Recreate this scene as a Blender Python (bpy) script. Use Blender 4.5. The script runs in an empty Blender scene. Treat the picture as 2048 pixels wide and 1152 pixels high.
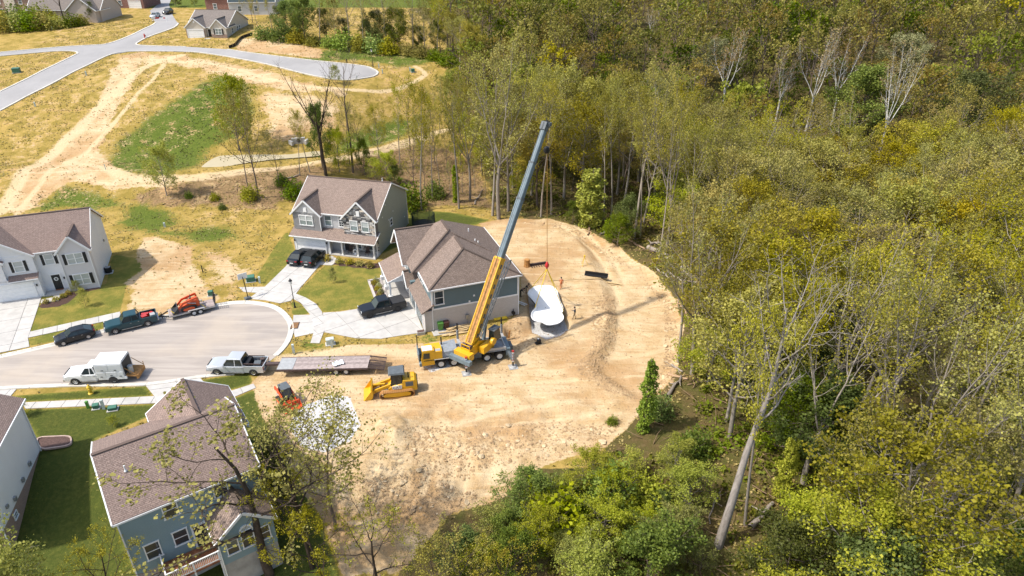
import bpy, bmesh, math, random
import numpy as np
from mathutils import Vector, Matrix, Euler
R = math.radians
SC = bpy.context.scene
COL = SC.collection
# ------------------------------------------------------------------ camera
CAM_H = 45.0; CAM_F = 1365.0; CAM_D = 0.508          # height, focal length in photo pixels, tilt below the horizon
cd = bpy.data.cameras.new('camera'); cd.sensor_width = 36; cd.lens = CAM_F / 2048 * 36; cd.clip_end = 6000; cd.clip_start = .5
co = bpy.data.objects.new('camera', cd); COL.objects.link(co)
co.location = (0, 0, CAM_H); co.rotation_euler = (math.pi / 2 - CAM_D, 0, 0); SC.camera = co
# ------------------------------------------------------------------ sky and sun
SUN_EL = R(55); SUN_AZ = R(16)          # direction the light travels, in the ground plane
W = bpy.data.worlds.new('World'); SC.world = W; W.use_nodes = True
nt = W.node_tree; sky = nt.nodes.new('ShaderNodeTexSky'); sky.sky_type = 'NISHITA'; sky.sun_disc = False
sky.sun_elevation = SUN_EL; sky.air_density = 1.2; sky.dust_density = 2.5
sd = Vector((-math.cos(SUN_AZ) * math.cos(SUN_EL), -math.sin(SUN_AZ) * math.cos(SUN_EL), math.sin(SUN_EL)))
sky.sun_rotation = math.atan2(sd.x, sd.y)
bg = nt.nodes['Background']; bg.inputs[1].default_value = 0.15; nt.links.new(sky.outputs[0], bg.inputs[0])
sl = bpy.data.lights.new('sun', 'SUN'); sl.energy = 3.3; sl.angle = R(1.5); sl.color = (1, .95, .86)
so = bpy.data.objects.new('sun', sl); COL.objects.link(so); so.rotation_euler = (-sd).to_track_quat('-Z', 'Y').to_euler()
so.location = (-60, -20, 90)
vs = SC.view_settings; vs.view_transform = 'Standard'; vs.look = 'None'; vs.exposure = 0.64; vs.gamma = 1; vs.use_curve_mapping = False
SC.cycles.use_denoising = True; SC.cycles.max_bounces = 6; SC.cycles.diffuse_bounces = 3; SC.cycles.glossy_bounces = 2
SC.cycles.transmission_bounces = 3; SC.cycles.caustics_reflective = False; SC.cycles.caustics_refractive = False
# ------------------------------------------------------------------ materials
M = {}
def srgb(h):
    h = h.lstrip('#'); c = [int(h[i:i + 2], 16) / 255 for i in (0, 2, 4)]
    return tuple((v / 12.92 if v <= .04045 else ((v + .055) / 1.055) ** 2.4) for v in c)
class NB:
    """small helper to chain shader nodes"""
    def __init__(s, m):
        m.use_nodes = True; s.t = m.node_tree; s.n = s.t.nodes; s.p = s.n['Principled BSDF']; s.out = s.n['Material Output']
    def node(s, ty, **kw):
        n = s.n.new(ty)
        for k, v in kw.items(): setattr(n, k, v)
        return n
    def link(s, a, b): s.t.links.new(a, b)
    def put(s, inp, v):
        if hasattr(v, 'is_output') or hasattr(v, 'links'): s.link(v, inp)
        else: inp.default_value = v
    def math(s, op, a, b=0.0, c=0.0, clamp=False):
        n = s.node('ShaderNodeMath', operation=op, use_clamp=clamp)
        for i, v in enumerate((a, b, c)): s.put(n.inputs[i], v)
        return n.outputs[0]
    def mix(s, f, a, b, mode='MIX'):
        n = s.node('ShaderNodeMix', data_type='RGBA', blend_type=mode)
        s.put(n.inputs[0], f)
        for i, v in ((6, a), (7, b)):
            if isinstance(v, tuple): v = (*v[:3], 1)
            s.put(n.inputs[i], v)
        return n.outputs[2]
    def coord(s, kind='Object'):
        return s.node('ShaderNodeTexCoord').outputs[kind]
    def scale(s, vec, sc):
        n = s.node('ShaderNodeMapping'); s.link(vec, n.inputs[0]); n.inputs['Scale'].default_value = sc; return n.outputs[0]
    def noise(s, vec, sc, det=4, rough=.6, dist=0):
        n = s.node('ShaderNodeTexNoise'); s.link(vec, n.inputs['Vector'])
        n.inputs['Scale'].default_value = sc; n.inputs['Detail'].default_value = det; n.inputs['Roughness'].default_value = rough
        n.inputs['Distortion'].default_value = dist
        return n.outputs[0]
    def ramp(s, f, lo, hi):
        n = s.node('ShaderNodeMapRange', interpolation_type='SMOOTHSTEP'); s.put(n.inputs[0], f)
        n.inputs[1].default_value = lo; n.inputs[2].default_value = hi; return n.outputs[0]
    def bump(s, h, st, dist=.05):
        n = s.node('ShaderNodeBump'); n.inputs['Strength'].default_value = st; n.inputs['Distance'].default_value = dist
        s.link(h, n.inputs['Height']); s.link(n.outputs[0], s.p.inputs['Normal'])
def mat(name, col, rough=.7, metal=0, var=.12, vs_=3.0, bump=0, spec=.4, rnd=0, coat=0):
    """plain surface with noise mottling; rnd = tint per object"""
    m = bpy.data.materials.new(name); b = NB(m)
    c = b.coord(); n = b.noise(c, vs_, 5, .65)
    lo = tuple(max(0, v * (1 - var)) for v in col); hi = tuple(min(1, v * (1 + var)) for v in col)
    o = b.mix(b.ramp(n, .3, .7), lo, hi)
    if rnd:
        r = b.node('ShaderNodeObjectInfo').outputs['Random']
        h = b.node('ShaderNodeHueSaturation'); b.link(o, h.inputs['Color'])
        b.link(b.math('MULTIPLY_ADD', r, 2 * rnd, 1 - rnd), h.inputs['Value']); o = h.outputs[0]
    b.link(o, b.p.inputs['Base Color'])
    b.p.inputs['Roughness'].default_value = rough; b.p.inputs['Metallic'].default_value = metal
    b.p.inputs['Specular IOR Level'].default_value = spec
    if coat: b.p.inputs['Coat Weight'].default_value = coat; b.p.inputs['Coat Roughness'].default_value = .06
    if bump: b.bump(b.noise(c, vs_ * 6, 4), bump, .03)
    M[name] = m; return m
def mat_siding(name, col, lap=.13):
    m = bpy.data.materials.new(name); b = NB(m); c = b.coord()
    sx = b.node('ShaderNodeSeparateXYZ'); b.link(c, sx.inputs[0])
    fr = b.math('FRACT', b.math('DIVIDE', sx.outputs[2], lap))
    edge = b.ramp(fr, .0, .16)
    n = b.noise(c, .7, 4)
    o = b.mix(edge, tuple(v * .72 for v in col), tuple(v * 1.0 for v in col))
    o = b.mix(b.math('MULTIPLY', b.ramp(n, .35, .7), .18), o, tuple(v * .8 for v in col))
    b.link(o, b.p.inputs['Base Color']); b.p.inputs['Roughness'].default_value = .62; b.p.inputs['Specular IOR Level'].default_value = .25
    b.bump(fr, .5, .02); M[name] = m; return m
def mat_shingle(name, c1, c2, c3):
    m = bpy.data.materials.new(name); b = NB(m); uv = b.coord('UV')
    br = b.node('ShaderNodeTexBrick'); b.link(uv, br.inputs['Vector']); br.inputs['Scale'].default_value = 1
    br.inputs['Brick Width'].default_value = .32; br.inputs['Row Height'].default_value = .145; br.inputs['Mortar Size'].default_value = .018
    br.inputs['Color1'].default_value = (*c1, 1); br.inputs['Color2'].default_value = (*c2, 1); br.inputs['Mortar'].default_value = (*tuple(v * .42 for v in c1), 1)
    br.offset = .37; br.inputs['Bias'].default_value = -.1
    n = b.noise(uv, 9, 3, .7); n2 = b.noise(uv, .35, 4)
    o = b.mix(b.ramp(n, .5, .72), br.outputs[0], c3)
    o = b.mix(b.math('MULTIPLY', b.ramp(n2, .4, .75), .22), o, tuple(v * .7 for v in c1))
    b.link(o, b.p.inputs['Base Color']); b.p.inputs['Roughness'].default_value = .92; b.p.inputs['Specular IOR Level'].default_value = .15
    b.bump(b.math('ADD', br.outputs[1], b.math('MULTIPLY', n, -.6)), .6, -.02); M[name] = m; return m
def mat_glass(name, col, rough=.08):
    m = bpy.data.materials.new(name); b = NB(m)
    n = b.noise(b.coord(), .8, 2)
    b.link(b.mix(n, tuple(v * .75 for v in col), tuple(min(1, v * 1.25) for v in col)), b.p.inputs['Base Color'])
    b.p.inputs['Roughness'].default_value = rough; b.p.inputs['Specular IOR Level'].default_value = .6
    M[name] = m; return m
def mat_brick(name, c1, c2, mortar, bw=.22, rh=.075):
    m = bpy.data.materials.new(name); b = NB(m); uv = b.coord('Object')
    s = b.node('ShaderNodeSeparateXYZ'); b.link(uv, s.inputs[0]); cb = b.node('ShaderNodeCombineXYZ')
    b.link(b.math('ADD', s.outputs[0], s.outputs[1]), cb.inputs[0]); b.link(s.outputs[2], cb.inputs[1])
    br = b.node('ShaderNodeTexBrick'); b.link(cb.outputs[0], br.inputs['Vector']); br.inputs['Scale'].default_value = 1
    br.inputs['Brick Width'].default_value = bw; br.inputs['Row Height'].default_value = rh; br.inputs['Mortar Size'].default_value = .008
    for k, c in (('Color1', c1), ('Color2', c2), ('Mortar', mortar)): br.inputs[k].default_value = (*c, 1)
    n = b.noise(uv, 1.3, 5); o = b.mix(b.math('MULTIPLY', b.ramp(n, .4, .7), .25), br.outputs[0], tuple(v * .75 for v in c1))
    b.link(o, b.p.inputs['Base Color']); b.p.inputs['Roughness'].default_value = .85; b.bump(br.outputs[1], .4, -.01); M[name] = m; return m
def mat_leaf(name, c1, c2, trans=.38, var=.26, hue=.010):
    m = bpy.data.materials.new(name); b = NB(m)
    a = b.node('ShaderNodeAttribute', attribute_name='tint').outputs['Fac']
    o = b.mix(a, c1, c2)
    oi = b.node('ShaderNodeObjectInfo').outputs['Random']
    h = b.node('ShaderNodeHueSaturation'); b.link(o, h.inputs['Color'])
    b.link(b.math('MULTIPLY_ADD', oi, 2 * var, 1 - var), h.inputs['Value'])
    b.link(b.math('MULTIPLY_ADD', b.math('FRACT', b.math('MULTIPLY', oi, 7.31)), 2 * hue, .5 - hue), h.inputs['Hue'])
    b.link(b.math('MULTIPLY_ADD', b.math('FRACT', b.math('MULTIPLY', oi, 13.7)), .3, .82), h.inputs['Saturation'])
    b.link(h.outputs[0], b.p.inputs['Base Color']); b.p.inputs['Roughness'].default_value = .6; b.p.inputs['Specular IOR Level'].default_value = .25
    t = b.node('ShaderNodeBsdfTranslucent'); b.link(h.outputs[0], t.inputs[0])
    ms = b.node('ShaderNodeMixShader'); ms.inputs[0].default_value = trans
    b.link(b.p.outputs[0], ms.inputs[1]); b.link(t.outputs[0], ms.inputs[2]); b.link(ms.outputs[0], b.out.inputs[0])
    M[name] = m; return m
def mat_bark(name, c1, c2, sc=6):
    m = bpy.data.materials.new(name); b = NB(m); c = b.coord()
    v = b.scale(c, (1, 1, .25)); n = b.noise(v, sc, 5, .7); n2 = b.noise(c, .5, 3)
    o = b.mix(b.ramp(n, .35, .65), c1, c2); o = b.mix(b.math('MULTIPLY', n2, .4), o, tuple(x * .6 for x in c1))
    oi = b.node('ShaderNodeObjectInfo').outputs['Random']; h = b.node('ShaderNodeHueSaturation'); b.link(o, h.inputs['Color'])
    b.link(b.math('MULTIPLY_ADD', oi, .5, .75), h.inputs['Value'])
    b.link(h.outputs[0], b.p.inputs['Base Color']); b.p.inputs['Roughness'].default_value = .9; b.p.inputs['Specular IOR Level'].default_value = .1
    b.bump(n, .6, .03); M[name] = m; return m
# ------------------------------------------------------------------ objects
def tag(o, label=None, cat=None, group=None, kind=None):
    if label: o['label'] = label
    if cat: o['category'] = cat
    if group: o['group'] = group
    if kind: o['kind'] = kind
    return o
def link(o, parent=None):
    COL.objects.link(o)
    if parent is not None: o.parent = parent
    return o
def thing(name, loc, rz=0, label=None, cat=None, group=None, kind=None):
    o = link(bpy.data.objects.new(name, None)); o.location = loc; o.rotation_euler = (0, 0, rz); o.empty_display_size = .3
    return tag(o, label, cat, group, kind)
def dup(root, loc=None, rz=None, sc=None, label=None, group=None, parent=None):
    r = root.copy(); link(r); r.parent = parent
    if loc is not None: r.location = loc
    if rz is not None: r.rotation_euler = (0, 0, rz)
    if sc is not None: r.scale = (sc, sc, sc) if not hasattr(sc, '__len__') else sc
    if label: r['label'] = label
    if group: r['group'] = group
    for ch in list(KIDS.get(root.name, [])):
        dup(ch, parent=r)
    return r
KIDS = {}
class MB:
    """collects shapes; build() links them as one mesh object"""
    def __init__(s): s.v = []; s.f = []; s.uv = {}; s.T = None
    def add(s, vs, fs, uv=None):
        o = len(s.v)
        s.v += [tuple(s.T @ Vector(p)) for p in vs] if s.T is not None else [tuple(p) for p in vs]
        for i, q in enumerate(fs):
            if uv is not None: s.uv[len(s.f)] = [uv[k] for k in q]
            s.f.append(tuple(k + o for k in q))
        return s
    def box(s, c, d, rz=0, ry=0, rx=0, taper=1.0):
        x, y, z = (v / 2 for v in d); m = Euler((rx, ry, rz)).to_matrix(); c = Vector(c)
        p = [c + m @ Vector((a * x * (taper if e > 0 else 1), b * y * (taper if e > 0 else 1), e * z)) for e in (-1, 1) for b in (-1, 1) for a in (-1, 1)]
        return s.add(p, [(0, 2, 3, 1), (4, 5, 7, 6), (0, 1, 5, 4), (2, 6, 7, 3), (0, 4, 6, 2), (1, 3, 7, 5)])
    def bar(s, p, q, w, h=None, up=(0, 0, 1)):
        """box-section bar from p to q"""
        p, q = Vector(p), Vector(q); d = (q - p).normalized(); u = Vector(up)
        if abs(d.dot(u)) > .98: u = Vector((1, 0, 0))
        a = d.cross(u).normalized() * w / 2; b = a.cross(d).normalized() * (h or w) / 2
        r = [p - a - b, p + a - b, p + a + b, p - a + b, q - a - b, q + a - b, q + a + b, q - a + b]
        return s.add(r, [(0, 1, 2, 3)[::-1], (4, 5, 6, 7)[::-1][::-1], (0, 1, 5, 4), (1, 2, 6, 5), (2, 3, 7, 6), (3, 0, 4, 7)])
    def tube(s, p, q, r0, r1=None, n=10, cap=True):
        p, q = Vector(p), Vector(q); r1 = r0 if r1 is None else r1; d = (q - p).normalized()
        a = d.orthogonal().normalized(); b = d.cross(a)
        vs_ = [p + (a * math.cos(t) + b * math.sin(t)) * r0 for t in [2 * math.pi * i / n for i in range(n)]]
        vs_ += [q + (a * math.cos(t) + b * math.sin(t)) * r1 for t in [2 * math.pi * i / n for i in range(n)]]
        fs = [(i, (i + 1) % n, n + (i + 1) % n, n + i) for i in range(n)]
        if cap: fs += [tuple(range(n))[::-1], tuple(range(n, 2 * n))]
        return s.add(vs_, fs)
    def prism(s, poly, z0, z1, side=True):
        n = len(poly); vs_ = [(*p[:2], z0) for p in poly] + [(*p[:2], z1) for p in poly]
        fs = [tuple(range(n, 2 * n)), tuple(range(n))[::-1]] + [(i, (i + 1) % n, n + (i + 1) % n, n + i) for i in range(n)]
        return s.add(vs_, fs)
    def extrude(s, poly3, d):
        """planar 3-D polygon given thickness along vector d"""
        n = len(poly3); d = Vector(d); a = [Vector(p) for p in poly3]
        return s.add(a + [p + d for p in a], [tuple(range(n))[::-1], tuple(range(n, 2 * n))] + [(i, (i + 1) % n, n + (i + 1) % n, n + i) for i in range(n)])
    def loft(s, rings, cap=True, close=True):
        n = len(rings[0]); vs_ = [p for r in rings for p in r]; fs = []
        for k in range(len(rings) - 1):
            for i in range(n if close else n - 1):
                j = (i + 1) % n; fs.append((k * n + i, k * n + j, (k + 1) * n + j, (k + 1) * n + i))
        if cap: fs += [tuple(range(n))[::-1], tuple(range((len(rings) - 1) * n, len(rings) * n))]
        return s.add(vs_, fs)
    def lathe(s, prof, c=(0, 0, 0), n=14, cap=True):
        """profile of (r, z) turned about a vertical axis through c"""
        return s.loft([[(c[0] + r * math.cos(2 * math.pi * i / n), c[1] + r * math.sin(2 * math.pi * i / n), c[2] + z) for i in range(n)] for r, z in prof], cap=cap)
    def slab(s, q, th, along=None):
        """roof plane: polygon q (counter-clockwise seen from outside) with uv in metres, thickened inwards"""
        q = [Vector(p) for p in q]; nrm = Vector((0, 0, 0))
        for i in range(len(q)): nrm += (q[i] - q[0]).cross(q[(i + 1) % len(q)] - q[0])
        nrm.normalize()
        if nrm.z < 0: q.reverse(); nrm = -nrm
        a = Vector((0, 0, 1)).cross(nrm)
        a = Vector((1, 0, 0)) if a.length < 1e-4 else a.normalized()
        b = nrm.cross(a); n = len(q)
        uv = [(p.dot(a), p.dot(b)) for p in q] * 2
        low = [p - nrm * th for p in q]
        return s.add(q + low, [tuple(range(n)), tuple(range(n, 2 * n))[::-1]] + [(i, n + i, n + (i + 1) % n, (i + 1) % n) for i in range(n)], uv)
    def mesh(s, name, m, smooth=False):
        me = bpy.data.meshes.new(name); me.from_pydata(s.v, [], s.f)
        if s.uv:
            l = me.uv_layers.new(name='uv'); k = 0; buf = np.zeros(len(me.loops) * 2, np.float32)
            for i, f in enumerate(s.f):
                u = s.uv.get(i)
                for j in range(len(f)):
                    if u: buf[2 * k] = u[j][0]; buf[2 * k + 1] = u[j][1]
                    k += 1
            l.data.foreach_set('uv', buf)
        me.materials.append(M[m] if isinstance(m, str) else m)
        bm = bmesh.new(); bm.from_mesh(me); bmesh.ops.recalc_face_normals(bm, faces=bm.faces); bm.to_mesh(me); bm.free()
        if smooth:
            me.polygons.foreach_set('use_smooth', [True] * len(me.polygons)); me.set_sharp_from_angle(angle=R(38))
        return me
    def build(s, name, m, parent=None, smooth=False, **tags):
        o = link(bpy.data.objects.new(name, s.mesh(name, m, smooth)), parent)
        if parent is not None: KIDS.setdefault(parent.name, []).append(o)
        return tag(o, **tags)
def place(name, me, parent, loc, rot=(0, 0, 0), sc=(1, 1, 1)):
    """another object that shares mesh data"""
    o = link(bpy.data.objects.new(name, me), parent); o.location = loc; o.rotation_euler = rot; o.scale = sc
    if parent is not None: KIDS.setdefault(parent.name, []).append(o)
    return o
# ------------------------------------------------------------------ lie of the land
def sstep(a, b, x):
    t = np.clip((np.asarray(x, float) - a) / (b - a), 0, 1); return t * t * (3 - 2 * t)
_HY = [-400, 106, 110, 119, 121.5, 123.5, 130, 141, 153, 166, 182, 205, 245, 400, 6000]
_HZ = [0, 0, .4, 2.9, 3.1, 2.35, 2.35, 5.6, 9.0, 11.2, 12.8, 15.0, 16.5, 18, 18]
def hill(x, y):
    x = np.asarray(x, float); y = np.asarray(y, float)
    c = 25 * sstep(-46, -12, x) * (1 - .7 * sstep(150, 172, y)) + 6 * sstep(-62, -90, x) * 0
    return np.interp(y - c, _HY, _HZ)
def base_z(x, y):
    x = np.asarray(x, float); y = np.asarray(y, float)
    z = (hill(x, y - 1.5) + hill(x, y + 1.5) + hill(x, y)) / 3
    z = z - 4.5 * sstep(50, 32, y) * sstep(-24, -8, x)                     # bank below the lot
    z = z - 3.0 * sstep(52, 36, y) * (1 - sstep(-24, -8, x))               # lawns falling behind the houses
    z = z - 5.0 * sstep(22, 48, x) * (1 - sstep(120, 190, y))              # the wooded hollow
    return z
_s, _c = math.sin(CAM_D), math.cos(CAM_D)
def ray(px, py):
    a = (px - 1024) / CAM_F; b = (576 - py) / CAM_F
    return np.array((a, _c + b * _s, -_s + b * _c))
_t = np.arange(28, 700, .25)
def G(px, py, lift=0.0):
    """where the line of sight through a photo pixel meets the land (raised by lift)"""
    d = ray(px, py); P = _t[:, None] * d + np.array((0, 0, CAM_H))
    h = P[:, 2] - base_z(P[:, 0], P[:, 1]) - lift
    i = int(np.argmax(h < 0))
    if i == 0: i = len(_t) - 1
    k = h[i - 1] / (h[i - 1] - h[i]) if h[i - 1] > h[i] else 0
    p = P[i - 1] + (P[i] - P[i - 1]) * k
    return (float(p[0]), float(p[1]), float(p[2] - lift))
def G2(px, py): return G(px, py)[:2]
def GP(pts): return [G2(*p) for p in pts]
def at_dist(px, py, Y):
    """the point on the line of sight through a pixel at ground distance Y"""
    d = ray(px, py); k = Y / d[1]; return (float(d[0] * k), float(Y), float(CAM_H + d[2] * k))
def inside(poly, x, y):
    x = np.asarray(x, float); y = np.asarray(y, float); r = np.zeros(x.shape, bool); n = len(poly)
    for i in range(n):
        x1, y1 = poly[i][:2]; x2, y2 = poly[(i + 1) % n][:2]
        if y1 == y2: continue
        c = ((y1 > y) != (y2 > y)) & (x < (x2 - x1) * (y - y1) / (y2 - y1) + x1); r ^= c
    return r
def seg_dist(line, x, y, closed=False):
    d = np.full(np.shape(x), 1e9); n = len(line)
    for i in range(n if closed else n - 1):
        ax, ay = line[i][:2]; bx, by = line[(i + 1) % n][:2]; vx, vy = bx - ax, by - ay
        t = np.clip(((x - ax) * vx + (y - ay) * vy) / (vx * vx + vy * vy + 1e-9), 0, 1)
        d = np.minimum(d, np.hypot(x - ax - t * vx, y - ay - t * vy))
    return d
def soft(poly, x, y, w):
    """1 inside, fading over +-w at the edge"""
    bx = [p[0] for p in poly]; by = [p[1] for p in poly]; m = w + .1
    sel = (x > min(bx) - m) & (x < max(bx) + m) & (y > min(by) - m) & (y < max(by) + m); o = np.zeros(x.shape)
    xs, ys = x[sel], y[sel]
    if xs.size:
        d = seg_dist(poly, xs, ys, True); o[sel] = np.clip(.5 + np.where(inside(poly, xs, ys), d, -d) / (2 * w), 0, 1)
    return o
def smooth_line(pts, n=6, closed=False):
    """Catmull-Rom through the points"""
    p = [np.array(q[:2], float) for q in pts]; o = []; L = len(p)
    for i in range(L if closed else L - 1):
        a, b, c, d = (p[(i - 1) % L] if closed or i > 0 else p[i]), p[i], p[(i + 1) % L], (p[(i + 2) % L] if closed or i < L - 2 else p[(i + 1) % L])
        for k in range(n):
            t = k / n; o.append(tuple(.5 * (2 * b + (c - a) * t + (2 * a - 5 * b + 4 * c - d) * t * t + (3 * b - a - 3 * c + d) * t ** 3)))
    if not closed: o.append(tuple(p[-1]))
    return o
def vnoise(x, y, s, seed=0):
    """cheap value noise, vectorised"""
    x = np.asarray(x) / s + 31.7 * seed; y = np.asarray(y) / s + 17.3 * seed
    ix, iy = np.floor(x), np.floor(y); fx, fy = x - ix, y - iy; fx = fx * fx * (3 - 2 * fx); fy = fy * fy * (3 - 2 * fy)
    h = lambda a, b: np.modf(np.abs(np.sin(a * 127.1 + b * 311.7 + seed * 74.7) * 43758.5453))[0]
    return (h(ix, iy) * (1 - fx) + h(ix + 1, iy) * fx) * (1 - fy) + (h(ix, iy + 1) * (1 - fx) + h(ix + 1, iy + 1) * fx) * fy
def fbm(x, y, s, seed=0, o=4):
    r = 0; a = .5
    for k in range(o): r = r + a * vnoise(x, y, s / 2 ** k, seed + k); a *= .5
    return r / (1 - .5 ** o)
# ------------------------------------------------------------------ what lies where (photo pixels turned into ground points)
ROAD_NEAR = GP([(-60, 726), (0, 712), (112, 687), (215, 659), (330, 632), (440, 608.5), (480, 604), (512, 605), (549, 613), (572, 629), (585, 651), (581, 676), (569, 696), (553, 712), (520, 738), (470, 748), (400, 755), (292, 770), (140, 772), (0, 778), (-60, 782)])
KERB_TOP = GP([(-60, 726), (0, 712), (112, 687), (215, 659), (330, 632), (440, 608.5), (480, 604), (512, 605), (549, 613), (572, 629), (585, 651), (581, 676), (569, 696), (553, 712)])
KERB_LOW = GP([(-60, 782), (0, 778), (140, 772), (292, 770), (400, 755), (470, 748)])
DRIVE_A = GP([(-70, 612), (84, 592), (60, 664), (56, 676), (59, 694), (0, 706), (-70, 722)])
WALK_A = GP([(60.5, 664), (240, 624), (243, 636), (56.5, 676)])
PATH_A = GP([(84, 600), (107, 595), (108, 586), (122, 585), (121, 594), (117, 602), (81, 607)])
DRIVE_C = GP([(591, 503), (660, 513), (648, 521), (600, 577), (582, 602), (560, 607), (530, 601), (497, 598), (530, 574), (572, 533)])
PATH_C = GP([(648, 521), (663, 512), (678, 519), (664, 531), (638, 530)])
WALK_C = GP([(531, 574), (478, 575), (487, 584), (513, 586)])
RING = GP([(592, 588), (612, 596), (632, 608), (644, 624), (648, 641), (649, 661), (639, 687), (621, 686.5), (627, 667), (628, 650), (620, 629), (602, 607), (583, 596)])
DRIVE_B = GP([(646, 626), (680, 624), (724, 617), (765, 600), (812, 578), (830, 620), (848, 665), (834, 667), (799, 672), (762, 678), (712, 677), (649, 665)])
APRON_B = GP([(587, 631), (621, 630), (628.5, 650), (627, 667), (590, 675), (585.5, 655)])
DRIVE_D = GP([(291, 771), (400, 756), (440, 800), (330, 845), (308, 830), (314, 807), (309, 793)])
WALK_D = GP([(42, 806), (309, 793), (313.5, 807), (52, 818)])
WALK_D2 = GP([(455, 785), (507, 768), (512, 776), (458, 799)])
DRIVE_E = GP([(-40, 781), (33, 779), (22, 792), (42, 806), (20, 830), (-60, 832)])
UP_MAIN = GP([(0, 184), (75, 147), (150, 110.5), (156, 107), (150, 103), (110, 103), (0, 112.5), (-80, 119), (-80, 110), (0, 105), (120, 94.5), (180, 91), (217, 87.5), (262, 71), (300, 53), (311, 46), (305, 36), (300, 22), (318, 8), (323, -8), (345, -8), (338, 10), (345, 30), (352, 42), (357, 47), (345, 57), (300, 73), (276, 85), (274, 90), (300, 92), (372, 94), (455, 99), (512, 107.5), (575, 115), (632, 122), (690, 127), (724, 132), (745, 138), (756, 145), (750, 152), (730, 156.5), (694, 160.5), (655, 157), (624, 152), (597, 145), (560, 134), (512, 124), (450, 113), (400, 105.5), (330, 103), (260, 103.5), (220, 110), (160, 138), (80, 180), (0, 222), (-60, 252), (-60, 213)])
POND = smooth_line(GP([(400, 334), (430, 316), (470, 302), (500, 296), (560, 298), (600, 300), (640, 303), (640, 312), (600, 316), (540, 321), (470, 330), (420, 337)]), 5, True)
LOT = GP([(960, 446), (1010, 438), (1100, 437), (1160, 454), (1240, 494), (1310, 544), (1355, 600), (1366, 650), (1362, 700), (1352, 740), (1330, 776), (1292, 803), (1262, 850), (1200, 900), (1110, 922), (1040, 955), (1010, 990), (960, 1010), (900, 1030), (850, 1085), (790, 1152), (680, 1152), (640, 1040), (600, 960), (545, 880), (512, 800), (500, 770), (520, 742), (556, 714), (640, 704), (700, 690), (850, 686), (905, 674), (1000, 655), (1036, 628), (1041, 556), (985, 480)])
BENCH = GP([(1160, 470), (1200, 540), (1222, 600), (1226, 640), (1214, 690), (1186, 722), (1200, 745), (1235, 765), (1268, 790), (1300, 790), (1356, 740), (1370, 650), (1340, 570), (1250, 490)])
PIT = GP([(1056, 588), (1066, 574), (1104, 576), (1122, 610), (1139, 655), (1100, 662), (1068, 664), (1060, 630)])
PIT_RAMP = GP([(1066, 660), (1140, 654), (1122, 668), (1092, 678), (1076, 668)])
TRENCH = GP([(1012, 652), (1062, 648), (1066, 658), (1040, 664), (1014, 672)])
LAWN_AND_SHADE = [GP([(84, 592), (225, 566), (256, 560), (240, 624), (60, 664)]),            # lawn in front of the white house
             GP([(56, 676), (243, 636), (212, 655), (112, 682), (59, 692)]),
             GP([(225, 509), (318, 523), (268, 560), (252, 568), (212, 571)]),  # lawn colour darkening the shape of the white house's cast shadow
             GP([(573, 460), (590, 500), (572, 533), (530, 574), (510, 560), (545, 500)]),
             GP([(602, 578), (650, 530), (760, 535), (790, 560), (770, 590), (724, 616), (646, 625), (632, 606), (594, 587)]),
             GP([(585, 630), (582, 600), (602, 608), (619, 628)]),
             GP([(818, 420), (900, 425), (980, 440), (950, 450), (880, 455), (760, 510), (755, 480), (815, 450)])]
LAWN_LOW = [GP([(22, 792), (291, 772), (308, 792), (42, 804)]), GP([(40, 820), (312, 808), (300, 832), (190, 880), (190, 910), (272, 1140), (272, 1200), (-80, 1200), (-80, 900), (84, 900)]),
            GP([(400, 760), (500, 745), (505, 768), (440, 785)]), GP([(460, 800), (512, 778), (545, 880), (600, 960), (640, 1040), (690, 1180), (272, 1180), (500, 960)])]
GREEN = [GP([(200, 330), (230, 290), (300, 230), (360, 190), (440, 150), (500, 160), (515, 220), (480, 270), (420, 300), (380, 335), (330, 352), (250, 350)]),
         GP([(660, 305), (690, 262), (800, 232), (850, 238), (830, 265), (760, 290), (700, 303)]), GP([(50, 425), (120, 372), (200, 385), (260, 400), (230, 415), (160, 415)]),
         GP([(250, 410), (300, 400), (360, 440), (320, 470), (240, 455)]), GP([(330, 460), (460, 450), (480, 480), (400, 485)]), GP([(560, 128), (660, 97), (840, 108), (880, 125), (800, 135), (720, 122)]),
         GP([(600, 690), (640, 683), (680, 690), (660, 702), (590, 706)]), GP([(1000, 650), (1040, 625), (1045, 640), (1010, 660)]), GP([(850, 668), (870, 662), (870, 684), (850, 684)])]
DIRT = [(GP([(285, 475), (330, 470), (385, 490), (400, 545), (425, 580), (440, 606), (330, 632), (252, 622), (252, 568), (270, 545)]), .92), (GP([(385, 490), (470, 500), (520, 540), (478, 572), (487, 590), (470, 603), (440, 606), (400, 545)]), .66),
        (GP([(0, 420), (60, 330), (130, 270), (200, 200), (240, 108), (290, 104), (270, 150), (235, 230), (200, 300), (260, 355), (330, 350), (380, 355), (330, 380), (220, 380), (130, 360), (30, 440)]), .8),
        (GP([(270, 104), (360, 108), (520, 135), (640, 170), (700, 180), (690, 200), (560, 185), (430, 150), (330, 128), (280, 140)]), .78),
        (GP([(480, 75), (560, 72), (640, 100), (640, 118), (560, 110), (470, 100)]), .85),
        (GP([(520, 180), (640, 190), (690, 215), (680, 260), (560, 290), (520, 270)]), .72), (GP([(760, 160), (860, 140), (900, 160), (880, 210), (780, 215), (700, 220)]), .35),
        (GP([(640, 1000), (900, 1010), (1000, 1000), (960, 1060), (850, 1152), (680, 1152)]), .45), (GP([(1030, 960), (1080, 1000), (1090, 1100), (1060, 1152), (1020, 1152), (1010, 1040)]), .5)]
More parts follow.
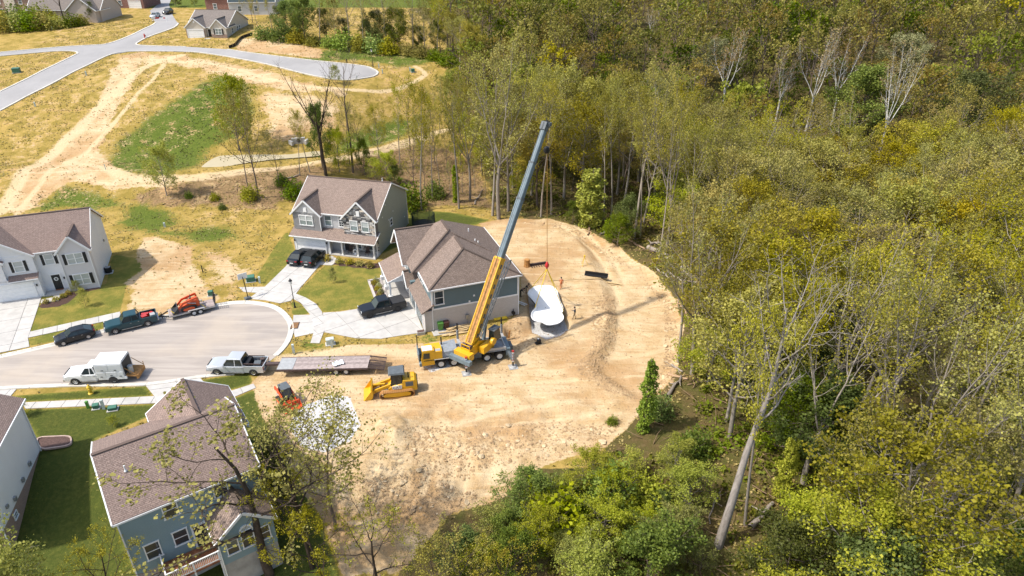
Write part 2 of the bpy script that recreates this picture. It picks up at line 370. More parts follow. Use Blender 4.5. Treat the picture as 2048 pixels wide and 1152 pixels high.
BROWN = [GP([(270, 400), (300, 370), (420, 352), (600, 330), (700, 345), (640, 360), (590, 400), (540, 420), (440, 415), (330, 415)]), GP([(820, 330), (900, 300), (960, 330), (980, 420), (840, 410)]), GP([(700, 310), (840, 280), (900, 300), (820, 400), (720, 340)])]
TRACKS = [([(0, 425), (90, 320), (200, 215), (300, 130), (360, 112)], 1.6), ([(40, 420), (130, 330), (230, 245), (300, 165), (330, 125)], .7), ([(215, 335), (250, 353), (320, 357), (420, 352), (560, 335), (700, 312), (830, 280), (900, 258)], 1.5),
          ([(130, 325), (180, 330), (230, 345)], .9), ([(300, 120), (420, 128), (540, 158), (640, 175), (740, 182), (810, 172), (850, 150), (830, 132)], .7)]
TRACKS = [(smooth_line(GP(l), 5), w) for l, w in TRACKS]
LOT_TRACKS = [(smooth_line(GP(l), 5), w) for l, w in [([(1120, 452), (1190, 500), (1225, 560), (1240, 600)], .45), ([(1150, 452), (1215, 500), (1250, 560)], .45), ([(1210, 710), (1290, 700), (1345, 685)], .5), ([(1232, 640), (1300, 664)], .3), ([(1222, 620), (1330, 600)], .25),  # last entry is only a thin faint line, coloured pale and pressed in
              ([(905, 930), (900, 990)], .6), ([(935, 925), (925, 985)], .6), ([(860, 930), (845, 985)], .5), ([(900, 800), (1010, 770), (1150, 760)], .5), ([(910, 850), (1020, 820), (1160, 800)], .5), ([(1020, 850), (1180, 830)], .4), ([(560, 716), (700, 700), (830, 705)], 1.0)]]
GRAVEL = [GP([(575, 850), (600, 815), (660, 790), (700, 795), (722, 850), (700, 885), (650, 905), (600, 890)]), PIT, PIT_RAMP, GP([(860, 745), (960, 715), (1000, 680), (960, 690), (880, 715), (845, 730)])]
BED_A = GP([(80, 607), (117, 602), (122, 590), (140, 583), (168, 578), (196, 571), (203, 577), (160, 586), (150, 592), (140, 604), (118, 613), (80, 617)])
BED_C = GP([(648, 518), (676, 519), (700, 524), (750, 528), (766, 520), (764, 536), (740, 538), (690, 533), (660, 528)])
HARD = [ROAD_NEAR, DRIVE_A, DRIVE_C, RING, DRIVE_B, APRON_B, DRIVE_D, DRIVE_E, WALK_A, WALK_D, WALK_D2, WALK_C, PATH_A, PATH_C]
FOREST = GP([(900, 250), (960, 300), (985, 420), (1010, 436), (1110, 434), (1165, 450), (1245, 488), (1320, 540), (1368, 600), (1380, 660), (1376, 730), (1345, 790), (1300, 815), (1280, 860), (1220, 920), (1130, 950), (1060, 1000), (1100, 1152)]) + [(6, 30), (0, 10), (400, 10), (400, 900), (-30, 900), (-60, 300), (-30, 230), (-15, 180)]
def lumps(x, y):
    """rough ground: heaps, ruts and clods"""
    lot = soft(LOT, x, y, 1.2); z = lot * ((fbm(x, y, 3.0, 3) - .5) * .28)
    rub = sstep(62, 52, y) * lot; z = z + rub * ((fbm(x, y, 1.5, 9) - .5) * .55 + (vnoise(x, y, .55, 14) - .5) * .16)
    pit = soft(PIT, x, y, .28); z = z * (1 - pit) - 1.05 * pit
    z = z - 1.2 * soft(TRENCH, x, y, .4)
    rx, ry = G2(1104, 662); k = soft(PIT_RAMP, x, y, .5); z = z - k * (1 - pit) * .7 * np.clip(1 - np.hypot(x - rx, y - ry) / 3.2, 0, 1)
    for (px, py, w, h) in [(800, 868, 2.2, .8), (770, 860, 1.8, .7), (1205, 680, 1.5, .35), (1215, 640, 1.2, .35), (1190, 715, 1.6, .3), (1150, 740, 1.4, .2), (840, 880, 2.4, -.35), (820, 935, 1.6, .35), (1040, 645, 1.2, .35), (1060, 690, 1.6, .2), (1170, 570, 1.3, .25)]:
        cx, cy = G2(px, py); z = z + h * np.exp(-((x - cx) ** 2 + (y - cy) ** 2) / (w * w)) * (.6 + .8 * fbm(x, y, .9, 5))
    z = z - .6 * soft(BENCH, x, y, .7) * lot * (1 - pit)
    out = (1 - soft(LOT, x, y, 1.0))
    hard = np.zeros(np.shape(x))
    for p in HARD: hard = np.maximum(hard, soft(p, x, y, 1.2) * 2)
    hard = np.maximum(hard, soft(UP_MAIN, x, y, 1.5) * 2); hard = np.clip(hard, 0, 1)
    wild = sstep(100, 110, y) + sstep(20, 26, x) + sstep(46, 40, y) * sstep(-20, -10, x)
    z = z + out * (1 - hard) * np.clip(wild, 0, 1) * (fbm(x, y, 6, 11) - .5) * .5
    z = z - .12 * soft(POND, x, y, .6)
    for l, w in LOT_TRACKS:
        sel = (np.abs(x) < 40) & (y > 35) & (y < 115)
        if sel.any(): z[sel] -= .13 * np.exp(-(seg_dist(l, x[sel], y[sel]) / (w * .8)) ** 2)
    return z * (1 - hard)
def axis(knots):
    o = []
    for a, b, s in knots: o += list(np.arange(a, b - 1e-6, s))
    return np.array(o + [knots[-1][1]])
gx = axis([(-3000, -600, 400), (-600, -200, 25), (-200, -120, 4), (-120, -62, .9), (-62, -18, .55), (-18, 22, .3), (22, 60, .8), (60, 200, 4), (200, 600, 25), (600, 3000, 400)])
gy = axis([(-1000, 0, 200), (0, 30, 3), (30, 40, .8), (40, 84, .3), (84, 125, .5), (125, 215, .8), (215, 320, 3), (320, 700, 30), (700, 5000, 500)])
XX, YY = np.meshgrid(gx, gy); XV, YV = XX.ravel(), YY.ravel()
ZV = base_z(XV, YV); near = (np.abs(XV) < 130) & (YV > 25) & (YV < 240)
dz = np.zeros_like(ZV); dz[near] = lumps(XV[near], YV[near]); ZV = ZV + dz
nx, ny = len(gx), len(gy)
def ground_z(x, y):
    """height of the built sheet (bilinear)"""
    i = min(max(int(np.searchsorted(gx, x)) - 1, 0), nx - 2); j = min(max(int(np.searchsorted(gy, y)) - 1, 0), ny - 2)
    u = (x - gx[i]) / (gx[i + 1] - gx[i]); v = (y - gy[j]) / (gy[j + 1] - gy[j]); Z = ZV.reshape(ny, nx)
    return float(Z[j, i] * (1 - u) * (1 - v) + Z[j, i + 1] * u * (1 - v) + Z[j + 1, i] * (1 - u) * v + Z[j + 1, i + 1] * u * v)
def ground_zv(x, y):
    i = np.clip(np.searchsorted(gx, x) - 1, 0, nx - 2); j = np.clip(np.searchsorted(gy, y) - 1, 0, ny - 2)
    u = (x - gx[i]) / (gx[i + 1] - gx[i]); v = (y - gy[j]) / (gy[j + 1] - gy[j]); Z = ZV.reshape(ny, nx)
    return Z[j, i] * (1 - u) * (1 - v) + Z[j, i + 1] * u * (1 - v) + Z[j + 1, i] * (1 - u) * v + Z[j + 1, i + 1] * u * v
def P(px, py, lift=0.0):
    """a standing point: photo pixel to the ground sheet"""
    x, y, z = G(px, py); return (x, y, ground_z(x, y) + lift)
# masks: m1 = bare dirt, lush green, lawn with a house-shadow patch, gravel; m2 = leaf litter, brown brush, mulch, wheel tracks
m1 = np.zeros((len(XV), 4), np.float32); m2 = np.zeros((len(XV), 4), np.float32)
xs, ys = XV[near], YV[near]; a = np.zeros((xs.size, 4)); b = np.zeros((xs.size, 4))
wob = (fbm(xs, ys, 4, 21) - .5) * 3; wob2 = (fbm(xs + 50, ys, 4, 22) - .5) * 3
fieldm = sstep(98, 112, ys) * (1 - sstep(-20, -8, xs)) + .8 * sstep(84, 90, ys) * (1 - sstep(-38, -33, xs)) * sstep(-56, -50, xs)
a[:, 0] = .41 * np.clip(fieldm, 0, 1) * (fbm(xs, ys, 22, 31) > .30)
a[:, 0] = np.maximum(a[:, 0], soft(LOT, xs + wob * .35, ys + wob2 * .35, .5))
for p, k in DIRT: a[:, 0] = np.maximum(a[:, 0], k * soft(p, xs + wob, ys + wob2, 3 if k < .8 else 1.2))
for p in GREEN: a[:, 1] = np.maximum(a[:, 1], .98 * soft(p, xs + wob, ys + wob2, 3.8))
for p in LAWN_AND_SHADE: a[:, 2] = np.maximum(a[:, 2], soft(p, xs, ys, .3))
for p in LAWN_LOW: a[:, 2] = np.maximum(a[:, 2], soft(p, xs, ys, .3)); 
low = np.zeros(xs.size)
for p in LAWN_LOW: low = np.maximum(low, soft(p, xs, ys, .4))
a[:, 1] = np.maximum(a[:, 1], .74 * low)  # low lawns' green, also darkened to stand in for the edge house's shadow
for p in LAWN_AND_SHADE[3:]: a[:, 1] = np.maximum(a[:, 1], .25 * soft(p, xs, ys, .4))
a[:, 1] = np.maximum(a[:, 1], .7 * soft(LAWN_AND_SHADE[6], xs, ys, .6)); a[:, 1] = np.maximum(a[:, 1], .45 * soft(LAWN_AND_SHADE[3], xs, ys, .6))
for p in GRAVEL: a[:, 3] = np.maximum(a[:, 3], soft(p, xs + wob * .1, ys + wob2 * .1, .3))
b[:, 0] = soft(FOREST, xs + wob, ys + wob2, 1.5)
ld = seg_dist(LOT, xs, ys, True); rimm = (ld < 9) & (((xs > 9)) | ((ys > 96) & (xs > 2)) | ((ys < 47) & (xs > -13))) & ~inside(LOT, xs, ys); b[:, 0] = np.maximum(b[:, 0], .95 * rimm * np.clip((ld + .5 + wob * .3) / .6, 0, 1))
for p in BROWN: b[:, 1] = np.maximum(b[:, 1], soft(p, xs + wob, ys + wob2, 2.5))
for p in (BED_A, BED_C): b[:, 2] = np.maximum(b[:, 2], soft(p, xs, ys, .15))
for l, w in TRACKS: b[:, 3] = np.maximum(b[:, 3], np.exp(-(seg_dist(l, xs + wob * .1, ys + wob2 * .1) / w) ** 2))
for l, w in LOT_TRACKS: b[:, 3] = np.maximum(b[:, 3], .8 * np.exp(-(seg_dist(l, xs, ys) / (w * 1.1)) ** 2))
a[:, 2] *= 1 - a[:, 0] * (a[:, 0] > .8); m1[near] = a; m2[near] = b
far = ~near; m2[far, 0] = np.where((XV[far] > -15) | (YV[far] > 500) | (YV[far] < 25), 1, 0); m1[far, 1] = np.where((XV[far] < -15) & (YV[far] > 240), .75, 0)
m = bpy.data.materials.new('ground'); b_ = NB(m); c = b_.coord()
A1 = b_.node('ShaderNodeAttribute', attribute_name='m1'); A2 = b_.node('ShaderNodeAttribute', attribute_name='m2')
s1 = b_.node('ShaderNodeSeparateColor'); b_.link(A1.outputs['Color'], s1.inputs[0]); s2 = b_.node('ShaderNodeSeparateColor'); b_.link(A2.outputs['Color'], s2.inputs[0])
n_big = b_.noise(c, .09, 3); n_mid = b_.noise(c, .42, 5, .65); n_fine = b_.noise(c, 2.6, 5, .7); n_grit = b_.noise(c, 11, 3, .7)
def thr(mask, n, k=.9, lo=.42, hi=.62):
    return b_.ramp(b_.math('ADD', mask, b_.math('MULTIPLY', b_.math('SUBTRACT', n, .5), k)), lo, hi)
straw, olive, lush, dark = (.41, .28, .085), (.26, .19, .042), (.055, .10, .012), (.03, .05, .012)
grass = b_.mix(b_.ramp(n_mid, .36, .64), olive, straw); grass = b_.mix(b_.math('MULTIPLY', b_.ramp(n_fine, .56, .72), .6), grass, (.11, .10, .02))
pale, clay, rust = (.59, .45, .275), (.47, .32, .16), (.37, .205, .085)
soil = b_.mix(b_.ramp(n_mid, .35, .7), pale, clay); soil = b_.mix(b_.math('MULTIPLY', b_.ramp(n_big, .46, .6), .6), soil, rust)
soil = b_.mix(b_.math('MULTIPLY', b_.ramp(n_fine, .5, .75), .55), soil, (.40, .27, .14)); soil = b_.mix(b_.math('MULTIPLY', b_.ramp(n_grit, .55, .75), .35), soil, (.68, .55, .38))
vr = b_.node('ShaderNodeMapping'); b_.link(c, vr.inputs[0]); vr.inputs['Rotation'].default_value = (0, 0, -.25); vr.inputs['Scale'].default_value = (.16, 1.5, 1)
n_st = b_.noise(vr.outputs[0], 1.3, 4, .65, .6); soil = b_.mix(b_.math('MULTIPLY', b_.ramp(n_st, .52, .68), .6), soil, (.40, .25, .11)); soil = b_.mix(b_.math('MULTIPLY', b_.ramp(n_st, .46, .3), .5), soil, (.68, .54, .35))
lawn = b_.mix(b_.ramp(n_mid, .38, .66), (.15, .155, .03), (.30, .235, .055)); lawn = b_.mix(b_.math('MULTIPLY', n_fine, .4), lawn, (.09, .11, .02))
o = b_.mix(thr(s1.outputs[0], n_mid, .1, .02, .2), grass, grass)
o = b_.mix(thr(s1.outputs[2], n_fine, .15, .4, .6), o, lawn)
lushm = b_.mix(b_.ramp(n_fine, .35, .7), lush, (.11, .15, .022))
lushm = b_.mix(s1.outputs[2], lushm, b_.mix(b_.ramp(n_fine, .35, .7), (.04, .062, .012), (.095, .105, .022)))
o = b_.mix(b_.math('MULTIPLY', thr(s1.outputs[1], b_.math('ADD', b_.math('MULTIPLY', n_mid, .5), b_.math('MULTIPLY', n_fine, .5)), 1.9, .40, .68), .9), o, lushm)
brown = b_.mix(b_.ramp(n_fine, .35, .65), (.30, .19, .10), (.17, .12, .05)); o = b_.mix(thr(s2.outputs[1], n_mid, 1.0, .4, .7), o, brown)
litter = b_.mix(b_.ramp(n_mid, .35, .65), (.12, .085, .035), (.085, .085, .022)); litter = b_.mix(b_.math('MULTIPLY', b_.ramp(n_fine, .5, .7), .7), litter, (.20, .14, .07))
o = b_.mix(thr(s2.outputs[0], n_fine, .5, .4, .65), o, litter)
o = b_.mix(thr(s1.outputs[0], b_.math('ADD', b_.math('MULTIPLY', n_mid, .5), b_.math('MULTIPLY', n_fine, .5)), 1.5, .44, .58), o, soil)
o = b_.mix(b_.math('MULTIPLY', thr(A2.outputs['Alpha'], b_.math('ADD', b_.math('MULTIPLY', n_mid, .5), b_.math('MULTIPLY', n_fine, .5)), 1.5, .3, .75), .8), o, b_.mix(n_fine, (.66, .52, .33), (.52, .38, .21)))
grav = b_.mix(b_.ramp(n_grit, .35, .65), (.46, .45, .44), (.62, .61, .59)); o = b_.mix(thr(A1.outputs['Alpha'], n_fine, .6, .4, .6), o, grav)
o = b_.mix(thr(s2.outputs[2], n_fine, .3, .4, .6), o, b_.mix(n_grit, (.05, .03, .025), (.12, .075, .06)))
b_.link(o, b_.p.inputs['Base Color']); b_.p.inputs['Roughness'].default_value = .95; b_.p.inputs['Specular IOR Level'].default_value = .1
b_.bump(b_.math('ADD', b_.math('MULTIPLY', n_fine, .7), b_.math('MULTIPLY', n_grit, .3)), .9, .22); M['ground'] = m
me = bpy.data.meshes.new('ground'); jj, ii = np.meshgrid(np.arange(ny - 1), np.arange(nx - 1), indexing='ij'); q = (jj * nx + ii).ravel()
fc = np.stack([q, q + 1, q + nx + 1, q + nx], 1).astype(np.int32)
def np_mesh(me, v, f, k):
    """fast mesh from arrays, k corners a face"""
    me.vertices.add(len(v)); me.vertices.foreach_set('co', np.asarray(v, np.float32).ravel())
    me.loops.add(len(f) * k); me.loops.foreach_set('vertex_index', np.asarray(f, np.int32).ravel())
    me.polygons.add(len(f)); me.polygons.foreach_set('loop_start', np.arange(0, len(f) * k, k, dtype=np.int32)); me.update(calc_edges=True); me.validate(); return me
np_mesh(me, np.stack([XV, YV, ZV], 1), fc, 4)
for nm, ar in (('m1', m1), ('m2', m2)): me.attributes.new(nm, 'FLOAT_COLOR', 'POINT').data.foreach_set('color', ar.ravel())
me.polygons.foreach_set('use_smooth', [True] * len(me.polygons)); me.materials.append(M['ground'])
tag(link(bpy.data.objects.new('ground', me)), 'construction lot, lawns, fields and forest floor', kind='structure')
# ------------------------------------------------------------------ roads and paving
mat('asphalt_worn', (.42, .375, .33), .93, var=.14, vs_=.25, bump=.15); am = bpy.data.materials.new('asphalt_muddy'); ab = NB(am); ac = ab.coord(); av = ab.node('ShaderNodeMapping'); ab.link(ac, av.inputs[0]); av.inputs['Rotation'].default_value = (0, 0, -.22); av.inputs['Scale'].default_value = (.07, .9, 1)
an = ab.noise(av.outputs[0], 1.0, 4, .6, .8); an2 = ab.noise(ac, .12, 4); an3 = ab.noise(ac, 3.0, 5, .7); ao = ab.mix(ab.ramp(an, .35, .68), (.30, .262, .232), (.40, .35, .305)); ao = ab.mix(ab.math('MULTIPLY', ab.ramp(an2, .45, .7), .55), ao, (.45, .375, .295)); ao = ab.mix(ab.math('MULTIPLY', ab.ramp(an3, .55, .75), .3), ao, (.27, .24, .215))
ab.link(ao, ab.p.inputs['Base Color']); ab.p.inputs['Roughness'].default_value = .92; ab.bump(an3, .2, .02); M['asphalt_muddy'] = am
mat('asphalt_far', (.30, .29, .285), .93, var=.1, vs_=.1)
mat('concrete', (.445, .425, .395), .85, var=.1, vs_=.8, bump=.06, rnd=.06); mat('joint', (.26, .24, .21), .95); mat('kerb', (.55, .52, .46), .9, var=.14, vs_=1.5, rnd=.08)
def clip_cell(poly, box):
    o = [tuple(p[:2]) for p in poly]
    for ax, sg, lim in ((0, 1, box[0]), (0, -1, -box[1]), (1, 1, box[2]), (1, -1, -box[3])):
        r = []; n = len(o)
        for i in range(n):
            p, q = o[i], o[(i + 1) % n]; a, b = sg * p[ax] - lim, sg * q[ax] - lim
            if a >= 0: r.append(p)
            if (a >= 0) != (b >= 0): t = a / (a - b); r.append((p[0] + (q[0] - p[0]) * t, p[1] + (q[1] - p[1]) * t))
        o = r
        if len(o) < 3: return []
    return o
def area(p): return abs(sum(p[i][0] * p[(i + 1) % len(p)][1] - p[(i + 1) % len(p)][0] * p[i][1] for i in range(len(p)))) / 2
def cells(poly, w, h, rot, gap):
    c, s = math.cos(-rot), math.sin(-rot); q = [(x * c - y * s, x * s + y * c) for x, y in (p[:2] for p in poly)]
    x0, x1 = min(p[0] for p in q), max(p[0] for p in q); y0, y1 = min(p[1] for p in q), max(p[1] for p in q); o = []
    i = 0
    while x0 + i * w < x1:
        j = 0
        while y0 + j * h < y1:
            k = clip_cell(q, (x0 + i * w + gap / 2, x0 + (i + 1) * w - gap / 2, y0 + j * h + gap / 2, y0 + (j + 1) * h - gap / 2))
            if len(k) > 2 and area(k) > .02 * w * h: o.append([(x * c + y * s, -x * s + y * c) for x, y in k])
            j += 1
        i += 1
    return o
def pave(name, poly, w, h, rot, label, gap=.05, z=.06):
    base = MB(); base.add([(*p, .022) for p in poly], [tuple(range(len(poly)))]); o = base.build(name, 'joint', None, label=label, kind='structure')
    for k in cells(poly, w, h, rot, gap):
        MB().prism(k, .018, z).build('slab', 'concrete', o)
    return o
def ang(a, b): return math.atan2(b[1] - a[1], b[0] - a[0])
r_ = MB(); r_.add([(*p, .012) for p in ROAD_NEAR], [tuple(range(len(ROAD_NEAR)))]); r_.build('road', 'asphalt_muddy', label='sunlit asphalt street ending in a round turning bulb', kind='structure')
pave('driveway', DRIVE_A, 3.2, 3.6, ang(DRIVE_A[1], DRIVE_A[2]), 'wide concrete driveway in front of the white shuttered house')
pave('sidewalk', WALK_A, 1.5, 4, ang(WALK_A[0], WALK_A[1]), 'concrete sidewalk along the lawn of the white shuttered house', z=.064)
pave('garden_path', PATH_A, 1.4, 2, ang(PATH_A[0], PATH_A[1]), 'short concrete path to the dark front door', z=.07)
pave('driveway', DRIVE_C, 3.4, 2.6, ang(DRIVE_C[0], DRIVE_C[1]), 'concrete driveway up to the grey house with stone gable')
pave('garden_path', PATH_C, 1.4, 1.4, ang(PATH_C[0], PATH_C[1]), 'concrete path beside the two parked cars', z=.07)
pave('sidewalk', WALK_C, 1.5, 4, ang(WALK_C[0], WALK_C[1]), 'stub of concrete sidewalk beside the vacant lot', z=.064)
pave('sidewalk', RING, 1.6, 1.9, .7, 'curved concrete sidewalk round the turning bulb', z=.066)
pave('driveway', DRIVE_B, 3.6, 3.4, ang(DRIVE_B[-1], DRIVE_B[0]) + .35, 'broad concrete driveway under the black pickup')
pave('driveway_apron', APRON_B, 3.3, 3.2, .15, 'concrete apron between the road and the curved sidewalk', z=.062)
pave('driveway', DRIVE_D, 3.2, 3.0, ang(DRIVE_D[0], DRIVE_D[1]), 'concrete driveway behind the nearest brown roof')
pave('sidewalk', WALK_D, 1.5, 4, ang(WALK_D[0], WALK_D[1]), 'concrete sidewalk behind the yellow hydrant', z=.064)
pave('sidewalk', WALK_D2, 1.5, 4, ang(WALK_D2[0], WALK_D2[1]), 'end piece of sidewalk beside the sparse foreground tree', z=.064)
pave('driveway', DRIVE_E, 3.2, 3.0, ang(DRIVE_E[0], DRIVE_E[1]), 'concrete driveway at the left edge of the picture')
def resample(line, step):
    p = [np.array(q[:2]) for q in line]; L = [0]
    for i in range(len(p) - 1): L.append(L[-1] + np.linalg.norm(p[i + 1] - p[i]))
    n = max(1, round(L[-1] / step)); o = []
    for k in range(n + 1):
        t = L[-1] * k / n; i = min(int(np.searchsorted(L, t, side='right')) - 1, len(p) - 2); f = (t - L[i]) / (L[i + 1] - L[i] + 1e-9); o.append(p[i] + (p[i + 1] - p[i]) * f)
    return o
def kerb(line, label, side):
    pts = resample(smooth_line(line, 5), 1.0); o = thing('kerb', (*pts[0], 0), 0, label, kind='structure'); N = len(pts)
    nr = []
    for i in range(N):
        t = pts[min(i + 1, N - 1)] - pts[max(i - 1, 0)]; t = t / np.linalg.norm(t); nr.append(np.array((-t[1], t[0])) * side)
    for i in range(0, N - 1, 3):
        k = min(i + 3, N - 1); mb = MB(); rings = []
        for j in range(i, k + 1):
            e = .02 if j == i else (-.02 if j == k else 0); t = pts[min(j + 1, N - 1)] - pts[max(j - 1, 0)]; t = t / np.linalg.norm(t); q = pts[j] + t * e - pts[0]
            rings.append([(*(q + nr[j] * d), z) for d, z in ((-.5, .014), (-.12, .022), (-.02, .10), (.06, .12), (.18, .115), (.2, -.05), (-.5, -.05))])
        mb.loft(rings).build('kerb_section', 'kerb', o)
    return o
kerb(KERB_TOP, 'pale concrete kerb along the far side of the street', 1); kerb(KERB_LOW, 'pale concrete kerb along the near side of the street', -1)
up = MB()
for k in cells(UP_MAIN, 1.6, 1.6, 0, 0): up.add([(*p, ground_z(*p) + .07) for p in k], [tuple(range(len(k)))])
up.build('road', 'asphalt_far', label='pale grey streets of the empty subdivision on the hill', kind='structure')
def up_kerb(px, label):
    l = resample(smooth_line(GP(px), 4), 1.2); mb = MB()
    rings = []
    for i in range(len(l)):
        t = l[min(i + 1, len(l) - 1)] - l[max(i - 1, 0)]; t = t / np.linalg.norm(t); n = np.array((-t[1], t[0])) * .22; z = ground_z(*l[i])
        rings.append([(*(l[i] - n), z - .1), (*(l[i] + n), z - .1), (*(l[i] + n), z + .16), (*(l[i] - n), z + .16)])
    mb.loft(rings).build('kerb', 'kerb', label=label, kind='structure')
up_kerb([(0, 184), (75, 147), (150, 110.5), (155, 107), (148, 103), (110, 103), (0, 112.5)], 'kerb round the corner plot on the hill')
up_kerb([(0, 222), (80, 180), (160, 138), (220, 110), (260, 103.5), (330, 103), (400, 105.5), (512, 124), (597, 145), (655, 157), (694, 160.5), (730, 156.5), (750, 152), (756, 145), (745, 138), (724, 132), (632, 122), (512, 107.5), (455, 99)], 'long kerb round the upper turning circle')
up_kerb([(0, 105), (120, 94.5), (180, 91), (217, 87.5), (262, 71), (300, 53), (311, 46)], 'kerb below the hedge on the hill')
up_kerb([(357, 47), (345, 57), (300, 73), (276, 85), (274, 90), (300, 92), (372, 94)], 'kerb round the lawn of the far cream house')
# pond
mw = bpy.data.materials.new('pond_water'); wb = NB(mw); n = wb.noise(wb.coord(), .3, 3)
wb.link(wb.mix(n, (.40, .33, .20), (.48, .41, .27)), wb.p.inputs['Base Color']); wb.p.inputs['Roughness'].default_value = .35; wb.p.inputs['Specular IOR Level'].default_value = .15; wb.bump(wb.noise(wb.coord(), 3, 3), .1, .02); M['pond_water'] = mw
pz = max(float(base_z(*p)) for p in POND); pzc = min(float(base_z(*p)) for p in POND)
mb = MB(); mb.add([(*p, pzc + .12) for p in POND], [tuple(range(len(POND)))]); mb.build('pond', 'pond_water', label='muddy tan retention pond below the green bank', kind='structure')
# ------------------------------------------------------------------ house kit
mat('white_trim', (.78, .78, .77), .5, var=.04); mat('garage_white', (.82, .82, .81), .5, var=.04); mat('dark_door', (.018, .02, .022), .4, var=.2)
mat('shutter_black', (.015, .017, .02), .5, var=.2); mat('metal_grey', (.33, .34, .35), .45, .6); mat('black_metal', (.02, .02, .022), .5, .3); mat('lamp_glass', (.7, .7, .66), .2)
mat_glass('pane_pale', (.20, .25, .25)); mat_glass('pane_blind', (.42, .45, .44), .15); mat_glass('pane_dark', (.035, .045, .05)); mat_glass('pane_mid', (.10, .13, .14))
mat_siding('siding_white', (.76, .76, .77)); mat_siding('siding_lilac', (.64, .62, .635)); mat_siding('siding_grey', (.52, .515, .515)); mat_siding('siding_sage', (.33, .355, .315)); mat_siding('siding_blue', (.13, .185, .205))
mat_siding('siding_teal', (.235, .325, .36)); mat_siding('siding_cream', (.55, .50, .43)); mat_siding('siding_tan', (.50, .42, .36)); mat_siding('siding_far', (.48, .49, .50))
mat_shingle('shingle_taupe', (.30, .225, .185), (.205, .152, .127), (.38, .30, .25)); mat_shingle('shingle_rose', (.29, .212, .18), (.20, .146, .126), (.36, .28, .24)); mat_shingle('shingle_brown', (.265, .20, .165), (.16, .122, .102), (.35, .28, .235))
mat_shingle('shingle_far', (.25, .215, .19), (.2, .17, .15), (.28, .24, .215)); mat_shingle('shingle_red', (.09, .035, .035), (.07, .03, .03), (.12, .06, .055)); mat_shingle('shingle_slate', (.06, .085, .095), (.045, .065, .075), (.09, .11, .12))
mat_brick('brick_white', (.56, .53, .50), (.50, .47, .445), (.40, .38, .36)); mat_brick('brick_red', (.22, .075, .05), (.17, .06, .045), (.3, .25, .22)); mat_brick('brick_tan', (.30, .20, .15), (.24, .15, .115), (.34, .28, .24)); mat('foundation', (.36, .34, .31), .9, var=.2, vs_=.7)
mat('stone_grey', (.40, .385, .365), .9, var=.3, vs_=5, rnd=.45); mat('stone_tan', (.55, .48, .40), .9, var=.3, vs_=5, rnd=.3); mat('stone_dark', (.10, .095, .095), .9, var=.3, vs_=5, rnd=.4); mat('mortar', (.17, .16, .155), .95)
mat('wood_new', (.52, .38, .20), .8, var=.15, vs_=2, rnd=.15); mat('wood_deck', (.28, .11, .05), .8, var=.25, vs_=2, rnd=.2); mat('brick_pad', (.45, .33, .28), .9)
def basis(O, ax, nrm):
    ax = Vector(ax).normalized(); nrm = Vector(nrm).normalized(); up = Vector((0, 0, 1))
    m = Matrix((ax, up, nrm)).transposed().to_4x4(); m.translation = Vector(O); return m
FACE = {'f': ((1, 0, 0), (0, -1, 0)), 'b': ((-1, 0, 0), (0, 1, 0)), 'r': ((0, 1, 0), (1, 0, 0)), 'l': ((0, -1, 0), (-1, 0, 0))}
def window(par, O, face, w, h, pane='pane_pale', shut=0, twin=False, grid=False, case=.1, arch=False):
    ax, nr = FACE[face]; T = basis(O, ax, nr); f = MB(); f.T = T; t = case
    W2 = w / 2
    f.box((0, h + t / 2, .03), (w + 2 * t + .06, t, .1)); f.box((0, -t / 2, .04), (w + 2 * t + .1, t, .12))
    for s in (-1, 1): f.box((s * (W2 + t / 2), h / 2, .03), (t, h, .09))
    f.box((0, h / 2, .02), (w, .06, .06))
    if twin: f.box((0, h / 2, .03), (.12, h, .08))
    if grid:
        for k in (-1, 1): f.box((k * w / 6, h / 2, .02), (.03, h, .05))
        for k in (.25, .75): f.box((0, h * k, .02), (w, .03, .05))
    if arch:
        n = 10; pts = [(math.cos(math.pi * i / n) * (W2 + t), h + t + math.sin(math.pi * i / n) * (W2 + t), 0) for i in range(n + 1)] + [(math.cos(math.pi * i / n) * W2 * .86, h + t + math.sin(math.pi * i / n) * W2 * .86, 0) for i in range(n, -1, -1)]
        for i in range(n): f.extrude([pts[i], pts[i + 1], pts[2 * n - i], pts[2 * n + 1 - i]], (0, 0, .08))
    o = f.build('window', 'white_trim', par)
    cols = [(-w / 4 - .015, w / 2 - .09), (w / 4 + .015, w / 2 - .09)] if twin else [(0, w)]
    for cx, cw in cols:
        for k in (0, 1):
            p = MB(); p.T = T; p.box((cx, h * (.25 + .5 * k), .005 + .006 * k), (cw, h / 2 - .05, .02)); p.build('pane', (pane if not isinstance(pane, tuple) else pane[k]), o)
    if arch:
        p = MB(); p.T = T; n = 10; p.extrude([(math.cos(math.pi * i / n) * W2 * .84, h + t + math.sin(math.pi * i / n) * W2 * .84, 0) for i in range(n + 1)], (0, 0, .02)); p.build('pane', 'pane_blind', o)
    if shut:
        for s in (-1, 1):
            p = MB(); p.T = T; p.box((s * (W2 + t + shut / 2 + .03), h / 2, .03), (shut, h + .1, .05))
            for k in range(7): p.box((s * (W2 + t + shut / 2 + .03), h * (k + .7) / 7.4, .06), (shut * .7, .05, .02))
            p.build('shutter', 'shutter_black', o)
    return o
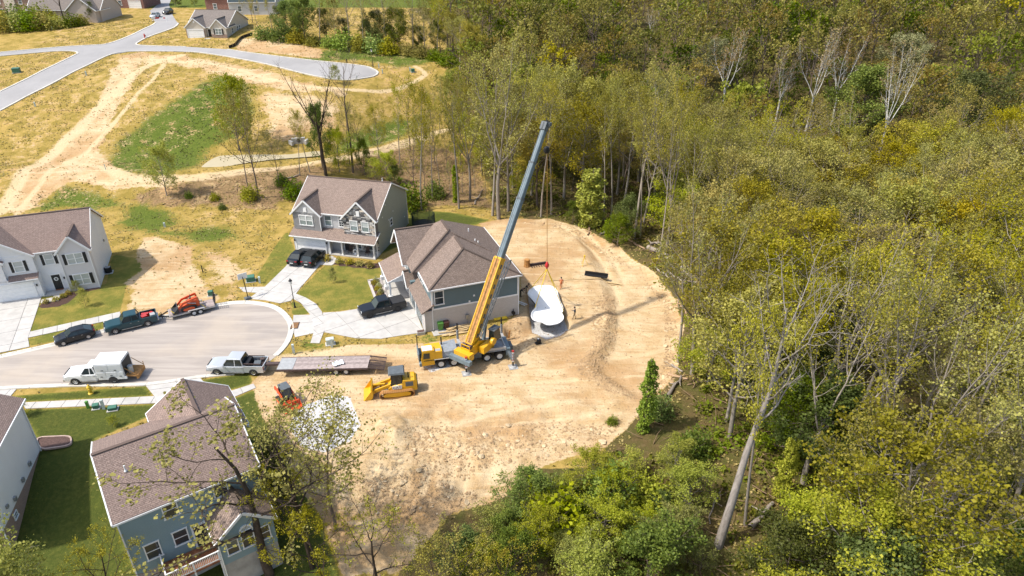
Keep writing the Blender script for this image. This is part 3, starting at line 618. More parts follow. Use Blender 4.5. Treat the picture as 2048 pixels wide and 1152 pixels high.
def door(par, O, face, w=.95, h=2.1, m='dark_door', wreath=False):
    ax, nr = FACE[face]; T = basis(O, ax, nr); d = MB(); d.T = T; d.box((0, h / 2, .02), (w, h, .05))
    for x in (-.24, .24):
        for y, k in ((.45, .55), (1.05, .45), (1.65, .55)): d.box((x * w, y, .05), (w * .33, k, .02))
    o = d.build('door', m, par); f = MB(); f.T = T
    for s in (-1, 1): f.box((s * (w / 2 + .08), h / 2 + .06, .03), (.14, h + .12, .08))
    f.box((0, h + .1, .035), (w + .32, .16, .1)); f.build('door_frame', 'white_trim', o)
    k = MB(); k.T = T; k.tube((w * .4, 1.0, .05), (w * .4, 1.0, .12), .035); k.build('handle', 'metal_grey', o)
    if wreath:
        k = MB(); k.T = T; n = 16
        k.loft([[(math.cos(a) * (.2 + .07 * math.cos(b)), 1.55 + math.sin(a) * (.2 + .07 * math.cos(b)), .09 + .05 * math.sin(b)) for b in [i * math.pi / 3 for i in range(6)]] for a in [2 * math.pi * i / n for i in range(n + 1)]], cap=False); k.build('wreath', 'lamp_glass', o)
    return o
def garage(par, O, face, w=4.9, h=2.2, m='garage_white'):
    ax, nr = FACE[face]; T = basis(O, ax, nr); f = MB(); f.T = T
    for s in (-1, 1): f.box((s * (w / 2 + .09), h / 2, .03), (.18, h, .1))
    f.box((0, h + .11, .035), (w + .42, .2, .12)); o = f.build('garage_door', 'white_trim', par)
    for k in range(4):
        p = MB(); p.T = T; p.box((0, h * (k + .5) / 4, .0), (w, h / 4 - .025, .03)); n = max(2, round(w / .62))
        for i in range(n): p.box((w * ((i + .5) / n - .5), h * (k + .5) / 4, .015), (w / n - .12, h / 4 - .16, .02))
        p.build('door_section', m, o)
    return o
def gable_body(x0, x1, y0, y1, z0, e, r, ax='x'):
    mb = MB()
    if ax == 'x':
        ym = (y0 + y1) / 2; p = lambda x: [(x, y0, z0), (x, y1, z0), (x, y1, e), (x, ym, r), (x, y0, e)]; mb.loft([p(x0), p(x1)])
    else:
        xm = (x0 + x1) / 2; p = lambda y: [(x0, y, z0), (x1, y, z0), (x1, y, e), (xm, y, r), (x0, y, e)]; mb.loft([p(y0), p(y1)])
    return mb
def gable_roof(par, x0, x1, y0, y1, e, r, ax='x', ov=.32, m='shingle_taupe', th=.14, rk=.25, name='roof', trim=True, lift=.05, cut=None):
    """two shingle planes, ridge cap, fascia and rake boards"""
    mb = MB(); t = MB(); cap = MB()
    if ax == 'y': S = lambda u, v, z: (v, u, z); a0, a1, b0, b1 = y0, y1, x0, x1
    else: S = lambda u, v, z: (u, v, z); a0, a1, b0, b1 = x0, x1, y0, y1
    bm_ = (b0 + b1) / 2; k = (r - e) / ((b1 - b0) / 2); ez = e - k * ov + lift; a0 -= rk; a1 += rk; rz = r + lift
    for be, in ((b0 - ov,), (b1 + ov,)):
        c1 = a1 if cut is None else cut[0] + (ez - e) / cut[1] + .12
        if cut is not None: a1 = cut[0] + (r - e) / cut[1] + .3
        mb.slab([S(a0, be, ez), S(c1, be, ez), S(a1, bm_, rz), S(a0, bm_, rz)], th)
        if trim:
            t.bar(S(a0, be, ez - th * .9), S(c1, be, ez - th * .9), .12, .16)
            for a in ((a0, a1) if cut is None else (a0,)): t.bar(S(a, be, ez - th * .75), S(a, bm_, rz - th * .75), .1, .22)
    cap.bar(S(a0, bm_, rz + .0), S(a1, bm_, rz + .0), .3, .07)
    o = mb.build(name, m, par); cap.build('ridge_cap', m if m not in M or 1 else m, o)
    if trim: t.build('fascia', 'white_trim', o)
    return o
def faces_roof(par, faces, m, th=.14, name='roof'):
    mb = MB()
    for f in faces: mb.slab(f, th)
    return mb.build(name, m, par)
def pipe(par, x, y, z, r=.06, h=.5):
    mb = MB(); mb.tube((x, y, z), (x, y, z + h), r, n=8); mb.tube((x, y, z - .05), (x, y, z + .1), r * 2.2, r * 1.2, n=8); return mb.build('vent_pipe', 'white_trim', par, True)
def wall_lamp(par, O, face):
    ax, nr = FACE[face]; T = basis(O, ax, nr); mb = MB(); mb.T = T; mb.box((0, 0, .04), (.1, .16, .06)); mb.box((0, .02, .14), (.14, .28, .14), taper=1); return mb.build('wall_lamp', 'black_metal', par)
def downpipe(par, x, y, z0, z1):
    mb = MB(); mb.box((x, y, (z0 + z1) / 2), (.09, .09, z1 - z0)); return mb.build('downpipe', 'white_trim', par)
def vent(par, O, face, w=.5, h=.7, m='white_trim'):
    ax, nr = FACE[face]; T = basis(O, ax, nr); mb = MB(); mb.T = T; mb.box((0, 0, .03), (w, h, .06)); return mb.build('gable_vent', m, par)
def stones(par, x0, x1, z0, ztop, y, holes, seed=1):
    """ashlar veneer on a front wall: ztop(x) is the upper outline, holes are window rectangles"""
    rg = random.Random(seed); z = z0; me = {}
    for k in ('stone_grey', 'stone_tan', 'stone_dark'):
        b = MB(); c = .05; b.loft([[(-.5, -.5, 0), (.5, -.5, 0), (.5, .5, 0), (-.5, .5, 0)], [(-.5, -.5, .6), (.5, -.5, .6), (.5, .5, .6), (-.5, .5, .6)], [(-.42, -.38, 1), (.4, -.4, 1), (.43, .36, 1), (-.4, .41, 1)]]); me[k] = b.mesh('stone', k)
    while z < z0 + 12:
        h = rg.uniform(.17, .30); x = x0 - rg.uniform(0, .3); any_ = False
        while x < x1:
            w = rg.uniform(.32, .85); a, b2 = max(x, x0), min(x + w, x1); x += w
            if b2 - a < .12: continue
            top = min(ztop(a), ztop(b2)); zz = min(z + h, top)
            if zz - z < .08: continue
            any_ = True
            segs = [(a, b2)]
            for hx0, hx1, hz0, hz1 in holes:
                if z + h * .5 > hz0 and z + h * .5 < hz1:
                    ns = []
                    for s0, s1 in segs:
                        if hx1 <= s0 or hx0 >= s1: ns.append((s0, s1)); continue
                        if hx0 - s0 > .1: ns.append((s0, hx0))
                        if s1 - hx1 > .1: ns.append((hx1, s1))
                    segs = ns
            for s0, s1 in segs:
                k = rg.choice(('stone_grey', 'stone_grey', 'stone_tan', 'stone_dark'))
                o = place('stone', me[k], par, ((s0 + s1) / 2, y, (z + zz) / 2), (math.pi / 2, 0, 0), (s1 - s0 - .025, zz - z - .025, rg.uniform(.04, .09)))
        z += h
        if not any_: break
# ---- grey house with the stone gable
def house_stone():
    W, D, e, r = 13.0, 12.9, 5.95, 9.2; g = thing('house', (-32.5, 92.7, 0), -.23, 'two-storey grey house with stone gable, porch and two black cars outside', 'house')
    b = MB(); f0 = .55; ym = (f0 + D) / 2
    pent = lambda x: [(x, 1.35, 0), (x, D, 0), (x, D, e), (x, ym + .3, r), (x, 1.35, e)]
    b.loft([pent(0), pent(W - .02)]); b.build('wall', 'siding_sage', g)
    f = MB(); f.box((2.15, .95, 4.6), (4.3, .84, 2.8)); f.prism([(0, .53), (4.3, .53), (4.3, 1.5), (0, 1.5)], 3.2, e)
    f.extrude([(0, .53, e), (4.3, .53, e), (2.15, .53, 8.0)], (0, .9, 0)); f.build('wall', 'siding_grey', g)
    f = MB(); f.box((6.1, 1.33, 4.6), (3.7, .1, 2.7)); f.build('wall', 'siding_grey', g)
    f = MB(); f.box((2.8, .8, 1.45), (5.6, 2.1, 2.9)); f.box((6.4, 1.5, 1.4), (1.6, .8, 2.8)); f.build('wall', 'siding_grey', g)        # garage block
    f = MB(); f.box((10.5, 1.0, 4.6), (5.0, .9, 2.8)); f.extrude([(8.0, .55, e), (13.0, .55, e), (10.5, .55, 8.5)], (0, .9, 0)); sb = f.build('stone_bay', 'mortar', g)
    holes = [(9.0, 10.35, 3.75, 5.5), (10.75, 12.1, 3.75, 5.5), (10.2, 10.8, 6.2, 7.1)]
    stones(sb, 8.0, 13.0, 3.15, lambda x: e + max(0, 2.5 - abs(x - 10.5)) * 1.02 - .1, .55, holes, 3)
    f = MB(); f.box((10.0, 1.62, 1.4), (5.9, .5, 2.8)); sw = f.build('porch_wall', 'mortar', g)
    stones(sw, 8.6, 12.9, .1, lambda x: 2.7, 1.37, [(9.15, 10.2, .5, 2.3), (10.9, 12.2, .5, 2.3)], 5)
    window(g, (2.1, .53, 4.05), 'f', 2.0, 1.45, ('pane_pale', 'pane_blind'), twin=True); window(g, (5.25, 1.28, 4.0), 'f', 1.0, 1.5, ('pane_pale', 'pane_mid')); window(g, (7.5, 1.28, 4.0), 'f', 1.0, 1.5, 'pane_dark', grid=True)
    window(g, (9.68, .53, 3.9), 'f', 1.0, 1.5, ('pane_pale', 'pane_blind')); window(g, (11.43, .53, 3.9), 'f', 1.0, 1.5, ('pane_pale', 'pane_blind')); vent(g, (10.5, .48, 6.65), 'f', .5, .8); vent(g, (2.15, .5, 6.5), 'f')
    window(g, (9.68, 1.33, .65), 'f', .8, 1.6, 'pane_mid'); window(g, (11.55, 1.33, .65), 'f', 1.1, 1.6, 'pane_mid'); door(g, (7.85, 1.36, .1), 'f', .9, 2.1, 'dark_door'); garage(g, (2.75, -.26, 0), 'f', 4.6, 2.2)
    wall_lamp(g, (.25, -.26, 1.8), 'f'); wall_lamp(g, (5.35, -.26, 1.8), 'f'); window(g, (W, 6.2, 2.7), 'r', .8, 1.0, 'pane_dark', case=.08)
    for y, z in ((4.6, 6.6), (3.2, 5.2), (5.3, 3.9), (7.2, 4.6), (11.5, 1.9)): vent(g, (W, y, z), 'r', .16, .16)
    # porch
    p = MB(); p.box((9.3, .45, .08), (7.4, 1.9, .16)); p.build('porch_floor', 'concrete', g)
    for x in (5.75, 7.75, 10.2, 12.75):
        c = MB(); c.box((x, -.25, 1.4), (.2, .2, 2.5)); c.box((x, -.25, .25), (.28, .28, .22)); c.box((x, -.25, 2.6), (.28, .28, .14)); c.build('porch_column', 'white_trim', g)
    c = MB(); c.box((9.3, -.25, 2.72), (7.4, .2, .16)); c.build('porch_beam', 'white_trim', g)
    faces_roof(g, [[(-.35, -.75, 2.72), (5.65, -.75, 2.72), (5.65, 1.4, 3.62), (-.35, 1.4, 3.62)], [(5.7, -.95, 2.68), (13.3, -.95, 2.68), (13.3, 1.4, 3.66), (5.7, 1.4, 3.66)]], 'shingle_taupe', name='pent_roof')
    t = MB(); t.bar((-.35, -.78, 2.62), (5.65, -.78, 2.62), .1, .14); t.bar((5.7, -.98, 2.58), (13.3, -.98, 2.58), .1, .14); t.bar((13.3, -.95, 2.6), (13.3, 1.3, 3.55), .08, .14); t.build('gutter', 'white_trim', g)
    # roofs
    k = (r - e) / (ym + .3 - 1.35); o = faces_roof(g, [[(-.3, 1.0, e - k * .35 + .06), (W + .25, 1.0, e - k * .35 + .06), (W + .25, ym + .3, r + .06), (-.3, ym + .3, r + .06)], [(-.3, D + .35, e - k * .3 + .06), (W + .25, D + .35, e - k * .3 + .06), (W + .25, ym + .3, r + .06), (-.3, ym + .3, r + .06)]], 'shingle_taupe')
    cp = MB(); cp.bar((-.3, ym + .3, r + .08), (W + .25, ym + .3, r + .08), .3, .06); cp.build('ridge_cap', 'shingle_taupe', o)
    t = MB()
    for x in (-.33, W + .27): t.bar((x, 1.0, e - k * .35 - .04), (x, ym + .3, r - .04), .06, .2); t.bar((x, D + .35, e - k * .3 - .04), (x, ym + .3, r - .04), .06, .2)
    t.bar((4.3, .98, e - .1), (8.0, .98, e - .1), .1, .14); t.bar((-.3, D + .37, e - .2), (W, D + .37, e - .2), .1, .14); t.build('fascia', 'white_trim', o)
    for x0, x1, pk in ((0, 4.3, 8.0), (8.0, 13.0, 8.5)):
        gable_roof(g, x0, x1, .55, 6.2, e, pk, 'y', .3, 'shingle_brown', rk=.25, name='gable_roof', cut=(1.35, k))
    downpipe(g, .05, .45, 0.0, 2.6); downpipe(g, 4.35, .5, 3.3, 5.9); downpipe(g, 13.0, .42, 0, 5.8); downpipe(g, 12.95, D + .1, 0, 5.6); pipe(g, 11.3, ym + 1.5, 8.9)
    return g
# ---- white house with black shutters
def house_white():
    D, e, r = 11.2, 5.95, 9.2; g = thing('house', (-55.9, 81.1, 0), .35, 'white two-storey house with black shutters and dark front door', 'house')
    L = -15.0; ym = .9 + (D - .9) / 2; b = MB(); p = lambda x: [(x, .9, 0), (x, D, 0), (x, D, e), (x, ym, r), (x, .9, e)]; b.loft([p(L), p(0)]); b.build('wall', 'siding_white', g)
    f = MB(); f.box((-1.8, .5, e / 2), (3.6, 1.0, e)); f.extrude([(-3.6, 0, e), (0, 0, e), (-1.8, 0, 7.9)], (0, .9, 0)); f.build('wall', 'siding_lilac', g)
    f = MB(); f.box((-10.75, .5, 1.45), (8.5, 1.5, 2.9)); f.box((-10.75, .65, 4.4), (8.46, .9, 3.1)); f.extrude([(-14.9, .24, e), (-6.55, .24, e), (-10.75, .24, 8.8)], (0, .9, 0)); f.build('wall', 'siding_white', g)
    f = MB(); f.box((-12.3, .2, 4.2), (4.6, .9, 3.0)); f.extrude([(-14.6, -.24, 5.6), (-10.0, -.24, 5.6), (-12.3, -.24, 7.3)], (0, .6, 0)); f.build('wall', 'siding_white', g)
    window(g, (-1.8, 0, .85), 'f', 1.75, 1.45, 'pane_blind', .36, True); window(g, (-1.8, 0, 3.95), 'f', 1.75, 1.4, 'pane_blind', .36, True)
    window(g, (-4.95, .9, 3.95), 'f', .95, 1.4, 'pane_blind', .32); window(g, (-8.3, .2, 3.8), 'f', 1.0, 1.4, 'pane_blind', .32); window(g, (-12.3, -.25, 3.5), 'f', 1.3, 1.3, 'pane_blind', .3)
    door(g, (-4.95, .9, .2), 'f', 1.0, 2.15, wreath=True); wall_lamp(g, (-4.0, .9, 1.75), 'f'); wall_lamp(g, (-6.95, -.25, 1.8), 'f'); garage(g, (-9.85, -.25, 0), 'f', 4.9, 2.25); vent(g, (-10.6, .2, 7.2), 'f', .7, .9)
    s = MB(); s.box((-5.05, .2, .09), (2.8, 1.4, .18)); s.build('doorstep', 'concrete', g); s = MB(); s.box((-4.95, .72, .2), (.9, .35, .03)); s.build('doormat', 'wood_deck', g)
    faces_roof(g, [[(-9.8, -.6, 2.85), (-6.45, -.6, 2.85), (-6.45, .3, 3.4), (-9.8, .3, 3.4)]], 'shingle_rose', name='pent_roof')
    t = MB(); t.bar((-9.8, -.62, 2.76), (-6.45, -.62, 2.76), .1, .13); t.build('gutter', 'white_trim', g)
    k = (r - e) / (ym - .9); o = faces_roof(g, [[(L - .3, .55, e - k * .35 + .06), (.25, .55, e - k * .35 + .06), (.25, ym, r + .06), (L - .3, ym, r + .06)], [(L - .3, D + .35, e - k * .35 + .06), (.25, D + .35, e - k * .35 + .06), (.25, ym, r + .06), (L - .3, ym, r + .06)]], 'shingle_rose')
    cp = MB(); cp.bar((L, ym, r + .08), (.25, ym, r + .08), .3, .06); cp.build('ridge_cap', 'shingle_rose', o)
    t = MB(); t.bar((.27, .55, e - k * .35 - .04), (.27, ym, r - .04), .06, .2); t.bar((.27, D + .35, e - k * .35 - .04), (.27, ym, r - .04), .06, .2); t.bar((-6.5, .53, e - .12), (-3.6, .53, e - .12), .1, .14); t.build('fascia', 'white_trim', o)
    gable_roof(g, -3.6, 0, 0, 5.0, e, 7.9, 'y', .3, 'shingle_rose', name='gable_roof', cut=(.9, k)); gable_roof(g, -14.9, -6.55, .24, 6.4, e, 8.85, 'y', .3, 'shingle_rose', name='gable_roof', cut=(.9, k)); gable_roof(g, -14.6, -10, -.24, 2.6, 5.6, 7.3, 'y', .3, 'shingle_rose', name='gable_roof')
    for x in (-.05, -3.55, -6.6): downpipe(g, x, -.06 if x > -6 else -.3, 0, 5.7 if x > -6 else 2.7)
    vent(g, (0, 6, 6.9), 'r', .14, .14); v = MB(); v.box((.08, 8.6, 3.2), (.16, .3, .3)); v.build('dryer_vent', 'metal_grey', g)
    return g
# ---- blue house beside the crane
def house_blue():
    g = thing('house', (-9.5, 70.2, 0), .35, 'blue house with white brick base and big brown hip roof beside the crane', 'house'); e = 5.9
    b = MB(); b.prism([(0, 0), (10.9, 0), (10.9, 14.3), (-1.0, 14.3), (-1.0, 8.0), (0, 8.0)], 2.9, e + .1); b.build('wall', 'siding_blue', g)
    b = MB(); b.prism([(-.02, -.04), (10.94, -.04), (10.94, 14.34), (-1.04, 14.34), (-1.04, 8.0), (-.02, 8.0)], 0, 2.9); b.box((-.55, 3.4, 1.4), (1.1, 6.9, 2.8)); b.build('brick_base', 'brick_white', g)
    f = MB(); f.box((-.55, 7.4, 1.7), (1.15, 1.1, 3.4)); f.extrude([(-1.12, 7.0, 2.9), (-1.12, 9.6, 2.9), (-1.12, 8.3, 4.4)], (.9, 0, 0)); f.build('entry_wall', 'siding_blue', g)
    t = MB(); t.box((5.45, -.06, 2.96), (10.95, .06, .2)); t.box((10.86, -.05, 4.4), (.14, .06, 2.8)); t.box((.06, -.05, 4.4), (.14, .06, 2.8)); t.box((-.05, 4, 5.6), (.06, 8, .2)); t.build('trim_board', 'white_trim', g)
    window(g, (.85, 0, 3.55), 'f', 1.0, 1.75, 'pane_dark'); window(g, (7.35, 0, 4.55), 'f', 1.35, 1.1, 'pane_dark')
    for y in (9.0, 10.6, 12.0, 13.3): window(g, (-1.0, y, 3.9), 'l', .9, 1.5, 'pane_pale', case=.14)
    window(g, (0, 6.6, 4.1), 'l', .8, 1.4, 'pane_pale'); window(g, (0, 5.0, 4.1), 'l', .8, 1.4, 'pane_pale')
    garage(g, (-1.1, 2.6, 0), 'l', 3.4, 2.2, 'pane_mid'); garage(g, (-1.1, 5.7, 0), 'l', 2.0, 2.2, 'pane_mid'); door(g, (-1.04, 11.2, .15), 'l', .95, 2.1)
    for x, z in ((5.2, 3.9), (4.6, 3.2)): vent(g, (x, 0, z), 'f', .22, .22)
    # roof planes: near hip block, higher far block, cross gable to the street
    A = dict(e0=(-.45, -.5, e), e1=(11.2, -.5, e), rb=(4.75, 2.6, 9.15), ra=(4.75, 10, 9.15))
    o = faces_roof(g, [[(-.45, -.5, e), (11.2, -.5, e), (4.75, 2.6, 9.15)], [(-.45, -.5, e), (4.75, 2.6, 9.15), (4.75, 10, 9.15), (-.45, 10, e)], [(11.2, -.5, e), (11.2, 14.7, e), (4.75, 10, 9.15), (4.75, 2.6, 9.15)]], 'shingle_brown')
    o2 = faces_roof(g, [[(-1.35, 4.6, e), (4.2, 7.0, 9.75), (4.2, 10.4, 9.75), (-1.35, 14.7, e)], [(-1.35, 4.6, e), (9, 4.6, e), (4.2, 7.0, 9.75)], [(11.1, 14.75, e), (4.2, 10.4, 9.75), (4.2, 7.0, 9.75), (9, 4.6, 7.1)], [(11.1, 14.75, e), (-1.35, 14.75, e), (4.2, 10.4, 9.75)]], 'shingle_brown', name='upper_roof')
    cp = MB(); cp.bar((4.75, 2.6, 9.18), (4.75, 6, 9.18), .32, .08); cp.bar((4.2, 7.0, 9.78), (4.2, 10.4, 9.78), .32, .08)
    for p, q in (((-.45, -.5, e), (4.75, 2.6, 9.15)), ((11.2, -.5, e), (4.75, 2.6, 9.15)), ((-1.3, 4.62, e), (4.2, 7.0, 9.75))): cp.bar(Vector(p) + Vector((0, 0, .02)), Vector(q) + Vector((0, 0, .02)), .26, .05)
    cp.build('ridge_cap', 'shingle_brown', o)
    gable_roof(g, -1.65, 4.0, 7.7, 14.5, e, 9.0, 'x', .3, 'shingle_brown', name='gable_roof')
    f = MB(); f.extrude([(-1.3, 7.9, e), (-1.3, 14.3, e), (-1.3, 11.1, 8.7)], (.4, 0, 0)); f.build('gable_wall', 'siding_blue', g)
    t = MB(); t.bar((-.45, -.53, e - .1), (11.2, -.53, e - .1), .12, .16); t.bar((11.23, -.5, e - .1), (11.23, 14.7, e - .1), .12, .16); t.bar((-.48, -.5, e - .1), (-.48, 5, e - .1), .12, .16); t.build('gutter', 'white_trim', o)
    faces_roof(g, [[(-1.5, -.35, 2.8), (-1.5, 7.2, 2.8), (.1, 7.2, 3.75), (.1, -.35, 3.75)]], 'shingle_brown', name='pent_roof')
    gable_roof(g, -1.5, .2, 7.0, 9.6, 2.95, 4.4, 'x', .25, 'shingle_brown', name='entry_roof')
    faces_roof(g, [[(-3.7, 8.9, 2.75), (-3.7, 15.1, 2.75), (-1.0, 15.1, 3.85), (-1.0, 8.9, 3.85)]], 'shingle_taupe', name='porch_roof'); t = MB(); t.bar((-3.72, 8.9, 2.66), (-3.72, 15.1, 2.66), .1, .14); t.bar((-3.7, 8.9, 2.68), (-1, 8.9, 3.75), .08, .16)
    t.extrude([(-3.5, 8.95, 2.66), (-1.0, 8.95, 2.66), (-1.0, 8.95, 3.7)], (0, .05, 0)); t.build('porch_trim', 'white_trim', g)
    for y in (9.1, 12, 14.9):
        c = MB(); c.box((-3.45, y, 1.7), (.22, .22, 2.0)); c.box((-3.45, y, .35), (.55, .55, .7)); c.build('porch_column', 'white_trim', g)
    c = MB(); c.box((-2.3, 12, .09), (2.8, 6.2, .18)); c.build('porch_floor', 'concrete', g)
    for x, y in ((-.08, -.1), (-1.05, -.1), (10.95, -.12)): downpipe(g, x, y, 0, 5.7 if x != -1.05 else 2.7)
    for x, y, h in ((7.6, 9.8, .55), (7.5, 6.6, .4), (7.8, 6.3, .35)): pipe(g, x, y, 9.15 - (x - 4.75) * .504 + .02, .08, h)
    m_ = MB(); m_.box((4.2, -.2, 1.2), (.42, .24, .6)); m_.tube((4.2, -.16, .9), (4.2, -.16, .05), .03); m_.tube((4.2, -.16, 1.5), (4.2, -.16, 1.8), .03); m_.build('electric_meter', 'metal_grey', g)
    m_ = MB(); m_.tube((10.2, -.1, .55), (10.2, -.42, .55), .22, n=12); m_.tube((10.2, -.25, 0), (10.2, -.25, 1.1), .04); m_.build('gas_meter', 'black_metal', g)
    p = MB(); p.box((12.2, 9, 1.4), (.15, .15, 2.8)); p.box((12.6, 12, 1.4), (.15, .15, 2.8)); p.build('patio_post', 'white_trim', g); faces_roof(g, [[(10.9, 7, 3.9), (10.9, 12.5, 3.9), (13.2, 12.5, 3.0), (13.2, 7, 3.0)]], 'shingle_brown', name='patio_roof')
    return g
# ---- nearest house, seen from behind
def house_near():
    g = thing('house', (-29.0, 35.25, 0), .61, 'nearest house seen from behind, teal siding, rose-brown roof and deck', 'house'); W, D, e, r = 10.2, 10.2, 6.0, 8.5
    b = gable_body(0, W, 0, D, -.1, e, r); b.build('wall', 'siding_teal', g); b = MB(); b.box((W / 2, D / 2, -1.6), (W - .04, D - .04, 3.1)); b.build('foundation', 'foundation', g)
    b = gable_body(4.5, 10.9, 5.3, 11.9, -.1, 5.9, 8.0, 'y'); b.build('wall', 'siding_teal', g)
    b = gable_body(5.85, 10.05, -2.9, .2, -.1, 2.8, 4.55, 'y'); b.build('sunroom_wall', 'siding_teal', g); b = MB(); b.box((7.95, -1.4, -1.7), (4.16, 2.96, 3.3)); b.build('foundation', 'foundation', g)
    gable_roof(g, 0, W, 0, D, e, r, 'x', .32, 'shingle_rose'); gable_roof(g, 4.5, 10.9, 5.6, 11.9, 5.9, 8.0, 'y', .35, 'shingle_rose', name='wing_roof'); gable_roof(g, 5.85, 10.05, -2.9, -.05, 2.8, 4.55, 'y', .3, 'shingle_taupe', name='sunroom_roof')
    for x, z, h in ((3.55, 4.2, 1.45), (7.25, 4.2, 1.45), (1.6, .95, 1.5), (3.65, 1.15, 1.4)): window(g, (x, 0, z), 'f', .95, h, 'pane_dark', case=.09)
    window(g, (6.75, -2.9, .75), 'f', .8, 1.35, ('pane_dark', 'pane_mid'), case=.08); window(g, (7.95, -2.9, .75), 'f', .85, 1.75, 'pane_dark', case=.08, arch=True); window(g, (9.2, -2.9, .75), 'f', .8, 1.35, 'pane_dark', case=.08)
    door(g, (5.05, 0, .15), 'f', .9, 2.1, 'pane_dark'); downpipe(g, .05, -.1, -2.4, 5.7); downpipe(g, 5.8, -2.95, -2.6, 2.6); pipe(g, 1.6, 3.0, 7.6)
    dk = MB(); dk.box((3.75, -1.2, -.02), (3.9, 2.3, .12)); d = dk.build('deck', 'wood_deck', g)
    for i in range(16):
        p = MB(); p.box((3.75, -.1 - .145 * (i + .5), .065), (3.94, .13, .04)); p.build('plank', 'wood_deck', d)
    for x in (1.9, 3.8, 5.7):
        p = MB(); p.box((x, -2.32, -.7), (.12, .12, 3.6)); p.build('deck_post', 'white_trim', d)
    rl = MB(); rl.box((3.8, -2.32, 1.05), (3.9, .1, .07)); rl.box((3.8, -2.32, .2), (3.9, .06, .06)); rl.box((1.9, -1.15, 1.05), (.1, 2.3, .07)); rl.box((1.9, -1.15, .2), (.06, 2.3, .06)); rl.build('handrail', 'white_trim', d)
    bl = MB(); bl.box((0, 0, .42), (.045, .045, .84)); me = bl.mesh('baluster', 'white_trim')
    for i in range(30): place('baluster', me, d, (2.0 + i * .125, -2.32, .2))
    for i in range(17): place('baluster', me, d, (1.9, -2.2 + i * .125, .2))
    return g
# ---- white house cut by the left edge
def house_edge():
    g = thing('house', (-42.1, 39.4, 0), .28, 'white house cut off by the left edge, its long side wall shaded', 'house'); D, e = 10.4, 5.7
    b = MB(); b.prism([(-11, 0), (0, 0), (0, D), (-11, D)], -.1, e); b.build('wall', 'siding_white', g); b = MB(); b.prism([(-10.97, .03), (-.03, .03), (-.03, D - .03), (-10.97, D - .03)], -3.4, -.1); b.build('foundation', 'brick_tan', g)
    faces_roof(g, [[(.35, -.3, e), (.35, D + .3, e), (-5.5, D + .3, e + 3), (-5.5, -.3, e + 3)], [(-11.35, -.3, e), (-11.35, D + .3, e), (-5.5, D + .3, e + 3), (-5.5, -.3, e + 3)]], 'shingle_rose')
    f = MB(); f.extrude([(0, .02, e), (-11, .02, e), (-5.5, .02, e + 2.8)], (0, .1, 0)); f.extrude([(0, D - .1, e), (-11, D - .1, e), (-5.5, D - .1, e + 2.8)], (0, .1, 0)); f.build('gable_wall', 'siding_white', g)
    t = MB(); t.bar((.38, -.3, e - .1), (.38, D + .3, e - .1), .12, .16); t.build('gutter', 'white_trim', g); downpipe(g, .06, .1, -3, e - .2); downpipe(g, .06, D - .1, -.4, e - .2)
    for y, z in ((7.6, .6), (5.6, .5), (3.4, .4)): v = MB(); v.box((.1, y, z), (.2, .3, .4)); v.build('meter_box', 'metal_grey', g)
    v = MB(); v.box((.08, 2.0, .9), (.16, .3, .3)); v.build('dryer_vent', 'metal_grey', g); window(g, (0, 2.6, -1.0), 'r', .6, .5, 'pane_dark', case=.06)
    return g
# ---- cream bungalow on the hill
def house_far():
    x, y, z = P(375, 75); x2, y2, _ = P(455, 76); t = math.atan2(y2 - y, x2 - x); W = math.hypot(x2 - x, y2 - y); z = min(z, _) - .1; D = 15.5; e = 3.0; r = 6.3
    g = thing('house', (x, y, z), t, 'cream bungalow with white garage door on the hill', 'house')
    b = gable_body(0, W, 1.2, D, -2.5, e, r, 'x'); b.build('wall', 'siding_cream', g); m_ = W * .47
    b = MB(); b.box((m_ / 2, .7, 1.5), (m_, 1.4, 3)); b.extrude([(0, 0, 3), (m_, 0, 3), (m_ / 2, 0, 5.2)], (0, 1, 0)); b.build('wall', 'siding_cream', g); b = MB(); b.box((m_ / 2, -.03, 1.15), (m_, .08, 2.5)); b.build('brick_base', 'brick_tan', g)
    b = MB(); b.box((W * .81, .7, 1.5), (W * .38, 1.4, 3)); b.extrude([(W * .62, 0, 3), (W, 0, 3), (W * .81, 0, 5.0)], (0, 1, 0)); b.build('wall', 'siding_cream', g); b = MB(); b.box((W * .81, -.03, .5), (W * .38, .08, 1.2)); b.build('brick_base', 'brick_tan', g)
    gable_roof(g, 0, W, 1.2, D, e, r, 'x', .35, 'shingle_far'); gable_roof(g, 0, m_, 0, 6, 3, 5.2, 'y', .3, 'shingle_far', name='gable_roof'); gable_roof(g, W * .62, W, 0, 6, 3, 5.0, 'y', .3, 'shingle_far', name='gable_roof')
    garage(g, (m_ / 2, -.08, 0), 'f', m_ * .82, 2.2); window(g, (W * .81, -.05, 1.1), 'f', 1.6, 1.4, 'pane_pale', .35, True); door(g, (W * .54, 1.2, .1), 'f', .9, 2.1); vent(g, (m_ / 2, 0, 4.2), 'f', .4, .5)
    for yy in (4, 7.5, 9): window(g, (W, yy, .9), 'r', .9, 1.3, 'pane_mid')
    window(g, (W, 8, -1.6), 'r', .9, .7, 'pane_mid'); s = MB(); s.box((W * .55, -.5, .06), (1.4, 2.4, .3)); s.build('doorstep', 'concrete', g)
    return g
def house_back(px, py, W, D, e, r, t, wall, roof, label, wins, ax='x', dz=0):
    x, y, z = P(px, py); g = thing('house', (x, y, z + dz), t, label, 'house'); gable_body(0, W, 0, D, -.6, e, r, ax).build('wall', wall, g); gable_roof(g, 0, W, 0, D, e, r, ax, .35, roof)
    for u, zz in wins: window(g, (u, 0, zz), 'f', 1.0, 1.5, 'pane_mid')
    return g
house_stone(); house_white(); house_blue(); house_near(); house_edge(); house_far()
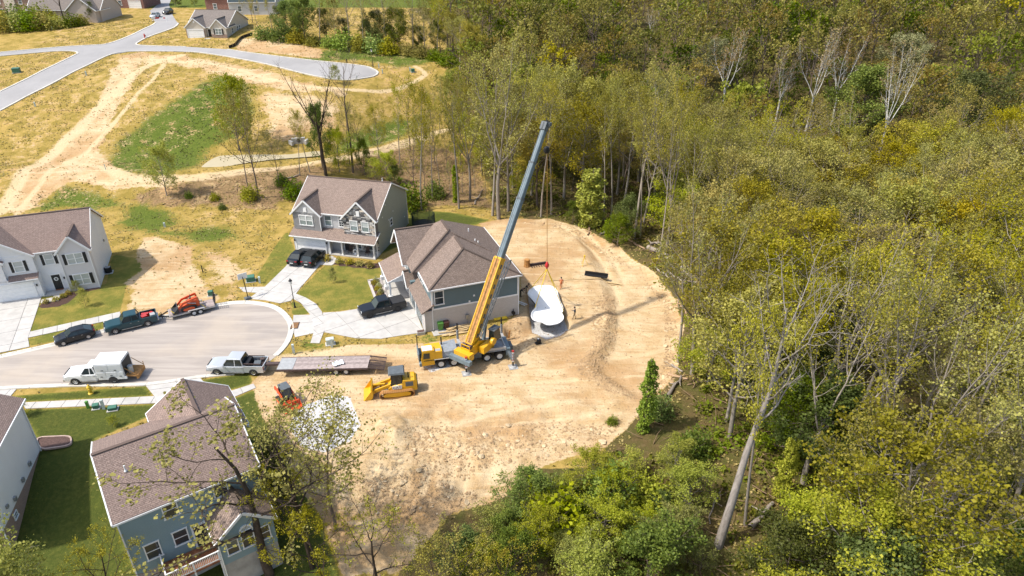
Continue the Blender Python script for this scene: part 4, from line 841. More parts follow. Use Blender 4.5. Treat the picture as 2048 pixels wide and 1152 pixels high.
h = house_back(-8, 34, 17, 10, 6, 9, -.08, 'brick_tan', 'shingle_far', 'brick two-storey house behind the hedge in the top left corner', [(2.5, .8), (2.5, 3.8), (5.5, 3.8), (9.5, .8), (9.5, 3.8), (14, .8), (14, 3.8)]); door(h, (6.2, 0, 0), 'f', 1.1, 2.3)
f = MB(); f.box((6.2, -.2, 3), (3.4, .5, 6)); f.build('entry_bay', 'siding_cream', h)
h = house_back(62, 42, 22, 11, 3.4, 8.2, -.04, 'siding_tan', 'shingle_far', 'long tan house with shaded gable among bare trees on the hill', [(3, .8), (18, .8)]); gable_roof(h, 13, 21.8, -2, 5, 3.4, 7.0, 'y', .3, 'shingle_far', name='gable_roof'); gable_body(13.2, 21.6, -1.9, 4, -.4, 3.4, 6.9, 'y').build('wall', 'siding_tan', h)
h = house_back(214, 16, 13, 10, 6, 9, -.1, 'brick_red', 'shingle_far', 'red brick house above the far street', [(2, .8), (5, .8), (2, 3.8), (5, 3.8)]); garage(h, (10, 0, 0), 'f', 4, 2.2)
h = house_back(414, 24, 12, 12, 4.5, 9, -.05, 'brick_red', 'shingle_red', 'house with dark red roof behind the cream bungalow', [(3, 1), (8, 1)])
h = house_back(462, 30, 14, 12, 4, 9.5, .06, 'siding_far', 'shingle_slate', 'house with dark slate roof half hidden by trees', [(3, 1), (8, 1)])
# ------------------------------------------------------------------ vehicles
def paint(name, col, rough=.3, metal=.0, coat=.25): return mat(name, col, rough, metal, var=.05, vs_=.6, coat=coat)
paint('paint_black', (.008, .009, .011)); paint('paint_teal', (.008, .045, .055)); paint('paint_white', (.70, .71, .71), .4); paint('paint_silver', (.50, .52, .54), .35, .3); paint('paint_yellow', (.66, .36, .015), .42, coat=.2); paint('paint_orange', (.62, .09, .02), .45, coat=.2)
paint('paint_red', (.45, .03, .02)); mat('rubber', (.025, .024, .023), .85); mat('rim_metal', (.45, .45, .45), .35, .8); mat('rim_white', (.62, .62, .60), .5); mat('plastic_dark', (.03, .03, .032), .6); mat_glass('car_glass', (.02, .03, .032), .05); mat('car_light', (.6, .62, .62), .15); mat('tail_light', (.35, .01, .01), .2)
mat('frame_grey', (.22, .24, .26), .6, var=.15); mat('boom_grey', (.135, .18, .205), .5, var=.15, vs_=1.2); mat('machine_grey', (.10, .115, .125), .6, var=.15); mat('deck_wood', (.33, .27, .25), .85, var=.2, rnd=.18); mat('rust_steel', (.075, .05, .045), .75, var=.25); mat('tool_rust', (.38, .19, .06), .8, var=.3); mat('strap_yellow', (.72, .50, .03), .7); mat('cable', (.30, .17, .05), .6); mat('hook_red', (.5, .03, .03), .5); mat('plate_steel', (.42, .42, .41), .5, .3)
def wheel(par, x, y, r, w, rim='rim_metal', s=1, name='wheel', z=None):
    z = r if z is None else z; t = MB(); k = w / 2; T = Matrix.Rotation(math.pi / 2, 4, 'X')
    t.T = Matrix.Translation((x, y, z)) @ T; t.lathe([(r * .6, -k), (r * .92, -k), (r, -k * .7), (r, k * .7), (r * .92, k), (r * .6, k)], n=18, cap=False); o = t.build(name, 'rubber', par, True)
    d = MB(); d.T = t.T; q = -s * k * .92; d.lathe([(r * .62, -s * k * .3), (r * .64, q * 1.02), (r * .56, q * 1.05), (r * .48, q * .75), (r * .2, q * .7), (r * .18, q * 1.0), (.01, q * 1.0)], n=18)
    for i in range(5): a = i * 2 * math.pi / 5; d.box((math.cos(a) * r * .36, math.sin(a) * r * .36, q * .86), (r * .38, r * .14, .04), rz=a)
    d.build('rim', rim, o, True); return o
def ring(x, zb, zt, hw, tw=.86, rnd=.1):
    h = zt - zb; r_ = min(rnd, h * .3)
    half = [(hw * .9, zb), (hw * .985, zb + r_), (hw, zb + h * .5), (hw * .985, zt - r_ * 1.1), (hw * tw, zt)]
    return [(x, y, z) for y, z in half] + [(x, -y, z) for y, z in reversed(half)]
def shell(par, secs, m, name='body'):
    mb = MB(); mb.loft([ring(*s) for s in secs]); return mb.build(name, m, par, True)
def cabin(par, x0, x1, x2, x3, zb, zt, wb, wt, m, roofm=None, glass='car_glass', mid=None):
    """glasshouse from windscreen foot x0 over the roof x1..x2 to the rear foot x3"""
    g = MB(); g.loft([[(x0, wb, zb), (x0, wb * .98, zb + .01), (x0, -wb * .98, zb + .01), (x0, -wb, zb)], [(x1, wb, zb), (x1, wt, zt - .04), (x1, -wt, zt - .04), (x1, -wb, zb)], [(x2, wb, zb), (x2, wt, zt - .04), (x2, -wt, zt - .04), (x2, -wb, zb)], [(x3, wb, zb), (x3, wb * .98, zb + .01), (x3, -wb * .98, zb + .01), (x3, -wb, zb)]]); g.build('window_glass', glass, par)
    r = MB(); r.loft([[(x1 + .05, wt * .9, zt - .055), (x1 + .05, wt * .9, zt - .01), (x1 + .05, -wt * .9, zt - .01), (x1 + .05, -wt * .9, zt - .055)], [(x1 - .1, wt + .02, zt - .06), (x1 - .1, wt * .93, zt + .01), (x1 - .1, -wt * .93, zt + .01), (x1 - .1, -wt - .02, zt - .06)], [((x1 + x2) / 2, wt + .02, zt - .06), ((x1 + x2) / 2, wt * .92, zt + .035), ((x1 + x2) / 2, -wt * .92, zt + .035), ((x1 + x2) / 2, -wt - .02, zt - .06)], [(x2, wt + .02, zt - .06), (x2, wt * .93, zt), (x2, -wt * .93, zt), (x2, -wt - .02, zt - .06)]])
    ro = r.build('roof', roofm or m, par, True); p = MB()
    for s in (-1, 1):
        p.bar((x0, s * wb * .99, zb), (x1, s * (wt + .005), zt - .03), .07, .06); p.bar((x3, s * wb * .99, zb), (x2, s * (wt + .005), zt - .03), .1, .06)
        for xm in (mid or [(x1 + x2) / 2]): p.bar((xm, s * wb * 1.0, zb), (xm, s * (wt + .008), zt - .04), .08, .03)
        p.bar((x1, s * (wt + .01), zt - .045), (x2, s * (wt + .01), zt - .045), .05, .05)
    p.build('pillar', m, par); return ro
def arches(par, xs, y, r):
    for x in xs:
        for s in (-1, 1):
            a = MB(); n = 12
            a.extrude([(x + math.cos(t) * r, s * (y - .03), r * .86 + math.sin(t) * r) for t in [math.pi * i / n for i in range(n + 1)]] + [(x - r, s * (y - .03), .3), (x + r, s * (y - .03), .3)], (0, s * .046, 0)); a.build('wheel_arch', 'plastic_dark', par)
def lights(par, x, y, z, m, w=.32, h=.16, name='headlight', d=.06):
    for s in (-1, 1): b = MB(); b.box((x, s * y, z), (d, w, h)); b.build(name, m, par)
def mirrors(par, x, y, z, m):
    for s in (-1, 1): b = MB(); b.box((x, s * (y + .1), z), (.1, .2, .15)); b.build('mirror', m, par)
def doors(par, xs, y, z0, z1, m):
    for a, b in xs:
        for s in (-1, 1):
            d = MB(); d.box(((a + b) / 2, s * y, (z0 + z1) / 2), (abs(b - a) - .03, .03, z1 - z0)); o = d.build('door', m, par)
            h = MB(); h.box((min(a, b) + .15, s * (y + .025), z1 - .1), (.16, .03, .04)); h.build('handle', 'rim_metal', o)
def pose(f, r, xf, xr, hw, z=None):
    """near-side (left) wheel contacts in the photo -> centre point and heading"""
    a, b = np.array(P(*f)), np.array(P(*r)); d = (a - b)[:2]; d = d / np.linalg.norm(d); left = np.array((-d[1], d[0])); m = (a + b)[:2] / 2
    c = m - d * (xf + xr) / 2 - left * hw
    return (float(c[0]), float(c[1]), .015 if z is None else z), math.atan2(d[1], d[0])
def car(label, paintm, loc, rz, L=4.6, W=1.8, H=1.45, hood=.92, belt=.95, xs=(.95, .25, -1.1, -2.0), r=.33, wx=(1.4, -1.35), tail=1.0, rim='rim_metal', name='parked_car', cat='car', group=None):
    g = thing(name, loc, rz, label, cat, group); h = L / 2; w = W / 2
    shell(g, [(h, .32, hood - .25, w * .78), (h - .12, .24, hood - .14, w * .93), (h - .6, .2, hood - .03, w), (xs[0] + .1, .19, belt, w, .9), (0, .19, belt, w * 1.0, .9), (xs[3] + .25, .2, tail, w, .88), (-h + .18, .26, tail - .03, w * .95), (-h, .36, tail - .22, w * .82)], paintm)
    cabin(g, *xs, belt - .03, H, w * .92, w * .70, paintm)
    arches(g, wx, w - .012, r * 1.16); doors(g, [(wx[0] - r - .12, .0), (-.02, wx[1] + r + .08)], w - .005, .32, belt - .06, paintm)
    for x in wx:
        for s in (-1, 1): wheel(g, x, s * (w - .06), r, .2, rim, s)
    lights(g, h - .08, w * .68, hood - .2, 'car_light'); lights(g, -h + .07, w * .7, tail - .14, 'tail_light', name='tail_light'); mirrors(g, xs[0] - .25, w * .95, belt + .05, paintm)
    b = MB(); b.box((h - .02, 0, .42), (.08, W * .5, .18)); b.build('grille', 'plastic_dark', g); b = MB(); b.box((-h + .0, 0, .62), (.05, .5, .13)); b.build('number_plate', 'car_light', g)
    return g
def pickup(label, paintm, loc, rz, L=5.8, W=2.0, H=1.9, r=.41, wx=(1.85, -1.72), cab=(1.15, .55, -.75, -1.0), bed0=-1.05, rim='rim_metal', cover=None, bed=True, name='pickup_truck', belt=1.18):
    g = thing(name, loc, rz, label, 'pickup truck'); h = L / 2; w = W / 2; hood = belt - .02
    shell(g, [(h, .5, hood - .22, w * .88), (h - .1, .42, hood - .1, w * .97), (h - .7, .4, hood + .01, w), (cab[0] + .1, .38, belt, w, .92), (bed0 + .05, .38, belt, w, .94), (bed0, .38, belt, w, .94)], paintm)
    cabin(g, *cab, belt - .03, H, w * .93, w * .76, paintm, mid=[(cab[1] + cab[2]) / 2 - .05])
    if bed:
        b = MB(); zb, zt = .62, belt + .05
        for s in (-1, 1): b.box(((bed0 - h) / 2, s * (w - .05), (zb + zt) / 2 - .1), (h + bed0 - .06, .1, zt - zb + .2))
        b.box((bed0 - .05, 0, (zb + zt) / 2), (.08, W - .1, zt - zb)); b.box(((bed0 - h) / 2, 0, .6), (h + bed0, W - .12, .08)); b.build('cargo_bed', paintm, g)
        b = MB(); b.box((-h + .05, 0, (zb + zt) / 2), (.08, W - .16, zt - zb - .02)); b.build('tailgate', paintm, g)
        if cover: b = MB(); b.box(((bed0 - h) / 2, 0, zt + .02), (h + bed0 - .1, W - .16, .05)); b.build('bed_cover', cover, g)
        else: b = MB(); b.box(((bed0 - h) / 2, 0, .66), (h + bed0 - .15, W - .22, .03)); b.build('bed_liner', 'plastic_dark', g)
    arches(g, wx, w - .01, r * 1.14); doors(g, [(cab[0] - .1, (cab[1] + cab[2]) / 2), ((cab[1] + cab[2]) / 2 - .04, bed0 + .08)], w - .003, .5, belt - .07, paintm)
    for x in wx:
        for s in (-1, 1): wheel(g, x, s * (w - .095), r, .27, rim, s)
    lights(g, h - .05, w * .78, hood - .2, 'car_light', .3, .24); mirrors(g, cab[0] - .2, w, belt + .1, paintm)
    b = MB(); b.box((h - .03, 0, hood - .22), (.1, W * .58, .3)); b.build('grille', 'plastic_dark', g); b = MB(); b.box((h + .03, 0, .56), (.14, W * .92, .2)); b.build('bumper', 'rim_metal', g)
    if bed: b = MB(); b.box((-h - .05, 0, .58), (.16, W * .9, .18)); b.build('bumper', 'rim_metal', g); lights(g, -h + .03, w * .9, .98, 'tail_light', .12, .4, 'tail_light')
    b = MB()
    for s in (-1, 1): b.box(((cab[0] + bed0) / 2, s * (w + .04), .42), (cab[0] - bed0, .14, .06))
    b.build('running_board', 'rim_metal', g); return g
l, a = pose((129.5, 692), (178, 678.5), 1.3, -1.3, .9); car('shiny black hatchback parked at the kerb behind the white work truck', 'paint_black', l, a, 4.25, 1.82, 1.42, .9, .96, (.95, .2, -1.1, -1.95), .34, (1.3, -1.3), 1.02)
l, a = pose((234.5, 668), (296, 653), 1.85, -1.72, .98); tp = pickup('dark teal pickup truck with red tools in its bed, hitched to the small trailer', 'paint_teal', l, a); TEAL = (l, a)
l, a = pose((740.8, 637.3), (797, 624), 1.85, -1.75, 1.0); pickup('black pickup truck with covered bed on the driveway of the blue house', 'paint_black', (l[0], l[1], .07), a, 5.85, 2.05, 1.92, .42, (1.88, -1.78), cover='plastic_dark', rim='plastic_dark')
l, a = pose((434.8, 750.6), (510, 751.8), 2.0, -2.0, 1.0); pickup('silver pickup truck in front of the long flatbed trailer', 'paint_silver', l, a, 6.3, 2.05, 2.0, .42, (2.05, -2.0), (1.35, .75, -.75, -.95), -1.0); SILV = (l, a)
hd = math.pi / 2 - .23
for px, lab, kw in (((584, 535), 'black sedan on the left of the two cars outside the stone-gabled house', dict(L=4.85, W=1.84, H=1.45, xs=(1.0, .25, -1.0, -1.85), wx=(1.45, -1.4))), ((613, 538), 'dark green-black SUV on the right of the two cars outside the stone-gabled house', dict(L=4.6, W=1.88, H=1.72, hood=1.05, belt=1.08, xs=(1.0, .45, -1.75, -2.15), r=.37, wx=(1.38, -1.35), tail=1.1))):
    p = P(*px); car(lab, 'paint_black', (p[0] + math.cos(hd) * kw['L'] / 2, p[1] + math.sin(hd) * kw['L'] / 2, .07), hd, **kw)
p = P(311, 36); p2 = P(307, 28); car('pale car parked on the far street on the hill', 'paint_silver', (p[0], p[1], p[2] + .1), math.pi * -.48, 4.7, 1.8, 1.5)
p = P(337, 28); car('dark car parked on the far street beside a pale one', 'paint_black', (p[0], p[1], p[2] + .1), math.pi * -.5, 4.7, 1.8, 1.6)
def cargo(label, base, rz, items, name='tool_load', cat='tools'):
    g = thing(name, base, rz, label, cat)
    for nm, m, c, d, r in items: b = MB(); b.box(c, d, rz=r, taper=.9); b.build(nm, m, g)
    return g
def off(base, rz, x, y, z): return (base[0] + x * math.cos(rz) - y * math.sin(rz), base[1] + x * math.sin(rz) + y * math.cos(rz), base[2] + z)
cargo('red compactor and pale box lying in the teal pickup bed', off(TEAL[0], TEAL[1], -2.0, 0, .68), TEAL[1], [('red_box', 'paint_red', (.5, .35, .3), (.7, .7, .6), .3), ('red_frame', 'paint_red', (.35, -.4, .25), (.9, .5, .45), -.2), ('pale_box', 'plate_steel', (-.45, .2, .25), (.6, .8, .5), .1), ('sack', 'paint_red', (-.3, -.5, .2), (.5, .5, .4), .6)])
cargo('dark rack and tools piled in the silver pickup bed', off(SILV[0], SILV[1], -2.0, 0, .68), SILV[1], [('toolbox', 'black_metal', (.75, 0, .35), (.45, 1.7, .7), 0), ('rack', 'rust_steel', (.1, .8, .75), (1.9, .08, .08), 0), ('rack', 'rust_steel', (.1, -.8, .75), (1.9, .08, .08), 0), ('tank', 'machine_grey', (-.3, .2, .3), (.8, .9, .55), .2), ('spool', 'rust_steel', (-.6, -.5, .3), (.5, .5, .6), .4)])
# ---- white utility truck
def utility_truck():
    l, a = pose((153, 770), (232.5, 766), 2.1, -1.85, 1.0); g = pickup('white work truck with tall enclosed body and open rusty tailgate', 'paint_white', l, a, 6.6, 2.1, 2.0, .43, (2.15, -1.85), (1.45, .85, .15, -.1), -.15, bed=False, name='utility_truck', rim='rim_white', belt=1.25)
    g['category'] = 'truck'; b = MB(); w = 1.12
    b.loft([[(x, w, .75), (x, w, 1.55), (x, w * .98, 2.55), (x, w * .8, 2.78), (x, -w * .8, 2.78), (x, -w * .98, 2.55), (x, -w, 1.55), (x, -w, .75)] for x in (-.25, -3.1)]); b.build('work_body', 'paint_white', g)
    for s in (-1, 1):
        for x0, x1, z0, z1 in ((-.35, -1.2, .85, 1.5), (-1.28, -2.35, .98, 1.5), (-2.42, -3.05, .85, 1.5), (-.4, -1.6, 1.65, 2.45), (-1.7, -3.0, 1.65, 2.45)):
            d = MB(); d.box(((x0 + x1) / 2, s * (w + .01), (z0 + z1) / 2), (x0 - x1, .04, z1 - z0), rx=-s * (.02 if z0 < 1.6 else .03)); o = d.build('side_hatch', 'paint_white', g); k = MB(); k.box(((x0 + x1) / 2, s * (w + .045), z0 + .12), (.24, .04, .06)); k.build('latch', 'black_metal', o)
        f = MB(); f.box((-1.85, s * 1.04, .72), (2.9, .2, .3)); f.build('skirt', 'paint_white', g)
    i = MB(); i.box((-3.12, 0, 1.75), (.06, 1.8, 1.5)); i.build('open_rear', 'plastic_dark', g); t = MB(); t.box((-3.75, 0, .82), (1.25, 2.0, .12), ry=-.06); t.box((-4.3, 0, .62), (.2, 1.9, .45)); t.build('tail_platform', 'tool_rust', g)
    for s in (-1, 1): q = MB(); q.bar((-3.2, s * .98, 1.9), (-4.3, s * .98, .95), .05); q.bar((-4.3, s * .98, .8), (-4.3, s * .98, 1.35), .05); q.build('tail_stay', 'tool_rust', g)
    q = MB(); q.tube((-3.5, .3, .9), (-3.5, .3, 1.7), .28, n=12); q.build('drum', 'plate_steel', g); b = MB(); b.box((-1.6, 0, .62), (5, .9, .25)); b.build('chassis', 'black_metal', g); arches(g, (-1.85,), 1.14, .5); return g
utility_truck()
# ---- trailers
def trailer_small():
    a_, b_ = P(377, 645), P(392, 643); rz = TEAL[1]; c = off((TEAL[0][0], TEAL[0][1], .015), rz, -6.9, 0, 0); g = thing('equipment_trailer', c, rz, 'silver equipment trailer carrying an orange loader behind the teal pickup', 'trailer')
    f = MB(); f.box((0, 0, .52), (5.4, 2.0, .16)); f.build('deck_frame', 'plate_steel', g)
    for i in range(9): p = MB(); p.box((0, -.88 + i * .22, .62), (5.3, .2, .05)); p.build('plank', 'deck_wood', g)
    t = MB(); t.bar((2.7, .8, .5), (3.75, 0, .5), .1, .14); t.bar((2.7, -.8, .5), (3.75, 0, .5), .1, .14); t.box((3.85, 0, .52), (.3, .12, .12)); t.tube((3.5, 0, .1), (3.5, 0, 1.0), .05); t.build('tongue', 'black_metal', g)
    for x in (-.1, -.85):
        for s in (-1, 1): wheel(g, x, s * 1.08, .36, .2, 'rim_white', s)
    for s in (-1, 1): m_ = MB(); m_.box((-.48, s * 1.08, .8), (1.75, .26, .05)); m_.box((.42, s * 1.08, .68), (.1, .26, .25), ry=.4); m_.box((-1.36, s * 1.08, .68), (.1, .26, .25), ry=-.4); m_.build('mudguard', 'plate_steel', g)
    for s in (-1, 1):
        r = MB()
        for k in (-.3, .3): r.bar((-2.7, s * .55 + k, .6), (-2.95, s * .55 + k, 1.95), .07)
        for i in range(5): r.bar((-2.72 - .05 * i, s * .55 - .3, .75 + .28 * i), (-2.72 - .05 * i, s * .55 + .3, .75 + .28 * i), .05)
        r.build('ramp', 'black_metal', g)
    for x, s in ((1.9, 1), (1.9, -1), (-1.6, 1), (-1.6, -1)): k = MB(); k.bar((x, s * .95, .66), (x + .5, s * .45, 1.1), .05); k.build('tie_strap', 'strap_yellow', g)
    return g, c, rz
def skid_cab(g):
    c = MB(); c.loft([[(.75, .42, .6), (.75, -.42, .6), (-.45, -.42, .8), (-.45, .42, .8)], [(.5, .42, 1.9), (.5, -.42, 1.9), (-.5, -.42, 1.95), (-.5, .42, 1.95)]]); c.build('cab_glass', 'car_glass', g); c = MB(); c.box((0, 0, 1.98), (1.25, .98, .1)); c.build('cab_roof', 'machine_grey', g); c = MB()
    for x, y in ((.75, .44), (.75, -.44), (-.45, .44), (-.45, -.44)): c.bar((x, y, .62), (x * .75 - .1, y, 1.95), .08)
    c.build('cab_frame', 'plastic_dark', g)
def skid_steer(loc, rz, label, bucket='plastic_dark', up=.0, cab=True):
    g = thing('track_loader', loc, rz, label, 'loader')
    for s in (-1, 1):
        t = MB(); y = s * .68; pr = [(.85, .12), (1.0, .3), (.8, .5), (-.3, .62), (-.85, .5), (-.95, .28), (-.8, .08), (.6, .02)]
        t.extrude([(x, y - .17, z) for x, z in pr], (0, .34, 0)); o = t.build('track', 'rubber', g); q = MB(); q.extrude([(x * .72, y + s * .175, .08 + z * .72) for x, z in pr], (0, s * .02, 0)); q.build('track_frame', 'paint_orange', o)
    b = MB(); b.loft([[(x, .5, .25), (x, .5, zt), (x, -.5, zt), (x, -.5, .25)] for x, zt in ((.9, .6), (.3, .8), (-.4, 1.1), (-1.15, 1.2), (-1.3, 1.0))]); b.build('body', 'paint_orange', g); b = MB(); b.box((-1.3, 0, .7), (.08, .9, .6)); b.build('engine_grille', 'plastic_dark', g)
    if not cab:
        c = MB(); c.box((-.1, 0, .95), (.5, .5, .12)); c.box((-.35, 0, 1.2), (.1, .5, .5)); c.build('seat', 'plastic_dark', g); c = MB(); c.bar((-.5, .42, .9), (-.45, .42, 1.65), .07); c.bar((-.5, -.42, .9), (-.45, -.42, 1.65), .07); c.bar((-.45, -.45, 1.62), (-.45, .45, 1.62), .07); c.build('roll_bar', 'plastic_dark', g)
    else: skid_cab(g)
    for s in (-1, 1):
        a = MB(); y = s * .62; a.bar((-1.15, y, 1.15), (-1.05, y, 1.55), .16, .22); a.bar((-1.1, y, 1.5), (.6, y, 1.1 + up), .15, .26); a.bar((.55, y, 1.12 + up), (1.25, y, .42 + up), .14, .24); a.build('lift_arm', 'paint_orange', g); h = MB(); h.tube((-.9, y, .75), (.3, y, 1.12), .06); h.build('ram', 'plate_steel', g)
    k = MB(); y = .92; k.loft([[(1.25, s, .75 + up), (1.2, s, .2 + up), (1.35, s, .06 + up), (2.0, s, .04 + up), (2.0, s, .09 + up), (1.45, s, .14 + up), (1.32, s, .25 + up), (1.35, s, .72 + up)] for s in (-y, y)]); o = k.build('bucket', bucket, g)
    for s in (-y, y): q = MB(); q.extrude([(1.25, s - .02, .75 + up), (1.2, s - .02, .2 + up), (1.35, s - .02, .05 + up), (2.0, s - .02, .05 + up)], (0, .04, 0)); q.build('bucket_side', bucket, o)
    for s in (-.3, .3): h = MB(); h.box((-1.2, s * 1.3, 1.05), (.06, .16, .1)); h.build('tail_light', 'tail_light', g)
    return g
tg, tc, trz = trailer_small(); skid_steer(off(tc, trz, .3, 0, .65), trz, 'orange compact track loader strapped on the small silver trailer', cab=False)
fr, rr = P(592, 826), P(560, 785); d_ = (fr[0] - rr[0], fr[1] - rr[1]); skid_steer((( fr[0] * .45 + rr[0] * .55), fr[1] * .45 + rr[1] * .55, P(575, 806)[2]), math.atan2(d_[1], d_[0]), 'orange compact track loader on the gravel behind the sparse foreground tree', 'paint_orange')
def flatbed():
    A, B = np.array(G(558, 728, .95)), np.array(G(739, 724, .95)); d = (A - B)[:2]; L = np.linalg.norm(d); rz = math.atan2(d[1], d[0]); c = (A + B) / 2; g = thing('flatbed_trailer', (c[0], c[1], .05), rz, 'long flatbed trailer with plank deck and lowered slatted ramp', 'trailer'); h = L / 2; w = 1.25
    f = MB(); f.box((0, 0, .72), (L, .9, .3))
    for s in (-1, 1): f.box((0, s * (w - .04), .84), (L, .1, .2))
    f.build('chassis', 'rust_steel', g)
    for i in range(10): y = -w + .1 + (i + .5) * (2 * w - .2) / 10; p = MB(); p.box((0, y, .94), (L - .1, .225, .05)); p.build('plank', 'deck_wood', g)
    s_ = MB(); s_.box((h - .9, .1, .985), (1.7, 2.1, .04)); s_.build('steel_plate', 'plate_steel', g)
    r = MB()
    for y in (-w + .1, -.4, .4, w - .1): r.bar((-h - .02, y, .9), (-h - 1.75, y, .62), .08, .1)
    o = r.build('ramp', 'rust_steel', g)
    for i in range(14): q = MB(); x = -h - .1 - i * .125; q.bar((x, -w + .05, .93 - i * .021), (x, w - .05, .93 - i * .021), .055, .06); q.build('slat', 'rust_steel', o)
    for x in (-1.4, -2.5):
        for s in (-1, 1): wheel(g, x, s * .95, .38, .26, 'rim_white', s)
    n = MB(); n.box((h + .9, 0, .95), (1.9, .5, .22)); n.bar((h + 1.7, 0, .95), (h + 1.9, 0, 1.15), .2); n.build('gooseneck', 'rust_steel', g); return g, (c[0], c[1], .05), rz
fg, fcn, frz = flatbed()
t = thing('tarp_sheet', off(fcn, frz, -1.6, .35, 1.03), frz + .5, 'crumpled white sheet lying on the flatbed deck', 'sheet'); b = MB(); rg = random.Random(4); n = 7
b.loft([[((i / n - .5) * 1.2 + rg.uniform(-.05, .05), (j / n - .5) * .8 + rg.uniform(-.05, .05), .04 + rg.uniform(0, .16)) for j in range(n + 1)] for i in range(n + 1)], cap=False, close=False); o = b.build('cloth', 'paint_white', t); md = o.modifiers.new('s', 'SOLIDIFY'); md.thickness = .02
# ---- yellow track loader
def dozer():
    a, b_ = np.array(P(768, 797)), np.array(P(822, 791)); d = (a - b_)[:2]; d /= np.linalg.norm(d); rz = math.atan2(d[1], d[0]); left = np.array((-d[1], d[0])); c = (a + b_)[:2] / 2 - left * 1.0; z = ground_z(*c) + .02; g = thing('bulldozer', (c[0], c[1], z), rz, 'yellow track loader with dark cab roof digging below the flatbed trailer', 'bulldozer')
    shoe = MB(); shoe.box((0, 0, 0), (.17, .5, .05)); shoe.box((.03, 0, .04), (.04, .5, .05)); sm = shoe.mesh('track_shoe', 'tool_rust')
    for s in (-1, 1):
        y = s * .95; fr_ = MB(); fr_.extrude([(1.35, y - .16, .25), (1.45, y - .16, .5), (1.1, y - .16, .68), (-1.1, y - .16, .72), (-1.45, y - .16, .5), (-1.35, y - .16, .22), (0, y - .16, .15)], (0, .32, 0)); o = fr_.build('track_frame', 'paint_yellow', g)
        lp = []; R1, zc = .38, .46
        for i in range(8): t = -math.pi / 2 + math.pi * i / 8; lp.append((1.4 + math.cos(t) * R1, zc + math.sin(t) * R1, t + math.pi / 2))
        for i in range(15): lp.append((1.4 - i * 2.8 / 15, zc + R1 - .04 * math.sin(math.pi * i / 15), math.pi))
        for i in range(8): t = math.pi / 2 + math.pi * i / 8; lp.append((-1.4 + math.cos(t) * R1, zc + math.sin(t) * R1, t + math.pi / 2))
        for i in range(15): lp.append((-1.4 + i * 2.8 / 15, zc - R1, 2 * math.pi))
        for x, zz, t in lp: place('track_shoe', sm, o, (x, y, zz), (0, -t + math.pi, 0))
    b = MB(); b.loft([[(x, hw, .55), (x, hw, zt), (x, hw * .85, zt + .08), (x, -hw * .85, zt + .08), (x, -hw, zt), (x, -hw, .55)] for x, hw, zt in ((.9, .6, .9), (.5, .72, 1.25), (-.6, .75, 1.45), (-.7, .78, 1.9), (-1.9, .78, 1.85), (-2.15, .7, 1.6))]); b.build('body', 'paint_yellow', g, True)
    r = MB(); r.box((-2.18, 0, 1.2), (.1, 1.1, 1.0)); r.build('radiator_grille', 'plastic_dark', g); e_ = MB(); e_.tube((-1.3, .3, 1.9), (-1.3, .3, 2.6), .07); e_.build('exhaust_pipe', 'black_metal', g)
    for s in (-1, 1): v = MB(); v.box((-1.35, s * .785, 1.45), (.8, .03, .55)); v.build('side_grille', 'machine_grey', g)
    c_ = MB(); c_.loft([[(.55, .6, 1.2), (.55, -.6, 1.2), (-.6, -.65, 1.35), (-.6, .65, 1.35)], [(.35, .58, 2.7), (.35, -.58, 2.7), (-.65, -.6, 2.7), (-.65, .6, 2.7)]]); c_.build('cab_glass', 'car_glass', g); c_ = MB(); c_.loft([[(.75, .75, 2.72), (.75, -.75, 2.72), (-.95, -.8, 2.72), (-.95, .8, 2.72)], [(.65, .68, 2.88), (.65, -.68, 2.88), (-.85, -.72, 2.9), (-.85, .72, 2.9)]]); c_.build('cab_roof', 'machine_grey', g); c_ = MB()
    for x, y in ((.55, .62), (.55, -.62), (-.62, .67), (-.62, -.67), (0, .64), (0, -.64)): c_.bar((x, y, 1.25), (x * .8 - .07, y * .95, 2.74), .1)
    c_.box((-.12, 0, 2.72), (1.25, 1.32, .08)); c_.build('cab_frame', 'plastic_dark', g)
    for s in (-1, 1):
        k = MB(); k.bar((.55, s * .5, 1.35), (2.3, s * .5, .75), .16, .34); k.bar((2.2, s * .5, .8), (2.65, s * .5, .45), .16, .3); k.build('lift_arm', 'paint_yellow', g); h = MB(); h.tube((.7, s * .5, .85), (1.8, s * .5, .95), .08); h.build('ram', 'plate_steel', g)
    lk = MB(); lk.bar((1.2, 0, 1.2), (2.4, 0, 1.25), .2, .16); lk.build('linkage', 'paint_yellow', g); y = 1.1; k = MB(); k.loft([[(2.5, s, 1.3), (2.45, s, .7), (2.55, s, .3), (2.85, s, .1), (3.5, s, .08), (3.5, s, .14), (2.95, s, .2), (2.7, s, .38), (2.62, s, .7), (2.66, s, 1.42)] for s in (-y, y)]); o = k.build('bucket', 'paint_yellow', g)
    for s in (-y, y): q = MB(); q.extrude([(2.5, s - .02, 1.4), (2.45, s - .02, .7), (2.55, s - .02, .3), (2.85, s - .02, .1), (3.45, s - .02, .1)], (0, .04, 0)); q.build('bucket_side', 'paint_yellow', o)
    tx = bpy.data.curves.new('logo', 'FONT'); tx.body = 'CAT'; tx.size = .42; tx.align_x = 'CENTER'; to = bpy.data.objects.new('logo', tx); COL.objects.link(to); dg = bpy.context.evaluated_depsgraph_get(); me = bpy.data.meshes.new_from_object(to.evaluated_get(dg)); bpy.data.objects.remove(to)
    me.materials.clear(); me.materials.append(M['plastic_dark'])
    for s in (1, -1): pl = MB(); pl.box((-.05, s * .79, 1.14), (1.0, .03, .4)); pp = pl.build('name_panel', 'paint_white', g); place('lettering', me, pp, (-.05, s * .812, 1.0), (math.pi / 2, 0, math.pi if s > 0 else 0))
    return g
dozer()
